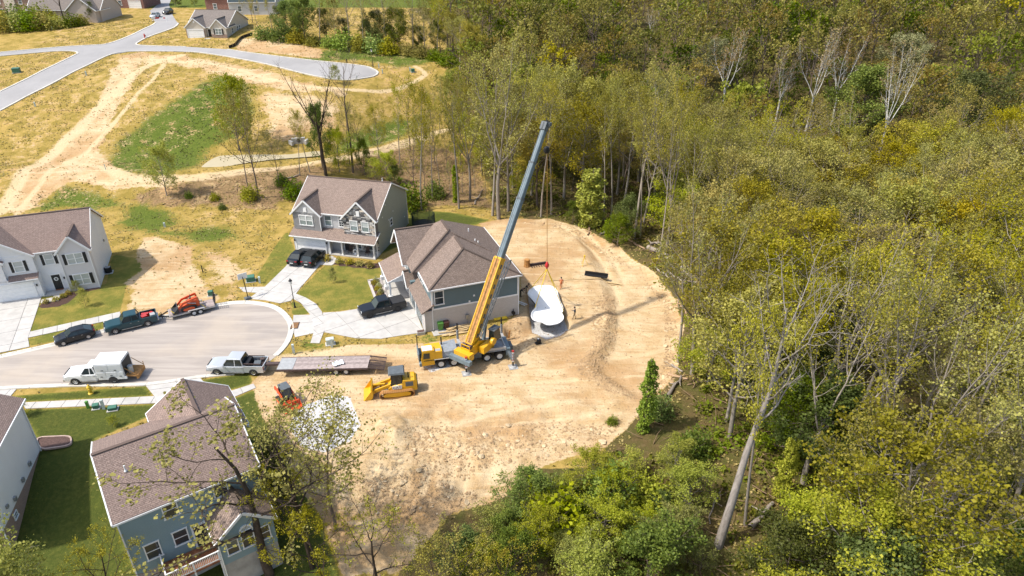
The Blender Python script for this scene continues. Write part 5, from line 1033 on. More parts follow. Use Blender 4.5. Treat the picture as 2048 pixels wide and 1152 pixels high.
# ------------------------------------------------------------------ the crane
def stripes(par, p, q, w, n):
    """red and white post"""
    p, q = Vector(p), Vector(q)
    for i in range(n): b = MB(); b.bar(p.lerp(q, i / n), p.lerp(q, (i + 1) / n), w); b.build('stripe', 'paint_red' if i % 2 else 'paint_white', par)
def crane():
    a, b_ = np.array(P(882.5, 735)), np.array(P(999, 719)); d = (a - b_)[:2]; Lw = np.linalg.norm(d); d /= Lw; left = np.array((-d[1], d[0])); W = 2.55
    c = (a + b_)[:2] / 2 - left * (W / 2 - .15); z0 = (a[2] + b_[2]) / 2; rz = math.atan2(d[1], d[0]); h = Lw / 2; g = thing('crane_truck', (c[0], c[1], z0), rz, 'yellow and grey mobile crane with raised telescopic boom', 'crane')
    inv = (Matrix.Translation((c[0], c[1], z0)) @ Matrix.Rotation(rz, 4, 'Z')).inverted()
    for x in (h, h - 1.45, -h + 1.45, -h):
        for s in (-1, 1):
            wheel(g, x, s * 1.1, .53, .34, 'rim_white', s)
            m_ = MB(); n = 8
            for i in range(n): t0, t1 = math.pi * (.08 + .84 * i / n), math.pi * (.08 + .84 * (i + 1) / n); m_.extrude([(x + math.cos(t0) * .62, s * 1.1 - .2, .53 + math.sin(t0) * .62), (x + math.cos(t1) * .62, s * 1.1 - .2, .53 + math.sin(t1) * .62), (x + math.cos(t1) * .66, s * 1.1 - .2, .53 + math.sin(t1) * .66), (x + math.cos(t0) * .66, s * 1.1 - .2, .53 + math.sin(t0) * .66)], (0, .42, 0))
            m_.build('mudguard', 'black_metal', g)
    f = MB(); f.box((-.1, 0, .95), (2 * h + 3.2, 1.1, .5)); f.build('chassis', 'machine_grey', g)
    f = MB(); f.box((h - 2.0, 0, 1.3), (2.2, W, .12)); f.box((-h + .6, 0, 1.3), (3.6, W, .12)); f.box((-.4, 0, 1.28), (2 * h - 2, W - .3, .1)); f.build('deck', 'frame_grey', g)
    f = MB()
    for s in (-1, 1): f.box((-h + .7, s * 1.15, 1.5), (2.8, .12, .34)); f.box((-h + .7, s * .75, 1.42), (2.8, .06, .2))
    for x in (-h + 2.1, -h - .7): f.box((x, 0, 1.48), (.12, W, .3))
    f.build('tool_tray', 'plate_steel', g)
    f = MB(); f.box((-h - 1.0, 0, 1.0), (.5, W, .9)); f.build('rear_outrigger_box', 'boom_grey', g); f = MB(); f.box((.75, 0, .95), (.5, W, .7)); f.build('front_outrigger_box', 'machine_grey', g)
    # carrier cab, left half, and engine cover
    fx = h + 1.0; k = MB(); k.loft([[(fx + 1.15, 1.27, .6), (fx + 1.15, 1.27, 1.35), (fx + 1.15, .15, 1.35), (fx + 1.15, .15, .6)], [(fx + 1.1, 1.27, .6), (fx + 1.0, 1.25, 2.45), (fx + 1.0, .15, 2.45), (fx + 1.1, .15, .6)], [(fx - .3, 1.27, .6), (fx - .3, 1.25, 2.5), (fx - .3, .15, 2.5), (fx - .3, .15, .6)]]); k.build('carrier_cab', 'paint_yellow', g)
    k = MB(); k.box((fx + .42, .7, 2.53), (1.1, .95, .06)); k.build('cab_roof', 'paint_white', g); k = MB(); k.extrude([(fx + .95, 1.275, 1.5), (fx + .86, 1.265, 2.2), (fx + .2, 1.265, 2.2), (fx + .2, 1.275, 1.5)], (0, .02, 0)); k.build('side_window', 'car_glass', g); k = MB(); k.extrude([(fx + 1.13, 1.15, 1.45), (fx + 1.03, 1.15, 2.3), (fx + 1.03, .25, 2.3), (fx + 1.13, .25, 1.45)], (.02, 0, 0)); k.build('windscreen', 'car_glass', g)
    k = MB(); k.box((fx - .75, .55, 1.75), (.9, 1.4, 1.0)); k.box((fx - .3, -.65, 1.55), (1.8, 1.1, .6)); k.build('engine_cover', 'paint_yellow', g); k = MB(); k.box((fx - .75, .9, 2.27), (.55, .45, .05)); k.build('cover_panel', 'plate_steel', g); k = MB(); k.box((fx + .9, -.55, 1.2), (.9, 1.2, .5)); k.box((fx + 1.25, 0, .75), (.25, W, .4)); k.box((fx + 1.35, -.2, 1.4), (.1, 2.0, 1.0)); k.build('front_bumper', 'boom_grey', g)
    k = MB(); k.tube((fx + 1.3, -1.15, .9), (fx + 1.3, -1.15, 3.2), .06); k.build('marker_post', 'black_metal', g); k = MB(); k.tube((fx - 1.35, -.6, 1.3), (fx - 1.35, -.6, 2.9), .08); k.build('exhaust_pipe', 'black_metal', g)
    for s in (-1, 1): q = MB(); q.box((fx + 1.38, s * 1.0, .72), (.06, .3, .2)); q.build('headlight', 'car_light', g)
    q = MB(); q.box((fx + 1.3, 1.5, 2.0), (.08, .22, .4)); q.build('mirror', 'black_metal', g); k = MB(); k.loft([[(h - 1.9 + x, 1.2 * y, z) for x, y, z in ((0, -1, 1.4), (0, 1, 1.4), (0, .9, 2.1), (0, -.9, 2.1))], [(h - .2 + x, 1.2 * y, z) for x, y, z in ((0, -1, 1.4), (0, 1, 1.4), (0, .85, 1.9), (0, -.85, 1.9))]]); k.build('deck_housing', 'frame_grey', g)
    for s in (-1, 1):
        k = MB(); k.box((h - .72, s * 1.1, 1.26), (2.9, .5, .05)); k.build('fender', 'plate_steel', g); k = MB(); k.box((-.2, s * 1.15, 1.0), (2 * h - 4.6, .3, .5)); k.build('side_locker', 'machine_grey', g)
    k = MB(); k.bar((fx + .9, 1.3, 1.25), (fx - .3, 1.3, 1.25), .03, .06); k.build('door_rail', 'black_metal', g)
    # outriggers
    for i, (px, py, s) in enumerate(((933, 747, 1), (1026, 734, 1), (916, 693, -1), (1003, 681, -1))):
        w = Vector(P(px, py)); l = inv @ w; x0 = .75 if i % 2 == 0 else -h - 1.0; o = MB(); o.bar((x0, s * 1.0, .95), (l.x, l.y - s * .05, .95), .3, .36); ob = o.build('outrigger_beam', 'plate_steel' if s < 0 else 'machine_grey', g); q = MB(); q.tube((l.x, l.y, l.z + .12), (l.x, l.y, 1.0), .1); q.build('jack', 'black_metal', ob)
        q = MB(); q.lathe([(.1, .2), (.34, .13), (.42, .03), (.42, 0)], (l.x, l.y, l.z + .05)); q.box((l.x, l.y, l.z + .03), (1.0, 1.0, .06)); q.build('pad', 'plate_steel', ob)
        q = MB(); q.tube((l.x, l.y, 1.0), (l.x, l.y, 1.9 if s > 0 else 2.3), .14); q.build('jack_housing', 'frame_grey', ob)
        if s > 0: stripes(g, (l.x, l.y, .75), (l.x, l.y, 2.2), .22, 8)
        else: q = MB(); q.tube((l.x, l.y, 2.2), (l.x, l.y, 3.2), .09); q.build('jack_rod', 'black_metal', ob)
    # superstructure in world coordinates
    foot = Vector(G(941, 690, 2.5)); foot.z += 2.5; tip = Vector(at_dist(1092, 247, 75.0)); ax = (tip - foot).normalized(); hz = Vector((ax.x, ax.y, 0)).normalized(); rt = Vector((hz.y, -hz.x, 0)); up = rt.cross(ax).normalized()
    if up.z < 0: up = -up
    L = (tip - foot).length; tc = foot + hz * 1.1; tc.z = 1.45
    def wb(): m_ = MB(); m_.T = inv; return m_
    def sect(s0, s1, w, hh, name, m, dz=0):
        k = wb(); p, q = foot + ax * s0 + up * dz, foot + ax * s1 + up * dz; ch = .22
        rg_ = lambda c_: [c_ + rt * (x * w / 2) + up * (y * hh / 2) for x, y in ((-1, -1 + ch), (-1 + ch, -1), (1 - ch, -1), (1, -1 + ch), (1, 1 - ch), (1 - ch, 1), (-1 + ch, 1), (-1, 1 - ch))]
        k.loft([rg_(p), rg_(q)]); return k.build(name, m, g)
    def s_at(py):
        lo, hi = 0, L
        for _ in range(40):
            md = (lo + hi) / 2; w = foot + ax * md; Z = w.z - CAM_H; dep = w.y * _c - Z * _s; y = 576 - CAM_F * (w.y * _s + Z * _c) / dep
            if y > py: lo = md
            else: hi = md
        return lo
    s1, s2, s3 = s_at(517), s_at(397), s_at(325)
    o = sect(-.6, s1, .95, 1.0, 'boom_base_section', 'paint_yellow'); q = wb()
    for s in np.arange(.6, s1 - .8, .95): q.box(foot + ax * (s + .3) - rt * .0 + up * .5, (.4, .4, .02)) if 0 else None
    rib = wb(); p0, p1 = foot + ax * .2, foot + ax * s1
    for e in (-1, 1): rib.bar(p0 + rt * e * .44 + up * .52, p1 + rt * e * .44 + up * .52, .12, .1, up)
    rib.build('boom_edge', 'paint_yellow', o); tp = wb(); tp.bar(p0 + up * .505, p1 + up * .505, .62, .03, up); tp.build('boom_top_plate', 'tool_rust', o)
    for s in np.arange(1.0, s1 - .6, 1.15): hh = wb(); hh.bar(foot + ax * s - rt * .485, foot + ax * (s + .5) - rt * .485, .03, .4, up); hh.build('side_opening', 'machine_grey', o); hh = wb(); hh.bar(foot + ax * s + rt * .485, foot + ax * (s + .5) + rt * .485, .03, .3, up); hh.build('side_opening', 'machine_grey', o)
    sect(s1 - .1, s1 + .12, 1.02, 1.06, 'boom_collar', 'paint_yellow'); sect(s1, s2, .68, .74, 'boom_section', 'boom_grey'); sect(s2 - .15, s2 + .05, .76, .82, 'boom_collar', 'machine_grey'); sect(s2, s3, .62, .68, 'boom_section', 'boom_grey'); sect(s3 - .12, s3 + .05, .70, .76, 'boom_collar', 'machine_grey'); sect(s3, L - .5, .55, .6, 'boom_section', 'boom_grey')
    hd_ = wb(); hd_.bar(tip - ax * .8 + up * .1, tip + ax * .1 + up * .1, .7, .7, up); hd_.bar(tip - rt * .55 - up * .1, tip + rt * .55 - up * .1, .5, .4); hd_.build('boom_head', 'machine_grey', g)
    for e in (-.28, 0, .28): sv = wb(); sv.tube(tip + rt * (e - .06) - up * .15, tip + rt * (e + .06) - up * .15, .36, n=14); sv.build('sheave', 'black_metal', g)
    # stowed lattice jib on the right flank
    j = wb(); A = foot + ax * 1.2 + rt * .78; B = foot + ax * (s1 - .1) + rt * 1.0; prev = None; N = 12
    offs = [rt * .28 + up * .3, rt * .28 - up * .3, rt * -.2 + up * 0]
    for k in range(3): j.tube(A + offs[k] * .6, B + offs[k], .05, n=6)
    for i in range(N):
        t0, t1 = i / N, (i + 1) / N
        for k in range(3): p, q = A.lerp(B, t0) + offs[k] * (.6 + .4 * t0), A.lerp(B, t1) + offs[(k + 1) % 3] * (.6 + .4 * t1); j.tube(p, q, .03, n=5)
    j.tube(B + offs[0], foot + ax * (s1 + .2) + rt * 1.5 + up * .1, .07); j.tube(B + offs[1], foot + ax * (s1 + .2) + rt * 1.5 + up * .1, .07); j.build('lattice_jib', 'machine_grey', g)
    cy = wb(); cb = tc + hz * 1.3 + Vector((0, 0, .5)); ct = foot + ax * (s1 * .52) - up * .55; cy.tube(cb, cb.lerp(ct, .62), .2, n=12); cy.build('lift_ram', 'boom_grey', g); cy = wb(); cy.tube(cb.lerp(ct, .6), ct, .12, n=12); cy.build('ram_rod', 'plate_steel', g)
    tt = wb(); tt.lathe([(1.05, -.25), (1.05, .1), (.95, .12)], tuple(tc), 22); tt.build('turntable', 'machine_grey', g)
    def blk(name, m, c_, dm, tilt=0): k = wb(); R_ = math.atan2(hz.y, hz.x); k.box(c_, dm, rz=R_, ry=tilt); return k.build(name, m, g)
    U = lambda x, y, z: tc + hz * x + rt * y + Vector((0, 0, z))
    for e in (-1, 1): k = wb(); k.extrude([U(-1.7, e * .62 - .05, .1), U(1.5, e * .62 - .05, .1), U(1.3, e * .62 - .05, .7), U(-.4, e * .62 - .05, 1.5), U(-1.6, e * .62 - .05, 1.2)], rt * .1); k.build('side_plate', 'paint_yellow', g)
    blk('counterweight', 'paint_yellow', U(-2.3, 0, .45), (.8, 2.2, .8)); blk('counterweight_slab', 'boom_grey', U(-2.9, 0, .1), (.5, 2.9, .5)); blk('winch_frame', 'paint_yellow', U(-1.6, 0, .95), (.9, 1.3, .25))
    for y in (-.35, .35): k = wb(); k.tube(U(-1.7, y - .25, 1.2), U(-1.7, y + .25, 1.2), .3, n=14); k.build('winch_drum', 'rust_steel', g)
    k = wb(); k.bar(U(-2.0, -.6, .5), U(-2.0, -.6, 1.5), .08); k.bar(U(-2.0, .6, .5), U(-2.0, .6, 1.5), .08); k.bar(U(-2.0, -.6, 1.5), U(-2.0, .6, 1.5), .08); k.bar(U(-1.2, -.6, 1.5), U(-1.2, .6, 1.5), .08); k.build('winch_guard', 'paint_yellow', g)
    blk('side_housing', 'paint_yellow', U(.3, 1.15, .55), (1.9, .75, .8)); k = wb(); k.loft([[U(.9, 1.0, 1.0), U(.9, 1.75, 1.0), U(2.3, 1.75, .9), U(2.3, 1.0, .9)], [U(1.0, 1.02, 2.4), U(1.0, 1.72, 2.4), U(2.0, 1.72, 2.4), U(2.0, 1.02, 2.4)]]); k.build('operator_cab', 'car_glass', g); blk('operator_cab_roof', 'machine_grey', U(1.5, 1.37, 2.45), (1.2, .85, .1)); k = wb(); k.tube(U(.8, 1.5, 1.2), U(.8, 1.9, 1.2), .42, n=14); k.build('hose_reel', 'paint_yellow', g)
    blk('walkway', 'boom_grey', U(-.6, -1.3, .0), (3.0, .8, .08))
    # hoist rope, weights and hook
    hk = Vector(at_dist(1094, 531, 75.0)); r_ = wb(); r_.tube(tip - up * .3 + Vector((0, 0, -.2)), hk + Vector((0, 0, .5)), .035, n=6); r_.build('hoist_rope', 'cable', g)
    k = wb(); wt = Vector(at_dist(1093, 300, 75.0)); k.lathe([(.05, .45), (.3, .28), (.36, 0), (.3, -.28), (.05, -.45)], tuple(wt), 12); k.build('overhaul_ball', 'black_metal', g, True)
    k = wb(); k.lathe([(.04, .55), (.14, .4), (.26, .1), (.24, -.15), (.1, -.35), (.06, -.5)], tuple(hk), 12); k.build('hook_block', 'hook_red', g, True); rp = wb(); rp.tube(foot + ax * .3 + up * .62, tip + up * .55, .025, n=5); rp.build('hoist_rope', 'black_metal', g)
    return g, hk
cg, HOOK = crane()
# ------------------------------------------------------------------ pool shell
def gel(name, col):
    m = mat(name, col, .25, 0, .03, .8, coat=.4); return m
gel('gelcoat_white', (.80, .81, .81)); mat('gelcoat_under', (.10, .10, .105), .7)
zz = [(265, 480), (300, 440), (360, 412), (430, 404), (500, 405), (555, 420), (598, 460), (614, 520), (638, 590), (665, 645), (672, 695), (655, 722), (672, 752), (675, 790), (640, 830), (580, 855), (520, 862), (470, 855), (420, 830), (370, 820), (320, 800), (298, 755), (310, 710), (345, 665), (350, 620), (330, 590), (290, 545), (262, 510)]
RIM = .8; ol = []
for x, y in zz: q = G(1010 + x / 5.758, 500 + y / 5.758, RIM); ol.append(q[:2])
ol = smooth_line(ol, 2, True); cx, cy = sum(p[0] for p in ol) / len(ol), sum(p[1] for p in ol) / len(ol)
pool = thing('pool_shell', (cx, cy, .0), 0, 'white free-form fibreglass pool shell hanging from the crane over its pit', 'pool shell')
def rg2(k, z, f=0):
    return [((x - cx) * k * (1 - f * 0), (y - cy) * k, z) for x, y in ol]
b = MB(); b.loft([rg2(1.0, RIM - .07), rg2(1.0, RIM), rg2(.965, RIM), rg2(.94, RIM - .08), rg2(.86, RIM - .22), rg2(.7, RIM - .3), rg2(.3, RIM - .34), rg2(.02, RIM - .34)], cap=False); b.build('basin', 'gelcoat_white', pool, True)
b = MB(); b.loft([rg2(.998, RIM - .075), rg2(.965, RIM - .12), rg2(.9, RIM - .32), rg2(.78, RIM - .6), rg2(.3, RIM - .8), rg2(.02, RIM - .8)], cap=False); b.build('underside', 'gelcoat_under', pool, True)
b = MB(); st = [G(1010 + x / 5.758, 500 + y / 5.758, RIM)[:2] for x, y in ((560, 690), (640, 730), (650, 790), (600, 825), (520, 830), (480, 800), (500, 740))]; b.prism([(x - cx, y - cy) for x, y in smooth_line(st, 3, True)], RIM - .4, RIM - .16); b.build('step', 'gelcoat_white', pool)
sl_ = thing('lifting_sling', (HOOK.x, HOOK.y, HOOK.z - .5), 0, 'yellow lifting straps between the red hook and the pool shell', 'straps')
for i in (2, 12, 20, 46):
    x, y = ol[i % len(ol)]; b = MB(); b.bar((0, 0, 0), (x - HOOK.x, y - HOOK.y, RIM - HOOK.z + .5), .1, .04); b.bar((x - HOOK.x, y - HOOK.y, RIM - HOOK.z + .5), (x + (x - cx) * .01 - HOOK.x - (x - cx) * .06, y - (y - cy) * .06 - HOOK.y, -.45 - HOOK.z + .5), .1, .04); b.build('strap', 'strap_yellow', sl_)
# ------------------------------------------------------------------ people
mat('skin', (.42, .24, .16), .6); mat('hair_dark', (.02, .015, .012), .7); mat('cloth_orange', (.62, .20, .08), .85, var=.2); mat('cloth_navy', (.04, .055, .075), .9, var=.2); mat('cloth_dark', (.03, .03, .032), .9); mat('cloth_khaki', (.30, .22, .13), .9); mat('hi_vis', (.65, .25, .05), .8); mat('boot', (.06, .04, .025), .8)
def person(loc, rz, label, shirt, trousers, pose_, hat=None):
    J = dict(pelvis=(0, 0, .93), spine=(.0, 0, 1.15), chest=(.02, 0, 1.38), neck=(.03, 0, 1.5), head0=(.05, 0, 1.58), head=(.06, 0, 1.68), crown=(.05, 0, 1.78))
    for s, n in ((1, 'l'), (-1, 'r')):
        J.update({n + 'sh': (.02, s * .19, 1.42), n + 'el': (.0, s * .27, 1.15), n + 'wr': (.08, s * .27, .9), n + 'pa': (.1, s * .27, .82), n + 'hip': (0, s * .1, .9), n + 'kn': (.03, s * .11, .5), n + 'an': (-.01, s * .11, .09), n + 'toe': (.16, s * .13, .04)})
    J.update(pose_); V = list(J); E_ = [('pelvis', 'spine'), ('spine', 'chest'), ('chest', 'neck'), ('neck', 'head0'), ('head0', 'head'), ('head', 'crown')]; Rr = dict(pelvis=.15, spine=.14, chest=.155, neck=.06, head0=.075, head=.098, crown=.06)
    for n in 'lr':
        E_ += [('chest', n + 'sh'), (n + 'sh', n + 'el'), (n + 'el', n + 'wr'), (n + 'wr', n + 'pa'), ('pelvis', n + 'hip'), (n + 'hip', n + 'kn'), (n + 'kn', n + 'an'), (n + 'an', n + 'toe')]
        Rr.update({n + 'sh': .07, n + 'el': .045, n + 'wr': .032, n + 'pa': .035, n + 'hip': .095, n + 'kn': .062, n + 'an': .045, n + 'toe': .04})
        w, p = Vector(J[n + 'wr']), Vector(J[n + 'pa']); dr = (p - w).normalized(); sd_ = dr.cross(Vector((1, 0, .2))).normalized() if abs(dr.x) < .9 else Vector((0, 1, 0))
        for k, (o_, ln) in enumerate(((-.03, .075), (-.01, .09), (.01, .085), (.03, .065))): f1, f2 = f'{n}f{k}a', f'{n}f{k}b'; J[f1] = tuple(p + sd_ * o_ + dr * ln * .5); J[f2] = tuple(p + sd_ * o_ + dr * ln + Vector((.012, 0, 0))); Rr[f1] = .009; Rr[f2] = .008; E_ += [(n + 'pa', f1), (f1, f2)]
        J[n + 'th'] = tuple(w.lerp(p, .5) + sd_ * -.05 + dr * .02); Rr[n + 'th'] = .01; E_.append((n + 'wr', n + 'th'))
    V = list(J); me = bpy.data.meshes.new('person'); me.from_pydata([J[v] for v in V], [(V.index(a), V.index(b)) for a, b in E_], []); ob = bpy.data.objects.new('tmp', me); COL.objects.link(ob); sk = ob.modifiers.new('skin', 'SKIN'); sk.use_smooth_shade = True
    for i, v in enumerate(V): d = me.skin_vertices[0].data[i]; d.radius = (Rr[v], Rr[v] * (1.25 if v in ('chest', 'spine', 'pelvis') else 1)) if 0 else (Rr[v], Rr[v]); d.use_root = v == 'pelvis'
    sb = ob.modifiers.new('sub', 'SUBSURF'); sb.levels = 1; dg = bpy.context.evaluated_depsgraph_get(); m2_ = bpy.data.meshes.new_from_object(ob.evaluated_get(dg)); bpy.data.objects.remove(ob); m2_.name = 'person'
    m2_.materials.clear()
    for k in ('skin', shirt, trousers, 'boot'): m2_.materials.append(M[k])
    jp = {v: Vector(J[v]) for v in V}
    for p in m2_.polygons:
        n = min(jp, key=lambda v: (jp[v] - p.center).length); p.use_smooth = True
        p.material_index = 3 if n[1:] in ('an', 'toe') and p.center.z < .14 else 2 if n == 'pelvis' or n[1:] in ('hip', 'kn', 'an', 'toe') else 1 if n in ('spine', 'chest') or n[1:] in ('sh', 'el') else 0
    o = link(bpy.data.objects.new('person', m2_)); o.location = loc; o.rotation_euler = (0, 0, rz); tag(o, label, 'person', 'workers on the lot')
    hp = jp['head']; h = MB(); h.lathe([(.105, -.02), (.112, .05), (.09, .115), (.04, .14)], (hp.x - .015, hp.y, hp.z), 12); hh = h.build('hair' if not hat else 'hard_hat', hat or 'hair_dark', o, True)
    for s in (-1, 1): e = MB(); e.box((hp.x + .092, hp.y + s * .035, hp.z), (.02, .022, .014)); e.build('eye', 'hair_dark', o)
    e = MB(); e.box((hp.x + .105, hp.y, hp.z - .03), (.03, .025, .04)); e.build('nose', 'skin', o)
    return o
person(P(1122, 578), math.pi * .55, 'person in orange top and trousers standing behind the pool shell', 'cloth_orange', 'cloth_orange', dict(lel=(.12, .27, 1.18), lwr=(.25, .2, 1.02), lpa=(.3, .17, .97), rkn=(.1, -.12, .5), ran=(.12, -.12, .09), rtoe=(.28, -.13, .04), lan=(-.12, .11, .09), ltoe=(.05, .13, .04)))
person(P(1149, 639), math.pi * .9, 'person in navy shirt with arms raised, right of the pool shell', 'cloth_navy', 'cloth_khaki', dict(lel=(.16, .34, 1.38), lwr=(.36, .36, 1.45), lpa=(.44, .36, 1.47), rel=(.1, -.4, 1.4), rwr=(.25, -.52, 1.5), rpa=(.31, -.57, 1.53), lkn=(.14, .11, .5), lan=(.18, .11, .09), ltoe=(.34, .12, .04), ran=(-.16, -.12, .09), rtoe=(0, -.13, .04)))
person(P(1041, 594), -.3, 'person in dark clothes bending at the left rim of the pool shell', 'cloth_dark', 'cloth_dark', dict(spine=(.1, 0, 1.08), chest=(.28, 0, 1.2), neck=(.38, 0, 1.26), head0=(.44, 0, 1.3), head=(.52, 0, 1.34), crown=(.58, 0, 1.42), lsh=(.3, .19, 1.2), rsh=(.3, -.19, 1.2), lel=(.42, .24, .98), rel=(.42, -.24, .98), lwr=(.6, .2, .85), rwr=(.6, -.2, .85), lpa=(.68, .2, .82), rpa=(.68, -.2, .82)))
person(P(1052, 586), -.4, 'second person in dark clothes half hidden behind the pool rim', 'cloth_dark', 'cloth_khaki', dict(spine=(.08, 0, 1.1), chest=(.2, 0, 1.25), neck=(.28, 0, 1.34), head0=(.33, 0, 1.38), head=(.38, 0, 1.45), crown=(.4, 0, 1.54), lsh=(.2, .19, 1.27), rsh=(.2, -.19, 1.27), lel=(.35, .24, 1.05), rel=(.35, -.24, 1.05), lwr=(.52, .2, .92), rwr=(.52, -.2, .92), lpa=(.6, .2, .9), rpa=(.6, -.2, .9)))
# ------------------------------------------------------------------ street furniture and yard things
paint('green_box', (.055, .16, .11), .55, coat=0); paint('hydrant_yellow', (.70, .46, .04), .5, coat=.1); paint('bin_green', (.10, .28, .05), .5, coat=0); mat('bin_brown', (.075, .035, .03), .55); mat('tin_pale', (.5, .56, .52), .6); mat('net', (.02, .035, .025), .9); mat('flower_pink', (.5, .08, .16), .8, rnd=.4); mat('shrub_gold', (.42, .30, .03), .85, var=.4, vs_=8); mat('mulch', (.10, .06, .05), .95, var=.4, vs_=9); mat('paver', (.40, .36, .34), .9, rnd=.15); mat('silt_fence', (.03, .025, .02), .9)
def lamp(px, py, label, h=4.1):
    p = P(px, py); g = thing('street_lamp', p, 0, label, 'street lamp', 'black lamp posts of the estate'); b = MB(); b.lathe([(.16, 0), (.16, .12), (.1, .2), (.09, .7), (.055, .8), (.045, h - .75), (.07, h - .7)], n=10); b.build('pole', 'black_metal', g, True); b = MB(); b.lathe([(.07, h - .7), (.15, h - .62), (.2, h - .2)], n=8); b.build('lantern', 'lamp_glass', g); b = MB(); b.lathe([(.26, h - .2), (.2, h - .12), (.06, h + .06), (.03, h + .16)], n=8); b.build('lamp_cap', 'black_metal', g); return g
lamp(590, 615, 'black lamp post between the curved sidewalk and the turning bulb'); lamp(746, 133, 'black lamp post beside the upper turning circle')
g = thing('basketball_hoop', P(496, 597), 2.2, 'dark portable basketball hoop beside the sidewalk stub', 'basketball hoop'); b = MB(); b.loft([[(-.5, -.45, 0), (.6, -.4, 0), (.6, .4, 0), (-.5, .45, 0)], [(-.4, -.35, .3), (.3, -.3, .2), (.3, .3, .2), (-.4, .35, .3)]]); b.build('base', 'machine_grey', g); b = MB(); b.bar((-.2, 0, .2), (.35, 0, 2.7), .1); b.build('pole', 'black_metal', g); b = MB(); b.box((.55, 0, 3.1), (.05, 1.2, .8)); b.build('backboard', 'lamp_glass', g); b = MB(); b.lathe([(.21, 2.78), (.24, 2.78), (.24, 2.82), (.21, 2.82)], (.85, 0, 0), 14, cap=False); b.build('rim', 'paint_red', g); b = MB(); b.bar((.32, 0, 2.6), (.55, 0, 2.95), .08); b.build('bracket', 'black_metal', g)
def ubox(px, py, label, d=(1.1, .9, .8), m='green_box', rz=.3, cat='utility box', group='green utility boxes'):
    g = thing('utility_box', P(px, py), rz, label, cat, group); b = MB(); b.box((0, 0, d[2] * .45), (d[0], d[1], d[2] * .9)); b.build('cabinet', m, g); b = MB(); b.box((0, -.03, d[2] * .94), (d[0] + .06, d[1] + .06, d[2] * .14), taper=.92); b.build('lid', m, g); b = MB(); b.box((0, 0, .03), (d[0] + .25, d[1] + .25, .08)); b.build('pad', 'concrete', g); return g
ubox(34, 145, 'green utility box on the corner plot left of the hill road', (1.5, 1.3, 1.1)); ubox(502, 562, 'green utility box at the edge of the vacant lot'); ubox(422, 591, 'small green utility box above the loaded trailer', (.6, .5, .7)); ubox(661, 688, 'pale utility box on the green strip below the driveway', (.9, .6, .8), 'tin_pale')
ubox(826, 145, 'green utility box beyond the upper turning circle', (.8, .7, .8)); ubox(193, 816, 'dark green utility box behind the sidewalk, second from the left', (.55, .5, .5)); ubox(226, 819, 'low dark green utility box right of the pale pedestal', (.8, .55, .4))
def pedestal(px, py, label, m='tin_pale', h=.9, r=.13):
    g = thing('utility_pedestal', P(px, py), .2, label, 'pedestal', 'telephone pedestals'); b = MB(); b.box((0, 0, h / 2), (r * 2, r * 1.6, h)); b.build('post', m, g); b = MB(); b.box((0, 0, h + .03), (r * 2.3, r * 1.9, .1), taper=.8); b.build('cap', m, g); return g
for px, py, lb, k in ((71, 213, 'pale pedestal in the field below the hill road', {}), (173, 151, 'pale pedestal beside the hill road near the dirt track', {}), (664, 694, 'pale pedestal left of the pale utility box', dict(h=1.1)), (588, 706, 'pale leaning marker at the end of the asphalt', dict(h=1.2)), (208, 818, 'tall pale pedestal behind the sidewalk', dict(h=1.1)), (177, 816, 'green pedestal at the left end of the row behind the sidewalk', dict(m='bin_green', h=.8)), (520, 566, 'pale pedestal on the lawn beside the driveway', {}), (406, 545, 'slim dark marker post on the bare lot', dict(m='black_metal', h=1.0, r=.06)), (330, 454, 'pale pedestal in the rough grass behind the bare lot', dict(h=.7)), (758, 136, 'small pale pedestal beside the far lamp post', {}), (765, 147, 'white pedestal at the rim of the upper turning circle', {}), (820, 143, 'green-white pedestal beside the far utility box', {}), (651, 158, 'white stake left of the two at the near rim of the upper circle', dict(r=.07)), (714, 160, 'white stake right of the two at the near rim of the upper circle', dict(r=.07)), (548, 78, 'pale stake at the foot of the far treeline', dict(r=.09)), (787, 100, 'pale stake on the green verge below the far treeline', dict(r=.09)), (105, 60, 'pale marker in the straw field below the hedge', dict(r=.12)), (211, 338, 'slim pale pipe standing beside the lower green bank', dict(r=.06)), (694, 126, 'dark mailbox post beside the upper road', dict(m='black_metal', r=.14))): pedestal(px, py, lb, **k)
def hydrant(px, py, m, label):
    g = thing('fire_hydrant', P(px, py), .4, label, 'fire hydrant', 'fire hydrants'); b = MB(); b.lathe([(.2, 0), (.2, .06), (.13, .1), (.13, .55), (.17, .58), (.17, .64), (.13, .7), (.05, .8), (.05, .86)], n=12); b.build('barrel', m, g, True)
    for s in (-1, 1): k = MB(); k.tube((0, s * .1, .46), (0, s * .24, .46), .07); k.build('nozzle', m, g)
    k = MB(); k.tube((.1, 0, .42), (.26, 0, .42), .09); k.build('nozzle', m, g); g.scale = (1.35, 1.35, 1.35); return g
hydrant(182, 787, 'hydrant_yellow', 'yellow fire hydrant on the grass verge beside the white work truck'); hydrant(290, 76, 'paint_red', 'dark red fire hydrant at the far road junction')
def bin_(px, py, m, label):
    g = thing('wheelie_bin', P(px, py, .05), .35, label, 'bin', 'wheelie bins beside the blue house'); b = MB(); b.loft([[(-.25, -.25, .12), (.25, -.25, .12), (.25, .28, .12), (-.25, .28, .12)], [(-.33, -.33, 1.05), (.33, -.33, 1.05), (.33, .38, 1.05), (-.33, .38, 1.05)]]); b.build('body', m, g); b = MB(); b.box((0, .02, 1.1), (.72, .78, .1), taper=.85); b.build('lid', m, g); b = MB(); b.tube((-.3, .42, 1.0), (.3, .42, 1.0), .03); b.build('handle', m, g)
    for s in (-1, 1): k = MB(); k.tube((s * .26, .28, .13), (s * .34, .28, .13), .13, n=12); k.build('wheel', 'rubber', g)
    return g
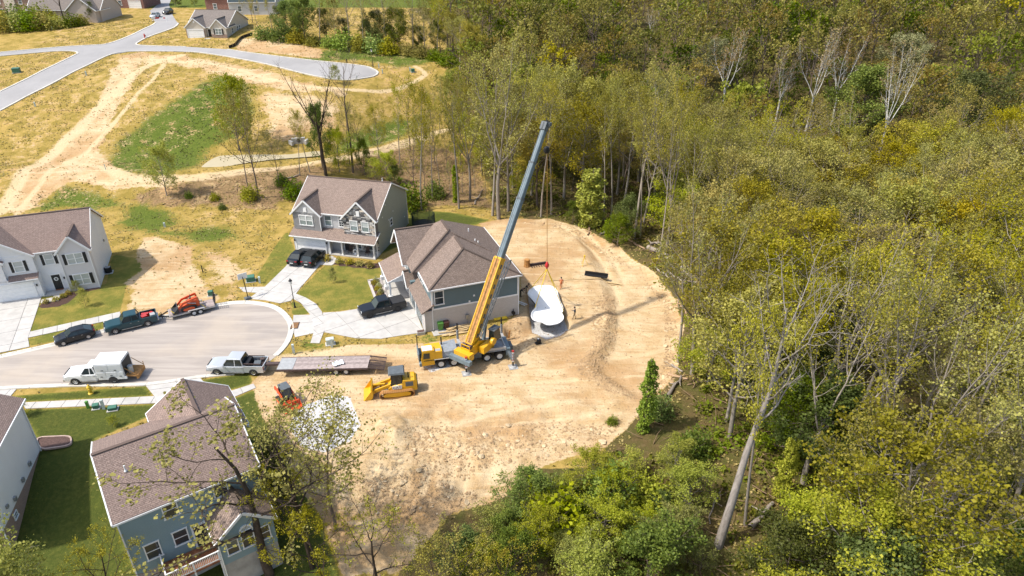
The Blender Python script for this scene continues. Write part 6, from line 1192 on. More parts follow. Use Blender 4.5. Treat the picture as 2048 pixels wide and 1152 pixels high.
bin_(881, 660, 'bin_green', 'green wheelie bin, left of the pair against the white brick wall'); bin_(893, 658, 'bin_brown', 'dark brown wheelie bin, right of the pair against the white brick wall')
p = P(886, 663); b = MB(); b.box((0, 0, .03), (2.6, 1.4, .08)); o = b.build('concrete_pad', 'concrete', label='concrete pad under the two wheelie bins', cat='pad'); o.location = p; o.rotation_euler = (0, 0, .35); o['category'] = 'pad'
def planks(c, rz, n, L, label, m='wood_new', spread=1.4, name='lumber_pile', seed=1, h=.1):
    g = thing(name, c, rz, label, 'lumber'); rg = random.Random(seed)
    for i in range(n): b = MB(); b.box((0, 0, 0), (L * rg.uniform(.6, 1), .16, .07)); q = b.build('plank', m, g); q.location = (rg.uniform(-.4, .4), rg.uniform(-spread / 2, spread / 2), .05 + h * (i % 4)); q.rotation_euler = (0, 0, rg.uniform(-.12, .12))
    return g
planks(P(920, 661), .4, 16, 3.0, 'pile of pale timber beside the wheelie bins', seed=3); planks(P(905, 668), .3, 3, 3.6, 'loose planks on the ground below the timber pile', spread=.6, seed=5); planks(P(1230, 561), -.3, 3, 2.6, 'pale boards lying behind the pool pit', spread=.5, seed=8); planks(P(1150, 560), .0, 1, 9.5, 'single long pipe-thin board on the dirt behind the pool shell', spread=.1, seed=9)
g = thing('plywood_sheet', P(1000, 636), .3, 'yellow plywood sheet leaning beside the house wall', 'plywood'); b = MB(); b.box((0, 0, .12), (1.7, .9, .05), rx=.12); b.build('sheet', 'strap_yellow', g); b = MB(); b.box((0, -.1, .03), (2.6, .12, .06)); b.build('batten', 'wood_new', g)
g = thing('planter_box', P(842, 668), .3, 'low concrete planter at the near garage corner', 'planter'); b = MB(); b.box((0, 0, .2), (1.0, .6, .4)); b.build('trough', 'concrete', g); b = MB(); b.box((0, 0, .42), (.85, .45, .06)); b.build('soil', 'mulch', g)
g = thing('air_conditioner', P(218, 545), .35, 'round black air conditioner beside the shaded wall of the white house', 'air conditioner'); b = MB(); b.lathe([(.42, .06), (.45, .1), (.45, .8), (.42, .85)], n=18); b.build('casing', 'black_metal', g); b = MB(); b.lathe([(.36, .86), (.36, .88), (.06, .9)], n=18); b.build('fan_guard', 'metal_grey', g); b = MB(); b.box((0, 0, .03), (1.1, 1.1, .06)); b.build('pad', 'concrete', g)
g = thing('trampoline', P(848, 457), .1, 'dark netted trampoline on the lawn behind the blue house', 'trampoline'); b = MB(); n = 16; b.lathe([(1.7, .78), (1.75, .85), (1.7, .9), (.02, .88)], n=n); b.build('mat', 'cloth_dark', g); b = MB()
for i in range(72): t_ = 2 * math.pi * i / 72; b.box((math.cos(t_) * 1.75, math.sin(t_) * 1.75, 1.75), (.03, .03, 1.7), rz=t_)
for k in range(8): b.lathe([(1.74, .9 + k * .24), (1.76, .9 + k * .24), (1.76, .93 + k * .24), (1.74, .93 + k * .24)], n=24, cap=False)
b.build('safety_net', 'net', g, kind='stuff')
for i in range(6): t_ = 2 * math.pi * i / 6; b = MB(); b.tube((math.cos(t_) * 1.8, math.sin(t_) * 1.8, 0), (math.cos(t_) * 1.8, math.sin(t_) * 1.8, 2.7), .04, n=6); b.build('pole', 'black_metal', g)
def drain(px, py, rz, label):
    g = thing('storm_drain', P(px, py, .03), rz, label, 'storm drain'); b = MB(); b.box((0, 0, .02), (.95, 1.5, .08)); b.build('frame', 'rust_steel', g)
    for i in range(5): k = MB(); k.box((0, -.52 + i * .26, .07), (.75, .1, .05)); k.build('grate_bar', 'tool_rust', g)
    return g
drain(590, 652, .1, 'rusty storm drain grate in the kerb of the turning bulb')
g = thing('barricade', P(320, 42), .0, 'red and white road barricade across the far street', 'barricade')
for s in (-2.2, 2.2): b = MB(); b.box((s, 0, .55), (.08, .08, 1.1)); b.box((s, 0, .04), (.1, 1.2, .08)); b.build('post', 'white_trim', g)
for i in range(8): b = MB(); b.box((-2.1 + i * .6, -.05, .85), (.58, .05, .3)); b.build('board', 'paint_red' if i in (2, 3, 6) else 'paint_white', g)
# items on the dirt
g = thing('trough_bucket', P(1192, 552), -.28, 'dark excavator bucket rail lying on the dirt right of the hook', 'bucket'); b = MB(); b.loft([[(x, -.3, .05), (x, .3, .05), (x, .34, .5), (x, .26, .5), (x, .22, .13), (x, -.3, .12)] for x in (-1.6, 1.6)]); b.build('trough', 'black_metal', g)
for s in (-1.6, 1.6): k = MB(); k.extrude([(s, -.3, .05), (s, .3, .05), (s, .34, .5)], (.05, 0, 0)); k.build('end_plate', 'black_metal', g)
g = thing('attachment_rake', P(1076, 531), .3, 'dark metal attachment lying on the dirt left of the hook', 'attachment'); b = MB(); b.box((0, 0, .25), (2.4, .25, .3)); b.build('beam', 'rust_steel', g)
for i in range(7): k = MB(); k.box((-1.1 + i * .36, -.35, .12), (.08, .7, .1)); k.build('tine', 'rust_steel', g)
g = thing('tripod_level', P(1168, 530), 0, 'yellow survey tripod standing on the dirt', 'tripod')
for i in range(3): t_ = i * 2.1; b = MB(); b.tube((0, 0, 1.3), (math.cos(t_) * .55, math.sin(t_) * .55, 0), .03, n=6); b.build('leg', 'strap_yellow', g)
b = MB(); b.box((0, 0, 1.42), (.2, .25, .25)); b.build('instrument', 'strap_yellow', g)
g = thing('tree_stump', P(1054, 533), 0, 'short dark stump behind the blue house', 'stump'); b = MB(); b.lathe([(.5, 0), (.42, .3), (.4, 1.1), (.3, 1.15)], n=10); b.build('wood', 'tool_rust', g)
g = thing('plate_compactor', P(1076, 690), .5, 'small black compactor on the dirt in front of the pool pit', 'compactor'); b = MB(); b.box((0, 0, .08), (.7, .5, .12)); b.box((.1, 0, .35), (.4, .38, .4)); b.build('engine', 'black_metal', g); b = MB(); b.bar((-.2, .2, .3), (-.7, .2, .95), .05); b.bar((-.2, -.2, .3), (-.7, -.2, .95), .05); b.bar((-.7, -.2, .95), (-.7, .2, .95), .05); b.build('handle', 'black_metal', g); b = MB(); b.box((.1, .12, .58), (.15, .15, .08)); b.build('fuel_cap', 'paint_white', g)
for px, py, lab in ((1018, 690, 'rusty steel post at the near end of the trench'),): g = thing('steel_post', P(px, py - 20), 0, lab, 'post'); b = MB(); b.box((0, 0, .6), (.2, .2, 1.5), ry=.12); b.build('post', 'tool_rust', g); b = MB(); b.box((0, 0, .05), (.4, .4, .1)); b.build('foot', 'tool_rust', g)
g = thing('white_pipes', P(1038, 610), -.9, 'pair of white pipes leaning beside the house corner', 'pipes')
for s in (0, .35): b = MB(); b.tube((-1.1, s, .1), (1.2, s, .5), .07, n=8); b.build('pipe', 'white_trim', g)
# porch things
def chair(base, rz, m, label):
    g = thing('porch_chair', base, rz, label, 'chair'); b = MB(); b.box((0, 0, .42), (.55, .55, .06)); b.build('seat', m, g); b = MB(); b.box((0, .27, .8), (.55, .06, .7), rx=-.15); b.build('backrest', m, g)
    for x in (-.25, .25):
        for y in (-.25, .25): k = MB(); k.box((x, y, .2), (.05, .05, .42)); k.build('leg', m, g)
    return g
cb = (-32.5, 92.7, .16)
for x, m_, lab in ((8.6, 'rust_steel', 'dark red chair left of the white ornament on the porch'), (11.3, 'rust_steel', 'dark red chair at the right end of the porch')): chair(off(cb, -.23, x, .55, 0), -.23, m_, lab)
g = thing('porch_ornament', off(cb, -.23, 9.5, .3, 0), -.23, 'round white ornament standing on the stone house porch', 'ornament'); b = MB(); n = 14; b.loft([[((.3 + .1 * math.cos(v)) * math.cos(u), .1 * math.sin(v), .45 + (.3 + .1 * math.cos(v)) * math.sin(u)) for v in [i * math.pi / 3 for i in range(6)]] for u in [2 * math.pi * i / n for i in range(n + 1)]], cap=False); b.build('ring', 'white_trim', g, True); b = MB(); b.box((0, 0, .03), (.5, .3, .06)); b.build('foot', 'white_trim', g)
# raised flower beds of the blue house
bb = (-9.5, 70.2, 0)
g = thing('raised_bed', off(bb, .35, -4.6, 12.4, 0), .35, 'paved edging round flower bed beside the blue house porch', 'flower bed')
for x, y, dx, dy in ((-.75, 0, .3, 5.4), (.75, 0, .3, 5.4), (0, 2.7, 1.8, .3), (0, -2.7, 1.8, .3)): b = MB(); b.box((x, y, .15), (dx, dy, .3)); b.build('edging_stone', 'paver', g)
b = MB(); b.box((0, 0, .1), (1.2, 5.1, .2)); b.build('soil', 'mulch', g)
g = thing('silt_fence', P(470, 95), 0, 'sagging black silt fence below the cream bungalow', 'fence'); l_ = resample(smooth_line(GP([(458, 97), (470, 92), (477, 84), (484, 77), (505, 70)]), 5), 1.5); g.location = (0, 0, 0)
for i in range(len(l_) - 1):
    a_, b_ = l_[i], l_[i + 1]; k = MB(); za, zb_ = ground_z(*a_), ground_z(*b_); k.extrude([(*a_, za - .1), (*b_, zb_ - .1), (*b_, zb_ + .75), (*a_, za + .75)], (0, .04, 0)); k.build('fabric', 'silt_fence', g); k = MB(); k.box((*a_, za + .45), (.06, .06, 1.1)); k.build('stake', 'wood_new', g)
g = thing('culvert_outlet', P(598, 287), .3, 'pale concrete culvert outlet above the pond', 'culvert'); b = MB(); b.box((0, 0, .5), (2.6, .5, 1.2)); b.box((-1.5, -.6, .35), (.4, 1.4, .8), rz=.4); b.box((1.5, -.6, .35), (.4, 1.4, .8), rz=-.4); b.build('headwall', 'concrete', g); b = MB(); b.tube((0, -.3, .55), (0, -.24, .55), .4, n=16); b.build('pipe_mouth', 'plastic_dark', g)
g = thing('garden_bed', P(105, 886), .25, 'mulch bed with pale edging beside the edge-cut white house', 'flower bed'); ed = smooth_line([(P(*q)[0] - P(105, 886)[0], P(*q)[1] - P(105, 886)[1]) for q in ((76, 878), (110, 874), (138, 874), (143, 884), (138, 893), (110, 899), (84, 900))], 3, True); g.rotation_euler = (0, 0, 0); b = MB(); b.prism(ed, -.1, .08); b.build('mulch', 'mulch', g)
for i in range(len(ed)): p_, q_ = ed[i], ed[(i + 1) % len(ed)]; b = MB(); b.bar((*p_, .1), (*q_, .1), .14, .18); b.build('edging_stone', 'brick_pad', g)
# ------------------------------------------------------------------ trees
mat_bark('bark_grey', (.30, .265, .235), (.19, .165, .145)); mat_bark('bark_brown', (.20, .155, .125), (.12, .092, .075)); mat_bark('bark_dark', (.10, .075, .055), (.05, .038, .03)); mat_bark('bark_white', (.80, .77, .72), (.55, .52, .47), 3); mat_bark('bark_pale', (.345, .30, .25), (.235, .20, .165))
mat_leaf('leaf_olive', (.215, .195, .018), (.43, .38, .05)); mat_leaf('leaf_gold', (.29, .235, .022), (.44, .37, .05)); mat_leaf('leaf_brown', (.25, .195, .045), (.38, .31, .075)); mat_leaf('leaf_lime', (.21, .235, .02), (.44, .44, .055)); mat_leaf('leaf_green', (.085, .13, .012), (.21, .265, .026)); mat_leaf('leaf_dark', (.075, .09, .014), (.17, .175, .026)); mat_leaf('leaf_pale', (.34, .35, .13), (.50, .50, .22)); mat_leaf('leaf_amber', (.27, .19, .065), (.40, .29, .11)); mat_leaf('leaf_maple', (.20, .175, .016), (.42, .37, .05), .3, .1); mat_leaf('leaf_ivy', (.14, .21, .015), (.33, .40, .04), .3, .12)
def unit(v): return v / (np.linalg.norm(v) + 1e-9)
class Tree:
    def __init__(s, seed): s.r = np.random.default_rng(seed); s.W = []; s.tips = []; s.prune = 99
    def branch(s, p, d, L, r0, lv, sp):
        r = s.r; n = sp['seg'][lv]; pts = [p]; tr = sp['trop'][lv]; wb = sp['wob'][lv]
        for i in range(n): d = unit(d + r.normal(0, wb, 3) + np.array((0, 0, tr))); pts.append(pts[-1] + d * L / n)
        end = r0 * sp['tap'][lv]; rad = np.linspace(r0, end, n + 1); s.W.append((np.array(pts), rad, lv))
        if lv < len(sp['n']):
            k = sp['n'][lv]; t0 = sp['t0'][lv]; az = r.uniform(0, 6.28)
            for i in range(k):
                t = t0 + (1 - t0) * (i + r.uniform(.2, .8)) / k; f = t * n; j = min(int(f), n - 1); q = pts[j] + (pts[j + 1] - pts[j]) * (f - j); dd = unit(pts[j + 1] - pts[j])
                a = unit(np.cross(dd, (0.3, .1, 1) if abs(dd[2]) < .9 else (1, 0, 0))); b = np.cross(dd, a); az += 2.4 + r.normal(0, .4); th = math.radians(sp['ang'][lv] + r.normal(0, 8)) * (1 - .35 * (t - t0))
                cd = unit(dd * math.cos(th) + (a * math.cos(az) + b * math.sin(az)) * math.sin(th)); u = (t - t0) / (1 - t0 + 1e-6); shape = (1 - .6 * u) if lv > 0 else sp.get('shape', lambda u: 1 - .6 * u)(u)
                s.branch(q, cd, L * sp['rat'][lv] * shape * r.uniform(.75, 1.2), max(.012, (r0 + (end - r0) * t) * sp.get('rr', .55)), lv + 1, sp)
        else: s.tips.append(np.array(pts))
    def wood(s, sides=(7, 5, 4, 3, 3), maxlv=9, rmin=0):
        V = []; F = []; o = 0
        for pts, rad, lv in s.W:
            if lv > maxlv: continue
            n = sides[lv]; m = len(pts); t = np.gradient(pts, axis=0); t /= np.linalg.norm(t, axis=1)[:, None] + 1e-9
            a = np.cross(t, (.31, .17, .93)); a /= np.linalg.norm(a, axis=1)[:, None] + 1e-9; b = np.cross(t, a); th = np.arange(n) * 2 * math.pi / n
            rr = np.maximum(rad, rmin)[:, None, None]
            R_ = pts[:, None, :] + rr * (a[:, None, :] * np.cos(th)[None, :, None] + b[:, None, :] * np.sin(th)[None, :, None]); V.append(R_.reshape(-1, 3))
            i = np.arange(m - 1)[:, None] * n + np.arange(n)[None, :]; j = np.arange(m - 1)[:, None] * n + (np.arange(n)[None, :] + 1) % n
            F.append(np.stack([i, j, j + n, i + n], -1).reshape(-1, 4) + o); o += m * n
        return np.concatenate(V), np.concatenate(F)
    def leafpos(s, k, spread, t0=.25):
        r = s.r; o = []
        for p in s.tips:
            m = r.poisson(k) + 1; f = (t0 + (1 - t0) * r.random(m)) * (len(p) - 1); j = np.minimum(f.astype(int), len(p) - 2); o.append(p[j] + (p[j + 1] - p[j]) * (f - j)[:, None] + r.normal(0, spread, (m, 3)))
        return np.concatenate(o)
def leaf_mesh(P_, size, rng, tint=None, upb=.6):
    """two-triangle leaf sprays at the points"""
    n = len(P_); nr = rng.normal(0, 1, (n, 3)); nr[:, 2] += upb; nr /= np.linalg.norm(nr, axis=1)[:, None]; a = np.cross(nr, rng.normal(0, 1, (n, 3))); a /= np.linalg.norm(a, axis=1)[:, None] + 1e-9; b = np.cross(nr, a); sz = (size * rng.uniform(.6, 1.35, n))[:, None]
    V = np.stack([P_ - a * sz * .5 - b * sz * .1, P_ + b * sz * .42 + nr * sz * .1, P_ + a * sz * .5 + b * sz * .08, P_ - b * sz * .45 + nr * sz * .05], 1).reshape(-1, 3)
    F = np.arange(n * 4).reshape(-1, 4); T = rng.random(n) if tint is None else tint; return V, F, np.repeat(T, 4)
def mk(name, V, F, m, tint=None, smooth=False):
    me = bpy.data.meshes.new(name); np_mesh(me, V, F, 4); me.materials.append(M[m])
    if tint is not None: me.attributes.new('tint', 'FLOAT', 'POINT').data.foreach_set('value', tint.astype(np.float32))
    if smooth: me.polygons.foreach_set('use_smooth', [True] * len(me.polygons))
    return me
dome = lambda u: math.sin(math.pi * min(1, .22 + .78 * u)) ** .7 * .95 + .12
tall = lambda u: .55 + .6 * math.sin(math.pi * u)
S_BROAD = dict(seg=(7, 5, 4, 3), trop=(.05, .10, .06, .02), wob=(.05, .12, .16, .2), tap=(.12, .25, .3, .4), n=(15, 6, 4), t0=(.32, .25, .2), ang=(58, 45, 45), rat=(.40, .48, .5), shape=dome)
S_SPREAD = dict(seg=(6, 6, 5, 3), trop=(.04, .08, .06, .02), wob=(.06, .15, .18, .2), tap=(.2, .22, .3, .4), n=(11, 7, 5), t0=(.3, .25, .2), ang=(62, 48, 45), rat=(.55, .45, .45), shape=dome)
S_TALL = dict(seg=(9, 5, 4, 3), trop=(.04, .16, .08, .02), wob=(.05, .14, .16, .2), tap=(.15, .2, .3, .4), n=(10, 6, 4), t0=(.55, .3, .2), ang=(42, 42, 45), rat=(.32, .45, .5), shape=tall)
S_FORK = dict(seg=(5, 8, 5, 3), trop=(.03, .12, .12, .05), wob=(.05, .08, .14, .2), tap=(.6, .12, .25, .4), n=(5, 9, 5), t0=(.72, .3, .2), ang=(26, 42, 42), rat=(1.5, .30, .5), shape=lambda u: 1, rr=.6)
S_DENSE = dict(seg=(5, 4, 4, 3), trop=(.05, .06, .03, .0), wob=(.06, .15, .16, .2), tap=(.15, .25, .3, .4), n=(18, 7, 4), t0=(.15, .15, .15), ang=(62, 50, 48), rat=(.48, .5, .5), shape=dome)
PROTO = {}
def proto(key, seed, sp, H, r0, leaf, wood, k, size, spread, Lf=None, far=True):
    t = Tree(seed); L = (Lf or .92) * H; t.branch(np.array((0., 0, -.4)), np.array((0, 0, 1.)), L, r0, 0, sp); wv, wf = t.wood(); top = max(float(wv[:, 2].max()), 1)
    sc = H / top; wv = wv * sc; me_w = mk('trunk', wv, wf, wood, None, True); me_l = None; rng = np.random.default_rng(seed + 99); low = None
    if k:
        lp = t.leafpos(k, spread) * sc; V, F, T = leaf_mesh(lp, size, rng); me_l = mk('crown', V, F, leaf, T)
        m = min(len(lp), 900); lowp = lp[rng.choice(len(lp), m, replace=False)]
        m = min(len(lp), 2600); midp = lp[rng.choice(len(lp), m, replace=False)]
    else: lowp = midp = np.zeros((0, 3))
    w3, f3 = t.wood((5, 4, 3, 3), 2, .03); w2, f2 = t.wood((3, 3, 3, 3), 2 if not k else 1, .06); PROTO.setdefault(key, []).append(dict(H=H, w=me_w, l=me_l, low=(lowp, max(.42, size * 2.1), w2 * sc, f2), mid=(midp, size * 1.6, w3 * sc, f3), leaf=leaf, wood=wood))
for i in range(3): proto('olive', 10 + i, S_BROAD, 18, .26, 'leaf_olive', 'bark_pale', 14, .22, .36)
for i in range(3): proto('brown', 20 + i, S_BROAD, 18, .26, 'leaf_brown', 'bark_pale', 8, .18, .32)
proto('gold', 30, S_BROAD, 17, .25, 'leaf_gold', 'bark_brown', 20, .22, .36); proto('gold', 31, S_SPREAD, 15, .25, 'leaf_gold', 'bark_brown', 14, .22, .34)
for i in range(2): proto('lime', 40 + i, S_DENSE, 11, .16, 'leaf_lime', 'bark_grey', 17, .19, .26)
for i in range(2): proto('green', 50 + i, S_DENSE, 12, .2, 'leaf_green', 'bark_brown', 20, .23, .3)
for i in range(2): proto('dark', 60 + i, S_DENSE, 13, .2, 'leaf_dark', 'bark_brown', 20, .24, .34)
for i in range(2): proto('sycamore', 70 + i, S_FORK, 20, .34, 'leaf_amber', 'bark_white', 5, .24, .34, .5)
proto('pale', 80, S_DENSE, 13, .2, 'leaf_pale', 'bark_grey', 16, .30, .34)
for i in range(2): proto('tall', 90 + i, S_TALL, 22, .27, 'leaf_olive', 'bark_pale', 13, .19, .34)
proto('fork', 100, S_FORK, 22, .36, 'leaf_olive', 'bark_pale', 10, .18, .32, .5); proto('bare', 110, S_FORK, 20, .34, 'leaf_brown', 'bark_dark', 0, .2, .3, .5); proto('bare', 111, S_TALL, 20, .26, 'leaf_brown', 'bark_brown', 0, .2, .3)
for i in range(2): proto('maple', 120 + i, S_SPREAD, 19, .30, 'leaf_maple', 'bark_dark', (11, 6)[i], .18, .2)
proto('snag', 105, S_TALL, 22, .34, 'leaf_olive', 'bark_grey', 0, .2, .3)
proto('limebig', 45, S_DENSE, 16, .22, 'leaf_lime', 'bark_grey', 22, .2, .3)
proto('sapling', 130, S_DENSE, 6, .07, 'leaf_lime', 'bark_brown', 5, .17, .2); proto('twiggy', 140, S_BROAD, 15, .18, 'leaf_maple', 'bark_brown', 5, .2, .3)
def column(key, seed, H, rad, n, size, leaf, taper=.5):
    rng = np.random.default_rng(seed); z = rng.random(n) ** .9 * H; t = rng.random(n) * 6.28; prof = rad * (.55 + .6 * np.sin(np.pi * np.clip(z / H * .9 + .08, 0, 1))) * (.25 + 1.5 * vnoise(z * 1.0, t * .9, .8, seed)); q = np.sqrt(rng.uniform(.35, 1.1, n)) * prof
    P_ = np.stack([q * np.cos(t), q * np.sin(t), z], 1); V, F, T = leaf_mesh(P_, size, rng); tr = Tree(seed); tr.W.append((np.array([(0, 0, -.3), (.1, 0, H * .5), (0, .1, H * 1.02)]), np.array((.2, .15, .05)), 0)); wv, wf = tr.wood(); PROTO.setdefault(key, []).append(dict(H=H, w=mk('trunk', wv, wf, 'bark_brown', None, True), l=mk('crown', V, F, leaf, T), leaf=leaf, wood='bark_brown', low=None))
column('ivy', 150, 9, 1.0, 5200, .24, 'leaf_lime'); column('ivy', 151, 10, .8, 4200, .24, 'leaf_ivy')
def bush(key, seed, H, rad, n, size, leaf):
    rng = np.random.default_rng(seed); d = rng.normal(0, 1, (n, 3)); d /= np.linalg.norm(d, axis=1)[:, None]; d[:, 2] = np.abs(d[:, 2]); q = (rng.uniform(.45, 1.05, n) * (.7 + .6 * vnoise(d[:, 0] * 2 + 5, d[:, 1] * 2 + d[:, 2] + 5, .7, seed)))[:, None]
    P_ = d * q * np.array((rad, rad, H)) + np.array((0, 0, .05)); V, F, T = leaf_mesh(P_, size, rng); tr = Tree(seed)
    for i in range(7): a = i * .9; tr.W.append((np.array([(0, 0, -.1), (math.cos(a) * rad * .3, math.sin(a) * rad * .3, H * .4), (math.cos(a) * rad * .7, math.sin(a) * rad * .7, H * .8)]), np.array((.05, .035, .012)) * max(.5, H / 3), 2))
    wv, wf = tr.wood(); PROTO.setdefault(key, []).append(dict(H=H, w=mk('stem', wv, wf, 'bark_brown'), l=mk('crown', V, F, leaf, T), leaf=leaf, wood='bark_brown', low=None))
for i, (lf) in enumerate(('leaf_lime', 'leaf_green', 'leaf_olive', 'leaf_ivy')): bush('bush_' + lf[5:], 160 + i, 2.6, 1.7, 1500, .22, lf)
bush('garden', 170, .5, .45, 260, .1, 'leaf_gold'); bush('flower', 171, .45, .4, 220, .1, 'leaf_pale')
TN = {}
def plant(key, idx, loc, H, rz, label, cat='tree', group=None, name='tree', lean=(0, 0), wide=1.0):
    p = PROTO[key][idx % len(PROTO[key])]
    if name == 'tree': name = {'sycamore': 'sycamore_tree', 'maple': 'maple_tree', 'ivy': 'ivy_clad_tree', 'bare': 'bare_tree', 'sapling': 'young_tree', 'lime': 'young_tree', 'limebig': 'lime_green_tree', 'fork': 'forked_tree'}.get(key, 'tree')
    g = thing(name, loc, rz, label, cat, group); s = H / p['H']; g.scale = (s * wide, s * wide, s); g.rotation_euler = (lean[0], lean[1], rz)
    o = link(bpy.data.objects.new('stem' if p['w'].name.startswith('stem') else 'trunk', p['w']), g)
    if p['l'] is not None: link(bpy.data.objects.new('crown', p['l']), g)
    return g
RT = random.Random(77)
def tree_px(px, py, top, key, label, idx=0, wide=1.0, lean=(0, 0), rz=None, cat='tree', name='tree', group=None, Hmin=1.0):
    """base pixel, pixel row of the top"""
    x, y, z = P(px, py); H = max(Hmin, at_dist(px, top, y)[2] - z); TAKEN.append((x, y)); return plant(key, idx, (x, y, z - .05), H, RT.uniform(0, 6.28) if rz is None else rz, label, cat, group, name, lean, wide)
TL = dict(olive='olive-leaved', brown='brown twiggy', gold='golden budding', lime='lime green', green='fresh green', dark='dark green', tall='slim pale-trunked', twiggy='thin twiggy', sapling='small sparse')
def side(px, a, b): return 'left part' if px < a else 'middle' if px < b else 'right part'
TAKEN = []
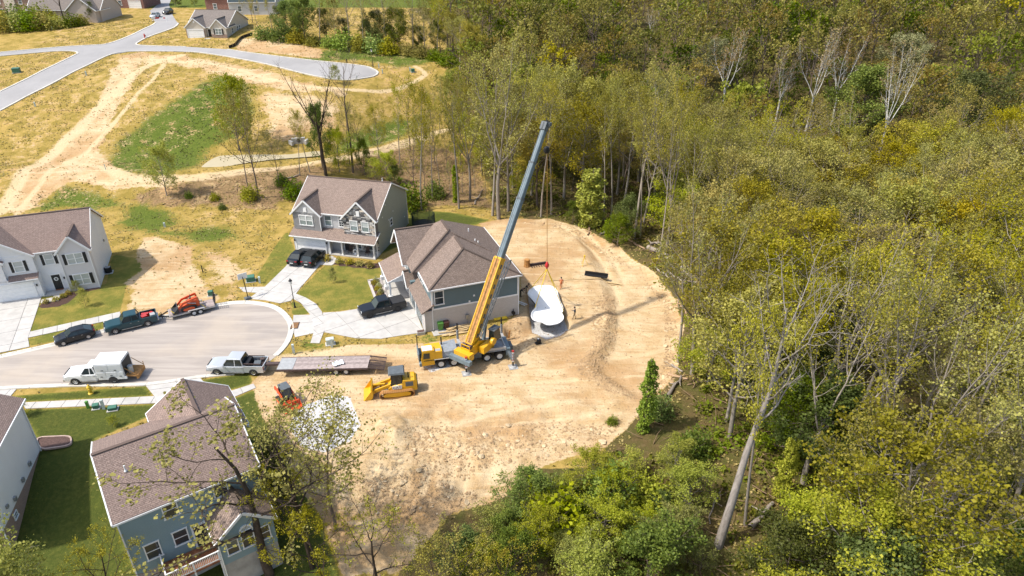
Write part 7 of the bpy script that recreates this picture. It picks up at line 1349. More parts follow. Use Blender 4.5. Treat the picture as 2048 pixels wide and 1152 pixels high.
for a_ in [
    (652, 352, 110, 'bare', 'big dark bare tree leaning left behind the stone-gabled house', 0, 1.0, (0, -.12)), (706, 345, 75, 'bare', 'tall slim bare tree standing above the ridge of the stone-gabled house', 1, .8),
    (334, 392, 285, 'lime', 'bushy lime green tree alone beside the dirt track', 0, .8), (516, 396, 170, 'twiggy', 'slim thinly leaved tree right of the pond', 0, .8), (498, 380, 185, 'twiggy', 'second slim thinly leaved tree left of the pond end', 0, .6), (478, 300, 150, 'lime', 'feathery yellow-green tree on the bank above the pond', 1, .8),
    (645, 335, 205, 'green', 'narrow dark green tree right of the pond', 0, .55), (730, 350, 270, 'green', 'slim green sapling behind the stone house ridge', 1, .5), (775, 368, 300, 'lime', 'yellow-green bushy tree behind the stone-gabled house', 0, 1.1), (752, 365, 315, 'lime', 'lower yellow-green bush tree left of the bigger one behind the house', 1, 1.0), (790, 372, 330, 'green', 'small green tree at the right end of the house ridge', 0, .9),
    (843, 420, 160, 'tall', 'tall thin tree right of the stone-gabled house', 0, .7), (918, 418, 150, 'tall', 'tall tree with ivy foot left of the pale forked one', 1, .8), (998, 438, 70, 'fork', 'great pale forked tree left of the crane boom', 0, 1.0), (985, 432, 90, 'tall', 'tall grey tree close left of the great forked one', 0, .8), (865, 400, 190, 'tall', 'thin grey tree on the brushy slope', 1, .6), (940, 400, 130, 'fork', 'forked yellow-green tree on the slope above the blue house', 0, .8),
    (1082, 433, 150, 'tall', 'tall straight tree at the far rim of the dirt lot', 0, .7), (1103, 428, 130, 'tall', 'dark trunked tree just right of the hanging rope', 1, .7), (1222, 444, 160, 'tall', 'pale trunked tree behind the curved rim of the dirt lot', 0, .7), (1207, 440, 180, 'tall', 'slim pale tree left of another at the lot rim', 1, .6), (1268, 478, 120, 'tall', 'pale wavy trunked tree at the right rim of the lot', 1, .7), (1281, 477, 170, 'tall', 'thin tree beside the wavy trunked one', 0, .5), (1333, 505, 140, 'fork', 'tall pale forked tree above the fallen logs', 0, .8), (1318, 518, 200, 'tall', 'slim tree in front of the pale forked one', 0, .6), (1374, 545, 240, 'tall', 'slim leaning tree by the log pile', 1, .7),
    (1357, 722, 380, 'tall', 'lone dark trunk on the right rim of the dirt lot', 1, .8), (1384, 748, 330, 'fork', 'leaning grey tree at the right rim of the dirt lot', 0, .9, (0, .12)), (1437, 1092, 470, 'snag', 'big bare grey trunk rising in the lower right', 0, 1.1, (0, .10), 0), (1490, 1050, 600, 'tall', 'thin pale leaning tree right of the big bare trunk', 1, .6, (0, .1)), (1795, 1035, 560, 'fork', 'large grey forked tree in the right foreground', 0, 1.0, (0, .05)), (1740, 930, 470, 'fork', 'wide sparse grey tree in the right middle ground', 0, 1.1), (1900, 960, 520, 'tall', 'tall trunk near the right edge of the picture', 1, .9), (2000, 1100, 640, 'fork', 'white-streaked forked tree in the lower right corner', 0, .9, (0, -.1)), (1640, 860, 420, 'fork', 'grey branching tree behind the big bare trunk', 0, 1.0),
    (1548, 262, 85, 'sycamore', 'bare white sycamore, leftmost of the white trees on the hillside', 0, 1.0), (1612, 262, 50, 'sycamore', 'bare white sycamore in the middle of the amber group', 1, 1.0), (1662, 250, 60, 'sycamore', 'bare white sycamore at the right of the amber group', 0, .9), (1752, 330, 75, 'sycamore', 'single white curving sycamore above the brown thicket', 1, .8), (1300, 100, 0, 'sycamore', 'white bare sycamore at the top of the forest', 0, .9), (1440, 240, 50, 'sycamore', 'pale bare sycamore in the upper forest', 1, 1.0), (2030, 380, 130, 'sycamore', 'white sycamore at the right edge of the picture', 0, .9),
    (1410, 170, 72, 'pale', 'round pale cream-green tree in the upper forest', 0, 1.0), (1800, 165, 66, 'pale', 'broad pale green tree on the upper right hillside', 0, 1.3), (1300, 255, 140, 'pale', 'slim pale blossoming tree left in the upper forest', 0, .7),
    (1700, 290, 130, 'green', 'round dark green tree right of the white sycamores', 0, 1.2), (1910, 300, 142, 'dark', 'wide dark green tree on the right hillside', 0, 1.3), (1560, 110, 20, 'green', 'dark green tree at the top right', 1, 1.1), (1640, 700, 560, 'green', 'bright green leafy tree in the right middle forest', 0, 1.2),
    (1180, 452, 340, 'ivy', 'lime green ivy-clad trunk at the far rim of the lot', 0, 1.5), (1287, 862, 722, 'ivy', 'bright green ivy column at the near right rim of the lot', 1, .95), (1585, 800, 690, 'ivy', 'ivy column deep in the right forest', 0, 1.0), (912, 405, 330, 'ivy', 'ivy-clad trunk on the slope above the blue house', 1, .9), (1560, 1000, 880, 'ivy', 'ivy-clad trunk in the lower right', 0, .8),
    (1255, 470, 385, 'green', 'fresh green young tree at the far right rim of the lot', 1, 1.0), (1145, 447, 400, 'green', 'small fresh green tree left of the ivy-clad trunk', 0, 1.0), (1235, 490, 430, 'green', 'low fresh green tree by the rim of the lot', 0, 1.1), (1420, 600, 470, 'lime', 'lime green tree behind the log pile', 0, 1.1), (1465, 640, 560, 'lime', 'low lime tree in the right forest edge', 1, 1.1),
    (1690, 1230, 985, 'limebig', 'large bright lime tree at the bottom right', 0, 1.35), (1900, 1230, 1080, 'limebig', 'bright lime tree right of the large one at the bottom', 1, 1.3), (1290, 1190, 1050, 'green', 'dense fresh green tree at the bottom centre right', 0, 1.2), (1180, 1210, 1090, 'lime', 'yellow-green tree at the bottom centre', 1, 1.2), (1340, 960, 880, 'lime', 'lime shrub tree below the ivy column', 0, 1.2), (1650, 905, 780, 'green', 'dense bright green tree below the wide sparse grey tree', 1, 1.2), (1560, 1180, 1040, 'dark', 'dark green tree at the lower right', 0, 1.2), (1990, 1220, 1060, 'green', 'green tree in the bottom right corner', 0, 1.2),
    (540, 1150, 810, 'maple', 'dark trunked spring maple spreading over the nearest roof', 1, 1.75), (585, 1120, 900, 'maple', 'dense small maple against the nearest house', 0, .8), (625, 1135, 770, 'maple', 'spring maple right of the nearest house', 1, .9), (672, 1060, 790, 'twiggy', 'sparse thin-branched tree over the gravel patch', 0, 1.1), (225, 1235, 1060, 'maple', 'golden-green maple at the bottom left', 0, .9), (85, 1300, 1080, 'lime', 'yellow-green crown at the bottom left corner', 0, 1.0), (760, 1200, 985, 'maple', 'half-bare maple at the bottom centre', 1, 1.1), (665, 1215, 1030, 'maple', 'leafy golden maple below the nearest house corner', 0, 1.0), (925, 1240, 1050, 'maple', 'sparse golden maple on the near bank', 1, 1.0), (1010, 1260, 1080, 'maple', 'golden-green maple at the bottom right of the bank', 1, .9), (880, 1240, 1080, 'twiggy', 'twiggy sapling on the near bank', 0, 1.0), (560, 1010, 890, 'dark', 'dense dark green tree right behind the nearest house', 0, .7),
    (132, 52, -60, 'bare', 'thick bare trunked tree beside the tan house on the hill', 0, .9), (185, 44, 2, 'dark', 'round dark evergreen above the far straw field', 0, 1.0), (352, 14, -22, 'dark', 'dark round street tree beside the far road', 1, 1.0), (390, 12, -10, 'lime', 'small bright street tree right of the far road', 0, 1.2), (505, 45, -30, 'twiggy', 'thin tree behind the cream bungalow', 0, .9), (672, 168, 130, 'sapling', 'small sapling near the upper turning circle', 0, .8),
    (667, 566, 535, 'sapling', 'small staked tree on the lawn of the stone-gabled house', 0, .6), (172, 613, 577, 'sapling', 'small young tree on the lawn of the white shuttered house', 0, .7), (228, 853, 832, 'sapling', 'small golden shrub tree on the near lawn', 0, 1.0), (155, 585, 562, 'sapling', 'yellow-green shrub in the mulch bed of the white house', 0, 1.0), (48, 830, 795, 'sapling', 'leafy young tree at the corner of the edge-cut house', 0, 1.0)]:
    tree_px(*a_[:5], *(a_[5:6]), **dict(zip(('wide', 'lean', 'rz'), a_[6:9])))
# thin young wood behind the middle houses, bright belt along the near bank
kk = np.random.default_rng(17)
for px, py in [(830, 395), (850, 380), (880, 375), (900, 395), (925, 385), (950, 375), (970, 400), (845, 345), (870, 330), (895, 345), (920, 330), (945, 345), (965, 350), (860, 300), (890, 295), (915, 300), (940, 290), (880, 265), (905, 262), (930, 255), (960, 300), (975, 330), (700, 330), (680, 345), (620, 345), (600, 352), (560, 375), (720, 320), (760, 330), (800, 330), (820, 300)]:
    H = kk.uniform(70, 170); key = ('twiggy', 'olive', 'tall', 'lime')[int(kk.integers(0, 4))]; tree_px(px, py, py - H, key, ('tall ' if H > 120 else 'short ') + f'{TL[key]} tree on the {side(px, 780, 900)} of the slope behind the middle houses', int(kk.integers(0, 3)), kk.uniform(.55, .85), group='young trees behind the middle houses')
for px, py in [(930, 1150), (970, 1170), (1010, 1100), (1030, 1150), (1070, 1110), (1090, 1060), (1120, 1120), (1150, 1050), (1160, 1150), (1200, 1080), (1230, 1020), (1240, 1130), (1280, 1080), (1320, 1030), (1350, 1110), (1380, 1020), (1130, 1000), (1060, 1030), (980, 1080), (1400, 1140), (1190, 980), (1260, 960)]:
    H = kk.uniform(45, 95); key = ('lime', 'lime', 'green', 'sapling')[int(kk.integers(0, 4))]; tree_px(px, py, py - H, key, ('tall ' if H > 70 else 'low ') + f'{TL[key]} young tree in the {side(px, 1080, 1240)} of the near bank belt', int(kk.integers(0, 2)), kk.uniform(1.0, 1.5), group='bright young trees along the near bank')
for px, py in [(530, 78), (565, 82), (595, 86), (625, 90), (660, 94), (690, 97), (720, 100), (750, 104), (780, 107), (815, 110), (845, 115), (870, 120), (895, 130)]:
    tree_px(px, py, py - kk.uniform(22, 38), ('bush_green', 'bush_olive', 'bush_ivy')[int(kk.integers(0, 3))], 'dark bush at the foot of the far treeline', 0, 1.3, cat='bush', name='bush', group='bushes under the far treeline')
# treeline and hedge on the hill
k = 0
for px, py, top, key, wd in [(520, 72, -10, 'tall', .8), (548, 76, -40, 'tall', .7), (580, 82, 0, 'green', .9), (612, 85, -20, 'green', .8), (640, 88, -40, 'tall', .8), (672, 90, -10, 'olive', .7), (700, 93, -60, 'brown', .8), (728, 97, -30, 'tall', .8), (752, 99, 20, 'dark', .9), (775, 102, -50, 'brown', .9), (800, 104, 15, 'dark', 1.0), (826, 108, -40, 'olive', .8), (850, 112, 10, 'olive', .9), (875, 116, -10, 'tall', .9), (900, 125, 20, 'gold', .9), (560, 66, 10, 'dark', .9), (655, 80, 15, 'dark', .9), (735, 90, 35, 'green', .9), (880, 104, 40, 'green', .9), (920, 140, 30, 'olive', .9), (945, 165, 40, 'gold', .9), (600, 78, 30, 'dark', .9), (690, 88, 35, 'dark', .9), (780, 100, 45, 'green', 1.0), (840, 106, 50, 'dark', 1.0)]:
    tree_px(px, py, top, key, f'{TL[key]} tree in the {side(px, 650, 780)} of the treeline above the upper circle', k, wd, group='treeline above the upper turning circle'); k += 1
for px, py, top, key, wd in [(10, 62, 22, 'bush_olive', 1.2), (35, 61, 25, 'bush_lime', 1.2), (60, 60, 20, 'bush_green', 1.2), (88, 58, 24, 'bush_olive', 1.2), (112, 57, 30, 'bush_lime', 1.2), (145, 53, 25, 'bush_green', 1.3), (165, 50, 28, 'bush_olive', 1.2), (25, 50, 10, 'bush_green', 1.3), (75, 50, 8, 'bush_lime', 1.2), (100, 48, 18, 'bush_olive', 1.3)]:
    tree_px(px, py, top, key, 'leafy bush in the hedge above the straw field', 0, wd, cat='bush', name='bush', group='hedge bushes on the hill')
for px, py, top, key, lb in [(1224, 848, 834, 'bush_green', 'small green bush at the near rim of the dirt lot'), (1315, 830, 790, 'bush_green', 'grey-green bush right of the ivy column'), (870, 395, 360, 'bush_green', 'green bush on the brushy slope above the blue house'), (590, 395, 360, 'bush_green', 'green bush against the left end of the stone house'), (565, 370, 345, 'bush_green', 'dark bush on the brown slope left of the stone house'), (500, 398, 370, 'bush_lime', 'round bush beside the slim tree left of the house'), (445, 418, 405, 'bush_green', 'lone low bush on the brown slope'), (378, 395, 382, 'bush_green', 'small bush right of the lone lime tree'), (430, 400, 385, 'bush_lime', 'second small bush on the brown slope'), (820, 415, 365, 'bush_green', 'tall bush right of the stone house'), (1225, 470, 440, 'bush_ivy', 'fresh bush at the far rim of the lot'), (1100, 1060, 980, 'bush_lime', 'lime bush on the near bank'), (1210, 1000, 930, 'bush_ivy', 'fresh green bush on the near bank'), (1300, 1010, 960, 'bush_lime', 'yellow-green bush below the ivy column'), (1385, 905, 860, 'bush_green', 'green bush near the fallen branches')]:
    tree_px(px, py, top, key, lb, 0, 1.0, cat='bush', name='bush')
# ---- the forest
frng = np.random.default_rng(5); cand = []
xs_ = []
yy = 34.0
while yy < 360:
    st = 5.0 if yy < 130 else 6.2 if yy < 180 else 7.2; xx = -30.0
    while xx < 260: cand.append((xx + frng.uniform(-.42, .42) * st, yy + frng.uniform(-.42, .42) * st)); xx += st
    yy += st
cand = np.array(cand); ok = inside(FOREST, cand[:, 0], cand[:, 1]); cand = cand[ok]
zc = base_z(cand[:, 0], cand[:, 1]); dep = cand[:, 1] * _c - (zc - CAM_H + 9) * _s; pxs = 1024 + CAM_F * cand[:, 0] / dep; pyt = 576 - CAM_F * (cand[:, 1] * _s + (zc - CAM_H + 18) * _c) / (cand[:, 1] * _c - (zc - CAM_H + 18) * _s); pyb = 576 - CAM_F * (cand[:, 1] * _s + (zc - CAM_H) * _c) / (cand[:, 1] * _c - (zc - CAM_H) * _s)
ok = (pxs > 860) & (pxs < 2048 + 150) & (pyb > -30) & (pyt < 1200); cand = cand[ok]; pxs = pxs[ok]; pyb = pyb[ok]; pyt = pyt[ok]
SHOW = np.array([P(*q)[:2] for q in ((1548, 262), (1612, 262), (1662, 250), (1752, 330), (1440, 240), (2030, 380), (1410, 170), (1800, 165), (1300, 255), (1300, 100), (1700, 290), (1910, 300))]); hid = np.zeros(len(cand), bool)
for sx_, sy_ in SHOW: hid |= (np.abs(cand[:, 0] - sx_ * cand[:, 1] / sy_) < 4.5) & (cand[:, 1] < sy_ + 3) & (cand[:, 1] > sy_ - 15)
cand = cand[~hid]; pxs = pxs[~hid]; pyb = pyb[~hid]; pyt = pyt[~hid]
tk = np.array(TAKEN); ok = np.array([np.min(np.hypot(tk[:, 0] - x, tk[:, 1] - y)) > 2.6 for x, y in cand]); lotd = seg_dist(LOT, cand[:, 0], cand[:, 1], True); ok &= lotd > 2.0
cand = cand[ok]; pxs = pxs[ok]; pyb = pyb[ok]; pyt = pyt[ok]; lotd = lotd[ok]; order = np.argsort(cand[:, 1]); NIND = 235
LB = dict(olive='olive-leaved tree', brown='brown twiggy tree', gold='golden budding tree', lime='lime green tree', green='fresh green tree', dark='dark green tree', sycamore='white-limbed sycamore', pale='pale cream-green tree', tall='slim tree with pale trunk', fork='grey forked tree')
def flabel(key, x, y, px, H):
    h0, h1 = HT[key]; f = (H - h0) / (h1 - h0); sz = 'low' if f < .33 else 'middling' if f < .66 else 'tall'
    row = 'at the forest front' if y < 50 else 'near the forest front' if y < 62 else 'level with the dirt lot' if y < 78 else 'in mid-forest' if y < 95 else 'behind mid-forest' if y < 115 else 'in the upper forest'
    col = 'close to the lot' if px < 1350 else 'left of the middle' if px < 1550 else 'right of the middle' if px < 1780 else 'towards the right edge'
    return f'{sz} {LB[key]} {row}, {col}'
HT = dict(olive=(14, 20), brown=(14, 20), gold=(13, 18), lime=(6, 10), green=(7, 12), dark=(8, 13), sycamore=(17, 22), pale=(10, 13), tall=(17, 23), fork=(17, 22))
FAR = []; cnt = 0
for i in order:
    x, y = cand[i]; n1 = float(fbm(np.array([x]), np.array([y]), 30, 41)[0]); u = frng.random()
    front = y < 60 and x < 17
    if y < 62: ks, ws = ('olive', 'lime', 'green', 'fork', 'tall', 'brown'), (.22, .24, .18, .1, .12, .14)
    elif n1 > .54: ks, ws = ('brown', 'olive', 'fork', 'gold', 'tall', 'green'), (.42, .22, .16, .07, .06, .07)
    elif n1 < .42: ks, ws = ('olive', 'gold', 'green', 'dark', 'lime', 'tall', 'pale'), (.42, .16, .13, .1, .07, .1, .02)
    else: ks, ws = ('olive', 'brown', 'gold', 'tall', 'green', 'lime', 'dark', 'fork'), (.36, .2, .12, .08, .08, .05, .05, .06)
    key = ks[int(np.searchsorted(np.cumsum(ws), u * sum(ws)))]; h0, h1 = HT[key]; H = frng.uniform(h0, h1)
    if y > 135 and key in ('brown', 'olive', 'gold') and frng.random() < .38: key = ('green', 'dark', 'dark', 'lime')[int(frng.integers(0, 4))]; h0, h1 = 11, 17; H = frng.uniform(h0, h1)
    elif y > 120: H = frng.uniform(h0 - 3, h1 + 1)
    if front: key = ('lime', 'green', 'lime')[int(u * 2.99)]; h0, h1 = HT[key]; H = frng.uniform(3.5, 6.5)
    idx = int(frng.integers(0, 3)); rz = frng.uniform(0, 6.28)
    if cnt < NIND: plant(key, idx, (x, y, ground_z(x, y) - .1), H, rz, flabel(key, x, y, pxs[i], H), 'tree', 'trees of the forest, ' + key, 'tree', (frng.normal(0, .03), frng.normal(0, .03)), frng.uniform(.8, 1.3)); cnt += 1
    else: FAR.append((key, idx, x, y, H, rz))
# trees past the limit: one mass of thinner copies
GV, GF, GT, WV, WF = {}, {}, {}, [], []; wo = 0; go = {}
for key, idx, x, y, H, rz in FAR:
    p = PROTO[key][idx % len(PROTO[key])]
    lp, size, wv, wf = p['low'] if y > 125 else p['mid']; s = H / p['H']
    if y > 180: lp = lp[::2]; size *= 1.3
    c_, s_ = math.cos(rz), math.sin(rz); Rm = np.array(((c_, -s_, 0), (s_, c_, 0), (0, 0, 1))).T * s; z = float(base_z(x, y)); o3 = np.array((x, y, z))
    if len(lp): V, F, T = leaf_mesh(lp @ Rm + o3, size * s, frng); k = p['leaf']; GV.setdefault(k, []).append(V); GF.setdefault(k, []).append(F + go.get(k, 0)); GT.setdefault(k, []).append(np.clip(T * .4 + frng.random() * .8 - .1, 0, 1)); go[k] = go.get(k, 0) + len(V)
    WV.append(wv @ Rm + o3); WF.append(wf + wo); wo += len(wv)
ff = thing('distant_forest', (0, 250, 15), 0, 'far part of the spring forest on the hillside', 'forest', kind='stuff'); ff.location = (0, 0, 0)
for k in GV: o = link(bpy.data.objects.new('crowns', mk('crowns', np.concatenate(GV[k]), np.concatenate(GF[k]), k, np.concatenate(GT[k]))), ff); o['kind'] = 'stuff'
o = link(bpy.data.objects.new('trunks', mk('trunks', np.concatenate(WV), np.concatenate(WF), 'bark_brown')), ff); o['kind'] = 'stuff'
print('forest', cnt, 'far', len(FAR), sum(q[3] < 125 for q in FAR))
# ------------------------------------------------------------------ rocks, logs, brush
mat('rock_pale', (.51, .39, .24), .95, var=.2, vs_=2, rnd=.18); mat('rock_rust', (.42, .28, .15), .95, var=.25, vs_=2, rnd=.2); mat_bark('log_grey', (.36, .31, .26), (.22, .18, .15)); mat_bark('log_tan', (.42, .29, .18), (.28, .18, .11))
RK = []
for sd_ in range(6):
    rg = random.Random(sd_ + 300); bm = bmesh.new(); bmesh.ops.create_icosphere(bm, subdivisions=1, radius=.5)
    for v in bm.verts: v.co = Vector((v.co.x * rg.uniform(.7, 1.35), v.co.y * rg.uniform(.7, 1.25), v.co.z * rg.uniform(.5, 1.0)))
    me = bpy.data.meshes.new('rock'); bm.to_mesh(me); bm.free(); me.materials.append(M['rock_pale' if sd_ % 3 else 'rock_rust']); RK.append(me)
rg = random.Random(12)
ZONES = [([(800, 860), (880, 850), (960, 870), (1000, 920), (930, 960), (830, 950)], 34, 'broken rock on the dug slope right of the gravel', (.3, .95)), ([(950, 860), (1100, 840), (1240, 850), (1200, 895), (1100, 918), (1010, 930)], 30, 'pale rock at the near rim of the dirt lot', (.3, .9)), ([(1180, 600), (1225, 605), (1215, 680), (1195, 740), (1150, 745), (1190, 680)], 24, 'loose rock on the earth ridge right of the pool', (.2, .6)), ([(1280, 545), (1345, 600), (1365, 690), (1345, 780), (1300, 800), (1330, 700), (1330, 610)], 26, 'rock along the right rim of the dirt lot', (.3, .8)), ([(700, 960), (830, 950), (960, 990), (880, 1040), (740, 1040)], 34, 'rock scattered on the bank below the dirt lot', (.3, .8)), ([(1040, 445), (1130, 445), (1240, 505), (1270, 540), (1230, 515), (1120, 455)], 14, 'flat rock along the far rim of the dirt lot', (.3, .7)), ([(1010, 560), (1050, 650), (1060, 690), (1120, 700), (1020, 700)], 10, 'clod beside the pool pit', (.15, .4))]
ZW = [(GP(z), n, l, s) for z, n, l, s in ZONES]
def rand_in(poly, r):
    x0, x1 = min(p[0] for p in poly), max(p[0] for p in poly); y0, y1 = min(p[1] for p in poly), max(p[1] for p in poly)
    while True:
        x, y = r.uniform(x0, x1), r.uniform(y0, y1)
        if inside(poly, np.array([x]), np.array([y]))[0]: return x, y
for poly, n, lab, (s0, s1) in ZW:
    for i in range(n):
        x, y = rand_in(poly, rg); s = s0 + (s1 - s0) * rg.random() ** 2; o = link(bpy.data.objects.new('rock', rg.choice(RK))); o.location = (x, y, ground_z(x, y) + s * .04); o.scale = (s, s * rg.uniform(.5, 1), s * rg.uniform(.3, .6)); o.rotation_euler = (rg.uniform(-.3, .3), rg.uniform(-.3, .3), rg.uniform(0, 6)); tag(o, ('small ' if s < s0 + .2 * (s1 - s0) else 'big ' if s > s0 + .6 * (s1 - s0) else '') + lab, 'rock', lab + 's' if not lab.endswith('s') else lab)
nr_ = np.random.default_rng(3); PV, PF, o_ = [], [], 0; oct_ = np.array([(1, 0, 0), (0, 1, 0), (-1, 0, 0), (0, -1, 0), (0, 0, 1), (0, 0, -1)], float); of_ = np.array([(0, 1, 4), (1, 2, 4), (2, 3, 4), (3, 0, 4)])
for poly, n, lab, (s0, s1) in ZW + [(LOT, 34, '', (.1, .35)), (GP([(1190, 590), (1228, 590), (1236, 650), (1226, 700), (1200, 735), (1245, 765), (1290, 800), (1230, 790), (1160, 750), (1150, 730), (1200, 690), (1214, 640)]), 50, '', (.1, .3))]:
    for i in range(n * 34 if poly is not LOT else 7000):
        x, y = rand_in(poly, rg); s = .035 + (.16 if poly is not LOT else .11) * rg.random() ** 2.6; V = oct_ * nr_.uniform(.5, 1.2, (6, 3)) * s; a_ = rg.uniform(0, 6); V = V @ np.array(((math.cos(a_), math.sin(a_), 0), (-math.sin(a_), math.cos(a_), 0), (0, 0, .7))); PV.append(V + np.array((x, y, ground_z(x, y) + s * .15))); PF.append(of_ + o_); o_ += 6
me = bpy.data.meshes.new('rubble'); np_mesh(me, np.concatenate(PV), np.concatenate(PF), 3); me.materials.append(M['rock_rust']); tag(link(bpy.data.objects.new('rubble', me)), 'small stones and clods strewn over the dirt lot', 'rubble', kind='stuff')
def log(p, q, r, m, label, name='fallen_log', bend=.15, seed=0, twigs=3):
    rg_ = np.random.default_rng(seed); a = np.array(P(*p)); b = np.array(P(*q)); a[2] += r * .8; b[2] += r * .9; t = Tree(seed); n = 5; pts = [a + (b - a) * i / n + (rg_.normal(0, bend, 3) * np.array((1, 1, .2)) if 0 < i < n else 0) for i in range(n + 1)]; t.W.append((np.array(pts) - a, np.linspace(r, r * .55, n + 1), 0)); v, f = t.wood((8, 4, 4, 4)); g = thing(name, tuple(a), 0, label, 'log', 'fallen logs round the lot'); o = link(bpy.data.objects.new('trunk', mk('log', v, f, m, None, True)), g)
    for k in range(twigs):
        i = rg_.integers(1, n); d = np.append(rg_.normal(0, 1, 2), .3) * rg_.uniform(.5, 1.2); t2 = Tree(seed + k); s = np.array(pts[i]) - a; t2.W.append((np.array([s, s + d * .5, s + d]), np.array((r * .4, r * .3, .02)), 2)); v, f = t2.wood(); link(bpy.data.objects.new('branch_stub', mk('stub', v, f, m)), g)
    return g
LG = [((1250, 478), (1290, 500), .22), ((1296, 498), (1345, 520), .4), ((1330, 512), (1350, 540), .3), ((1345, 528), (1380, 552), .28), ((1300, 490), (1320, 488), .25), ((1362, 540), (1420, 580), .45), ((1390, 555), (1412, 590), .3), ((1400, 575), (1450, 605), .38), ((1200, 470), (1220, 462), .22), ((1180, 455), (1175, 470), .2), ((1335, 545), (1375, 570), .2), ((1310, 535), (1340, 560), .15), ((1338, 745), (1375, 760), .2), ((1335, 795), (1362, 755), .22), ((1345, 725), (1365, 745), .15), ((1392, 548), (1440, 568), .22), ((1420, 590), (1400, 560), .2), ((1375, 885), (1400, 930), .15), ((1400, 930), (1425, 960), .12), ((1500, 1060), (1545, 1010), .3), ((1440, 980), (1420, 1050), .1), ((1985, 790), (2040, 792), .3), ((600, 380), (640, 365), .15), ((560, 365), (600, 350), .14), ((880, 400), (900, 385), .15), ((950, 410), (965, 380), .14), ((1250, 950), (1260, 980), .1), ((1355, 600), (1378, 640), .14)]
for i, (p_, q_, r_) in enumerate(LG): log(p_, q_, r_, 'log_grey' if i % 3 else 'log_tan', ('thick ' if r_ > .3 else 'thin ' if r_ < .16 else '') + ('grey' if i % 3 else 'tan') + ' fallen log ' + ('on the pile at the far right rim of the lot' if i < 12 or i in (15, 16, 27) else 'at the near right rim of the lot' if i < 15 else 'in the lower right undergrowth' if i < 22 or i == 26 else 'on the brushy slope behind the houses'), seed=500 + i)
# ---- undergrowth of the forest
ur = np.random.default_rng(8); N = 9000; ux = ur.uniform(-30, 110, N); uy = 30 + ur.random(N) ** 1.6 * 130; ok = inside(FOREST, ux, uy) & (np.abs(ux) < uy * .95 + 20) & (fbm(ux, uy, 5, 51) > .44); ux, uy = ux[ok], uy[ok]; uz = ground_zv(ux, uy); print('undergrowth', len(ux))
k = 24; rad = ur.uniform(.4, 1.3, len(ux)); hgt = rad * ur.uniform(.5, 1.2, len(ux)); d = ur.normal(0, .5, (len(ux), k, 3)); d[..., 2] = np.abs(d[..., 2]); Pp = np.stack([ux, uy, uz], 1)[:, None, :] + d * np.stack([rad, rad, hgt], 1)[:, None, :]
t_ = np.repeat(np.clip(fbm(ux, uy, 7, 53) * 1.6 - .4, 0, 1), k) + ur.normal(0, .12, len(ux) * k); V, F, T = leaf_mesh(Pp.reshape(-1, 3), .34, ur, np.clip(t_, 0, 1)); mat_leaf('leaf_under', (.15, .125, .03), (.15, .20, .022), .25, 0, 0)
tag(link(bpy.data.objects.new('undergrowth', mk('undergrowth', V, F, 'leaf_under', T))), 'low leafy undergrowth covering the forest floor', 'undergrowth', kind='stuff')
# dead twigs and brush
bt = Tree(900)
for i in range(2600):
    x, y = ur.uniform(-25, 70), 34 + ur.random() * 90
    if not (inside(FOREST, np.array([x]), np.array([y]))[0] or (inside(BROWN[0], np.array([x]), np.array([y]))[0])): continue
    z = ground_z(x, y); a_ = ur.uniform(0, 6.28); L_ = ur.uniform(.8, 3.2); p0 = np.array((x, y, z + .1)); p2_ = p0 + np.array((math.cos(a_), math.sin(a_), ur.uniform(0, .45))) * L_; bt.W.append((np.array([p0, (p0 + p2_) / 2 + ur.normal(0, .12, 3), p2_]), np.array((.05, .04, .015)) * ur.uniform(.6, 1.4), 3))
for i in range(500):
    x, y = rand_in(BROWN[i % 3], rg); z = ground_z(x, y); a_ = ur.uniform(0, 6.28); L_ = ur.uniform(.6, 2.2); p0 = np.array((x, y, z + .08)); p2_ = p0 + np.array((math.cos(a_), math.sin(a_), ur.uniform(0, .4))) * L_; bt.W.append((np.array([p0, (p0 + p2_) / 2 + ur.normal(0, .1, 3), p2_]), np.array((.05, .04, .015)), 3))
v, f = bt.wood(); tag(link(bpy.data.objects.new('brushwood', mk('brushwood', v, f, 'log_tan'))), 'dead twigs and brush littering the slopes and forest floor', 'brushwood', kind='stuff')
# ---- grass tufts
N = 120000; tx_ = ur.uniform(-125, 26, N); ty_ = 30 + ur.random(N) * 190; near_ok = np.abs(tx_) < ty_ * .86 + 8; tx_, ty_ = tx_[near_ok], ty_[near_ok]
hd = np.zeros(len(tx_))
for p in HARD + [UP_MAIN, LOT]: hd = np.maximum(hd, soft(p, tx_, ty_, .3))
hd = np.maximum(hd, soft(POND, tx_, ty_, .5)); pave_ok = hd < .3
for hx, hy, ht, W0, W1, D0, D1 in ((-32.5, 92.7, -.23, -.2, 13.2, -1, 13.1), (-55.9, 81.1, .35, -15.2, .2, -.4, 11.4), (-9.5, 70.2, .35, -4, 11, -.1, 15), (-29, 35.25, .61, -.1, 11, -3, 12), (-42.1, 39.4, .28, -11, .1, 0, 10.5)):
    c_, s_ = math.cos(ht), math.sin(ht); u_ = (tx_ - hx) * c_ + (ty_ - hy) * s_; v_ = -(tx_ - hx) * s_ + (ty_ - hy) * c_; pave_ok &= ~((u_ > W0) & (u_ < W1) & (v_ > D0) & (v_ < D1))
gm = np.zeros(len(tx_)); lw = np.zeros(len(tx_)); db = np.zeros(len(tx_))
for p in GREEN: gm = np.maximum(gm, soft(p, tx_, ty_, 2))
for p in LAWN_AND_SHADE + LAWN_LOW: lw = np.maximum(lw, soft(p, tx_, ty_, .4))
for p, kk in DIRT: db = np.maximum(db, kk * soft(p, tx_, ty_, 2))
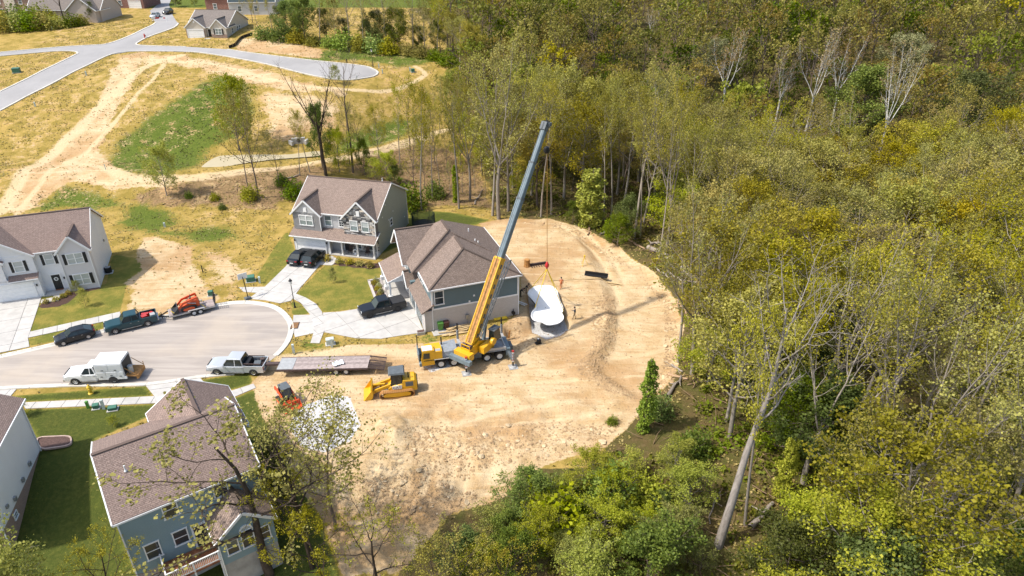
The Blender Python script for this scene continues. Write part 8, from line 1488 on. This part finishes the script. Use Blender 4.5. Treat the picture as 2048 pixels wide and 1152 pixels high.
for l_, w_ in TRACKS: db = np.maximum(db, np.exp(-(seg_dist(l_, tx_, ty_) / w_) ** 2))
cl = fbm(tx_, ty_, 2.2, 61); keep = pave_ok & (lw < .5) & (ur.random(len(tx_)) < np.clip((cl - .3) * 2.6, 0, 1) * (1 - .85 * db)); tx_, ty_, gm = tx_[keep], ty_[keep], gm[keep]; tz_ = ground_zv(tx_, ty_); print('tufts', len(tx_))
Pp = np.repeat(np.stack([tx_, ty_, tz_ + .07], 1), 2, 0) + ur.normal(0, .1, (2 * len(tx_), 3)) * np.array((1, 1, .25)); tn = np.repeat(np.clip(gm * .75 + (fbm(tx_, ty_, 9, 63) - .45) * .9, 0, 1), 2); V, F, T = leaf_mesh(Pp, .24, ur, np.clip(tn + ur.normal(0, .1, len(tn)), 0, 1), 1.6); mat_leaf('leaf_tuft', (.36, .27, .08), (.075, .115, .016), .15, 0, 0)
tag(link(bpy.data.objects.new('grass_tufts', mk('grass_tufts', V, F, 'leaf_tuft', T))), 'rough tufts of straw and green grass over the fields', 'grass', kind='stuff')
# ---- garden plants
def shrub(x, y, z, key, H, label, group):
    return plant(key, 0, (x, y, z), H, RT.uniform(0, 6), label, 'shrub', group, 'garden_shrub')
for px, py in ((92, 606), (112, 601), (126, 595), (137, 589), (176, 575), (190, 571)): x, y, z = P(px, py); shrub(x, y, z, 'garden', .55, 'small golden shrub in the mulch bed of the white shuttered house', 'shrubs in front of the white house')
for px, py in ((654, 522), (679, 526), (700, 528), (720, 531), (741, 534)): x, y, z = P(px, py); shrub(x, y, z, 'garden', .8, 'golden shrub in the bed before the stone house porch', 'shrubs in front of the stone house')
for i, (u, v) in enumerate(((-.2, -2.2), (.2, -1.3), (-.1, -.4), (.2, .5), (-.2, 1.4), (.1, 2.2))): q = off(off(bb, .35, -4.6, 12.4, 0), .35, u, v, .2); shrub(*q, 'flower' if i % 2 else 'garden', .6, ('pale' if i % 2 else 'golden') + ' flowering plant in the raised bed of the blue house', 'plants in the raised bed')
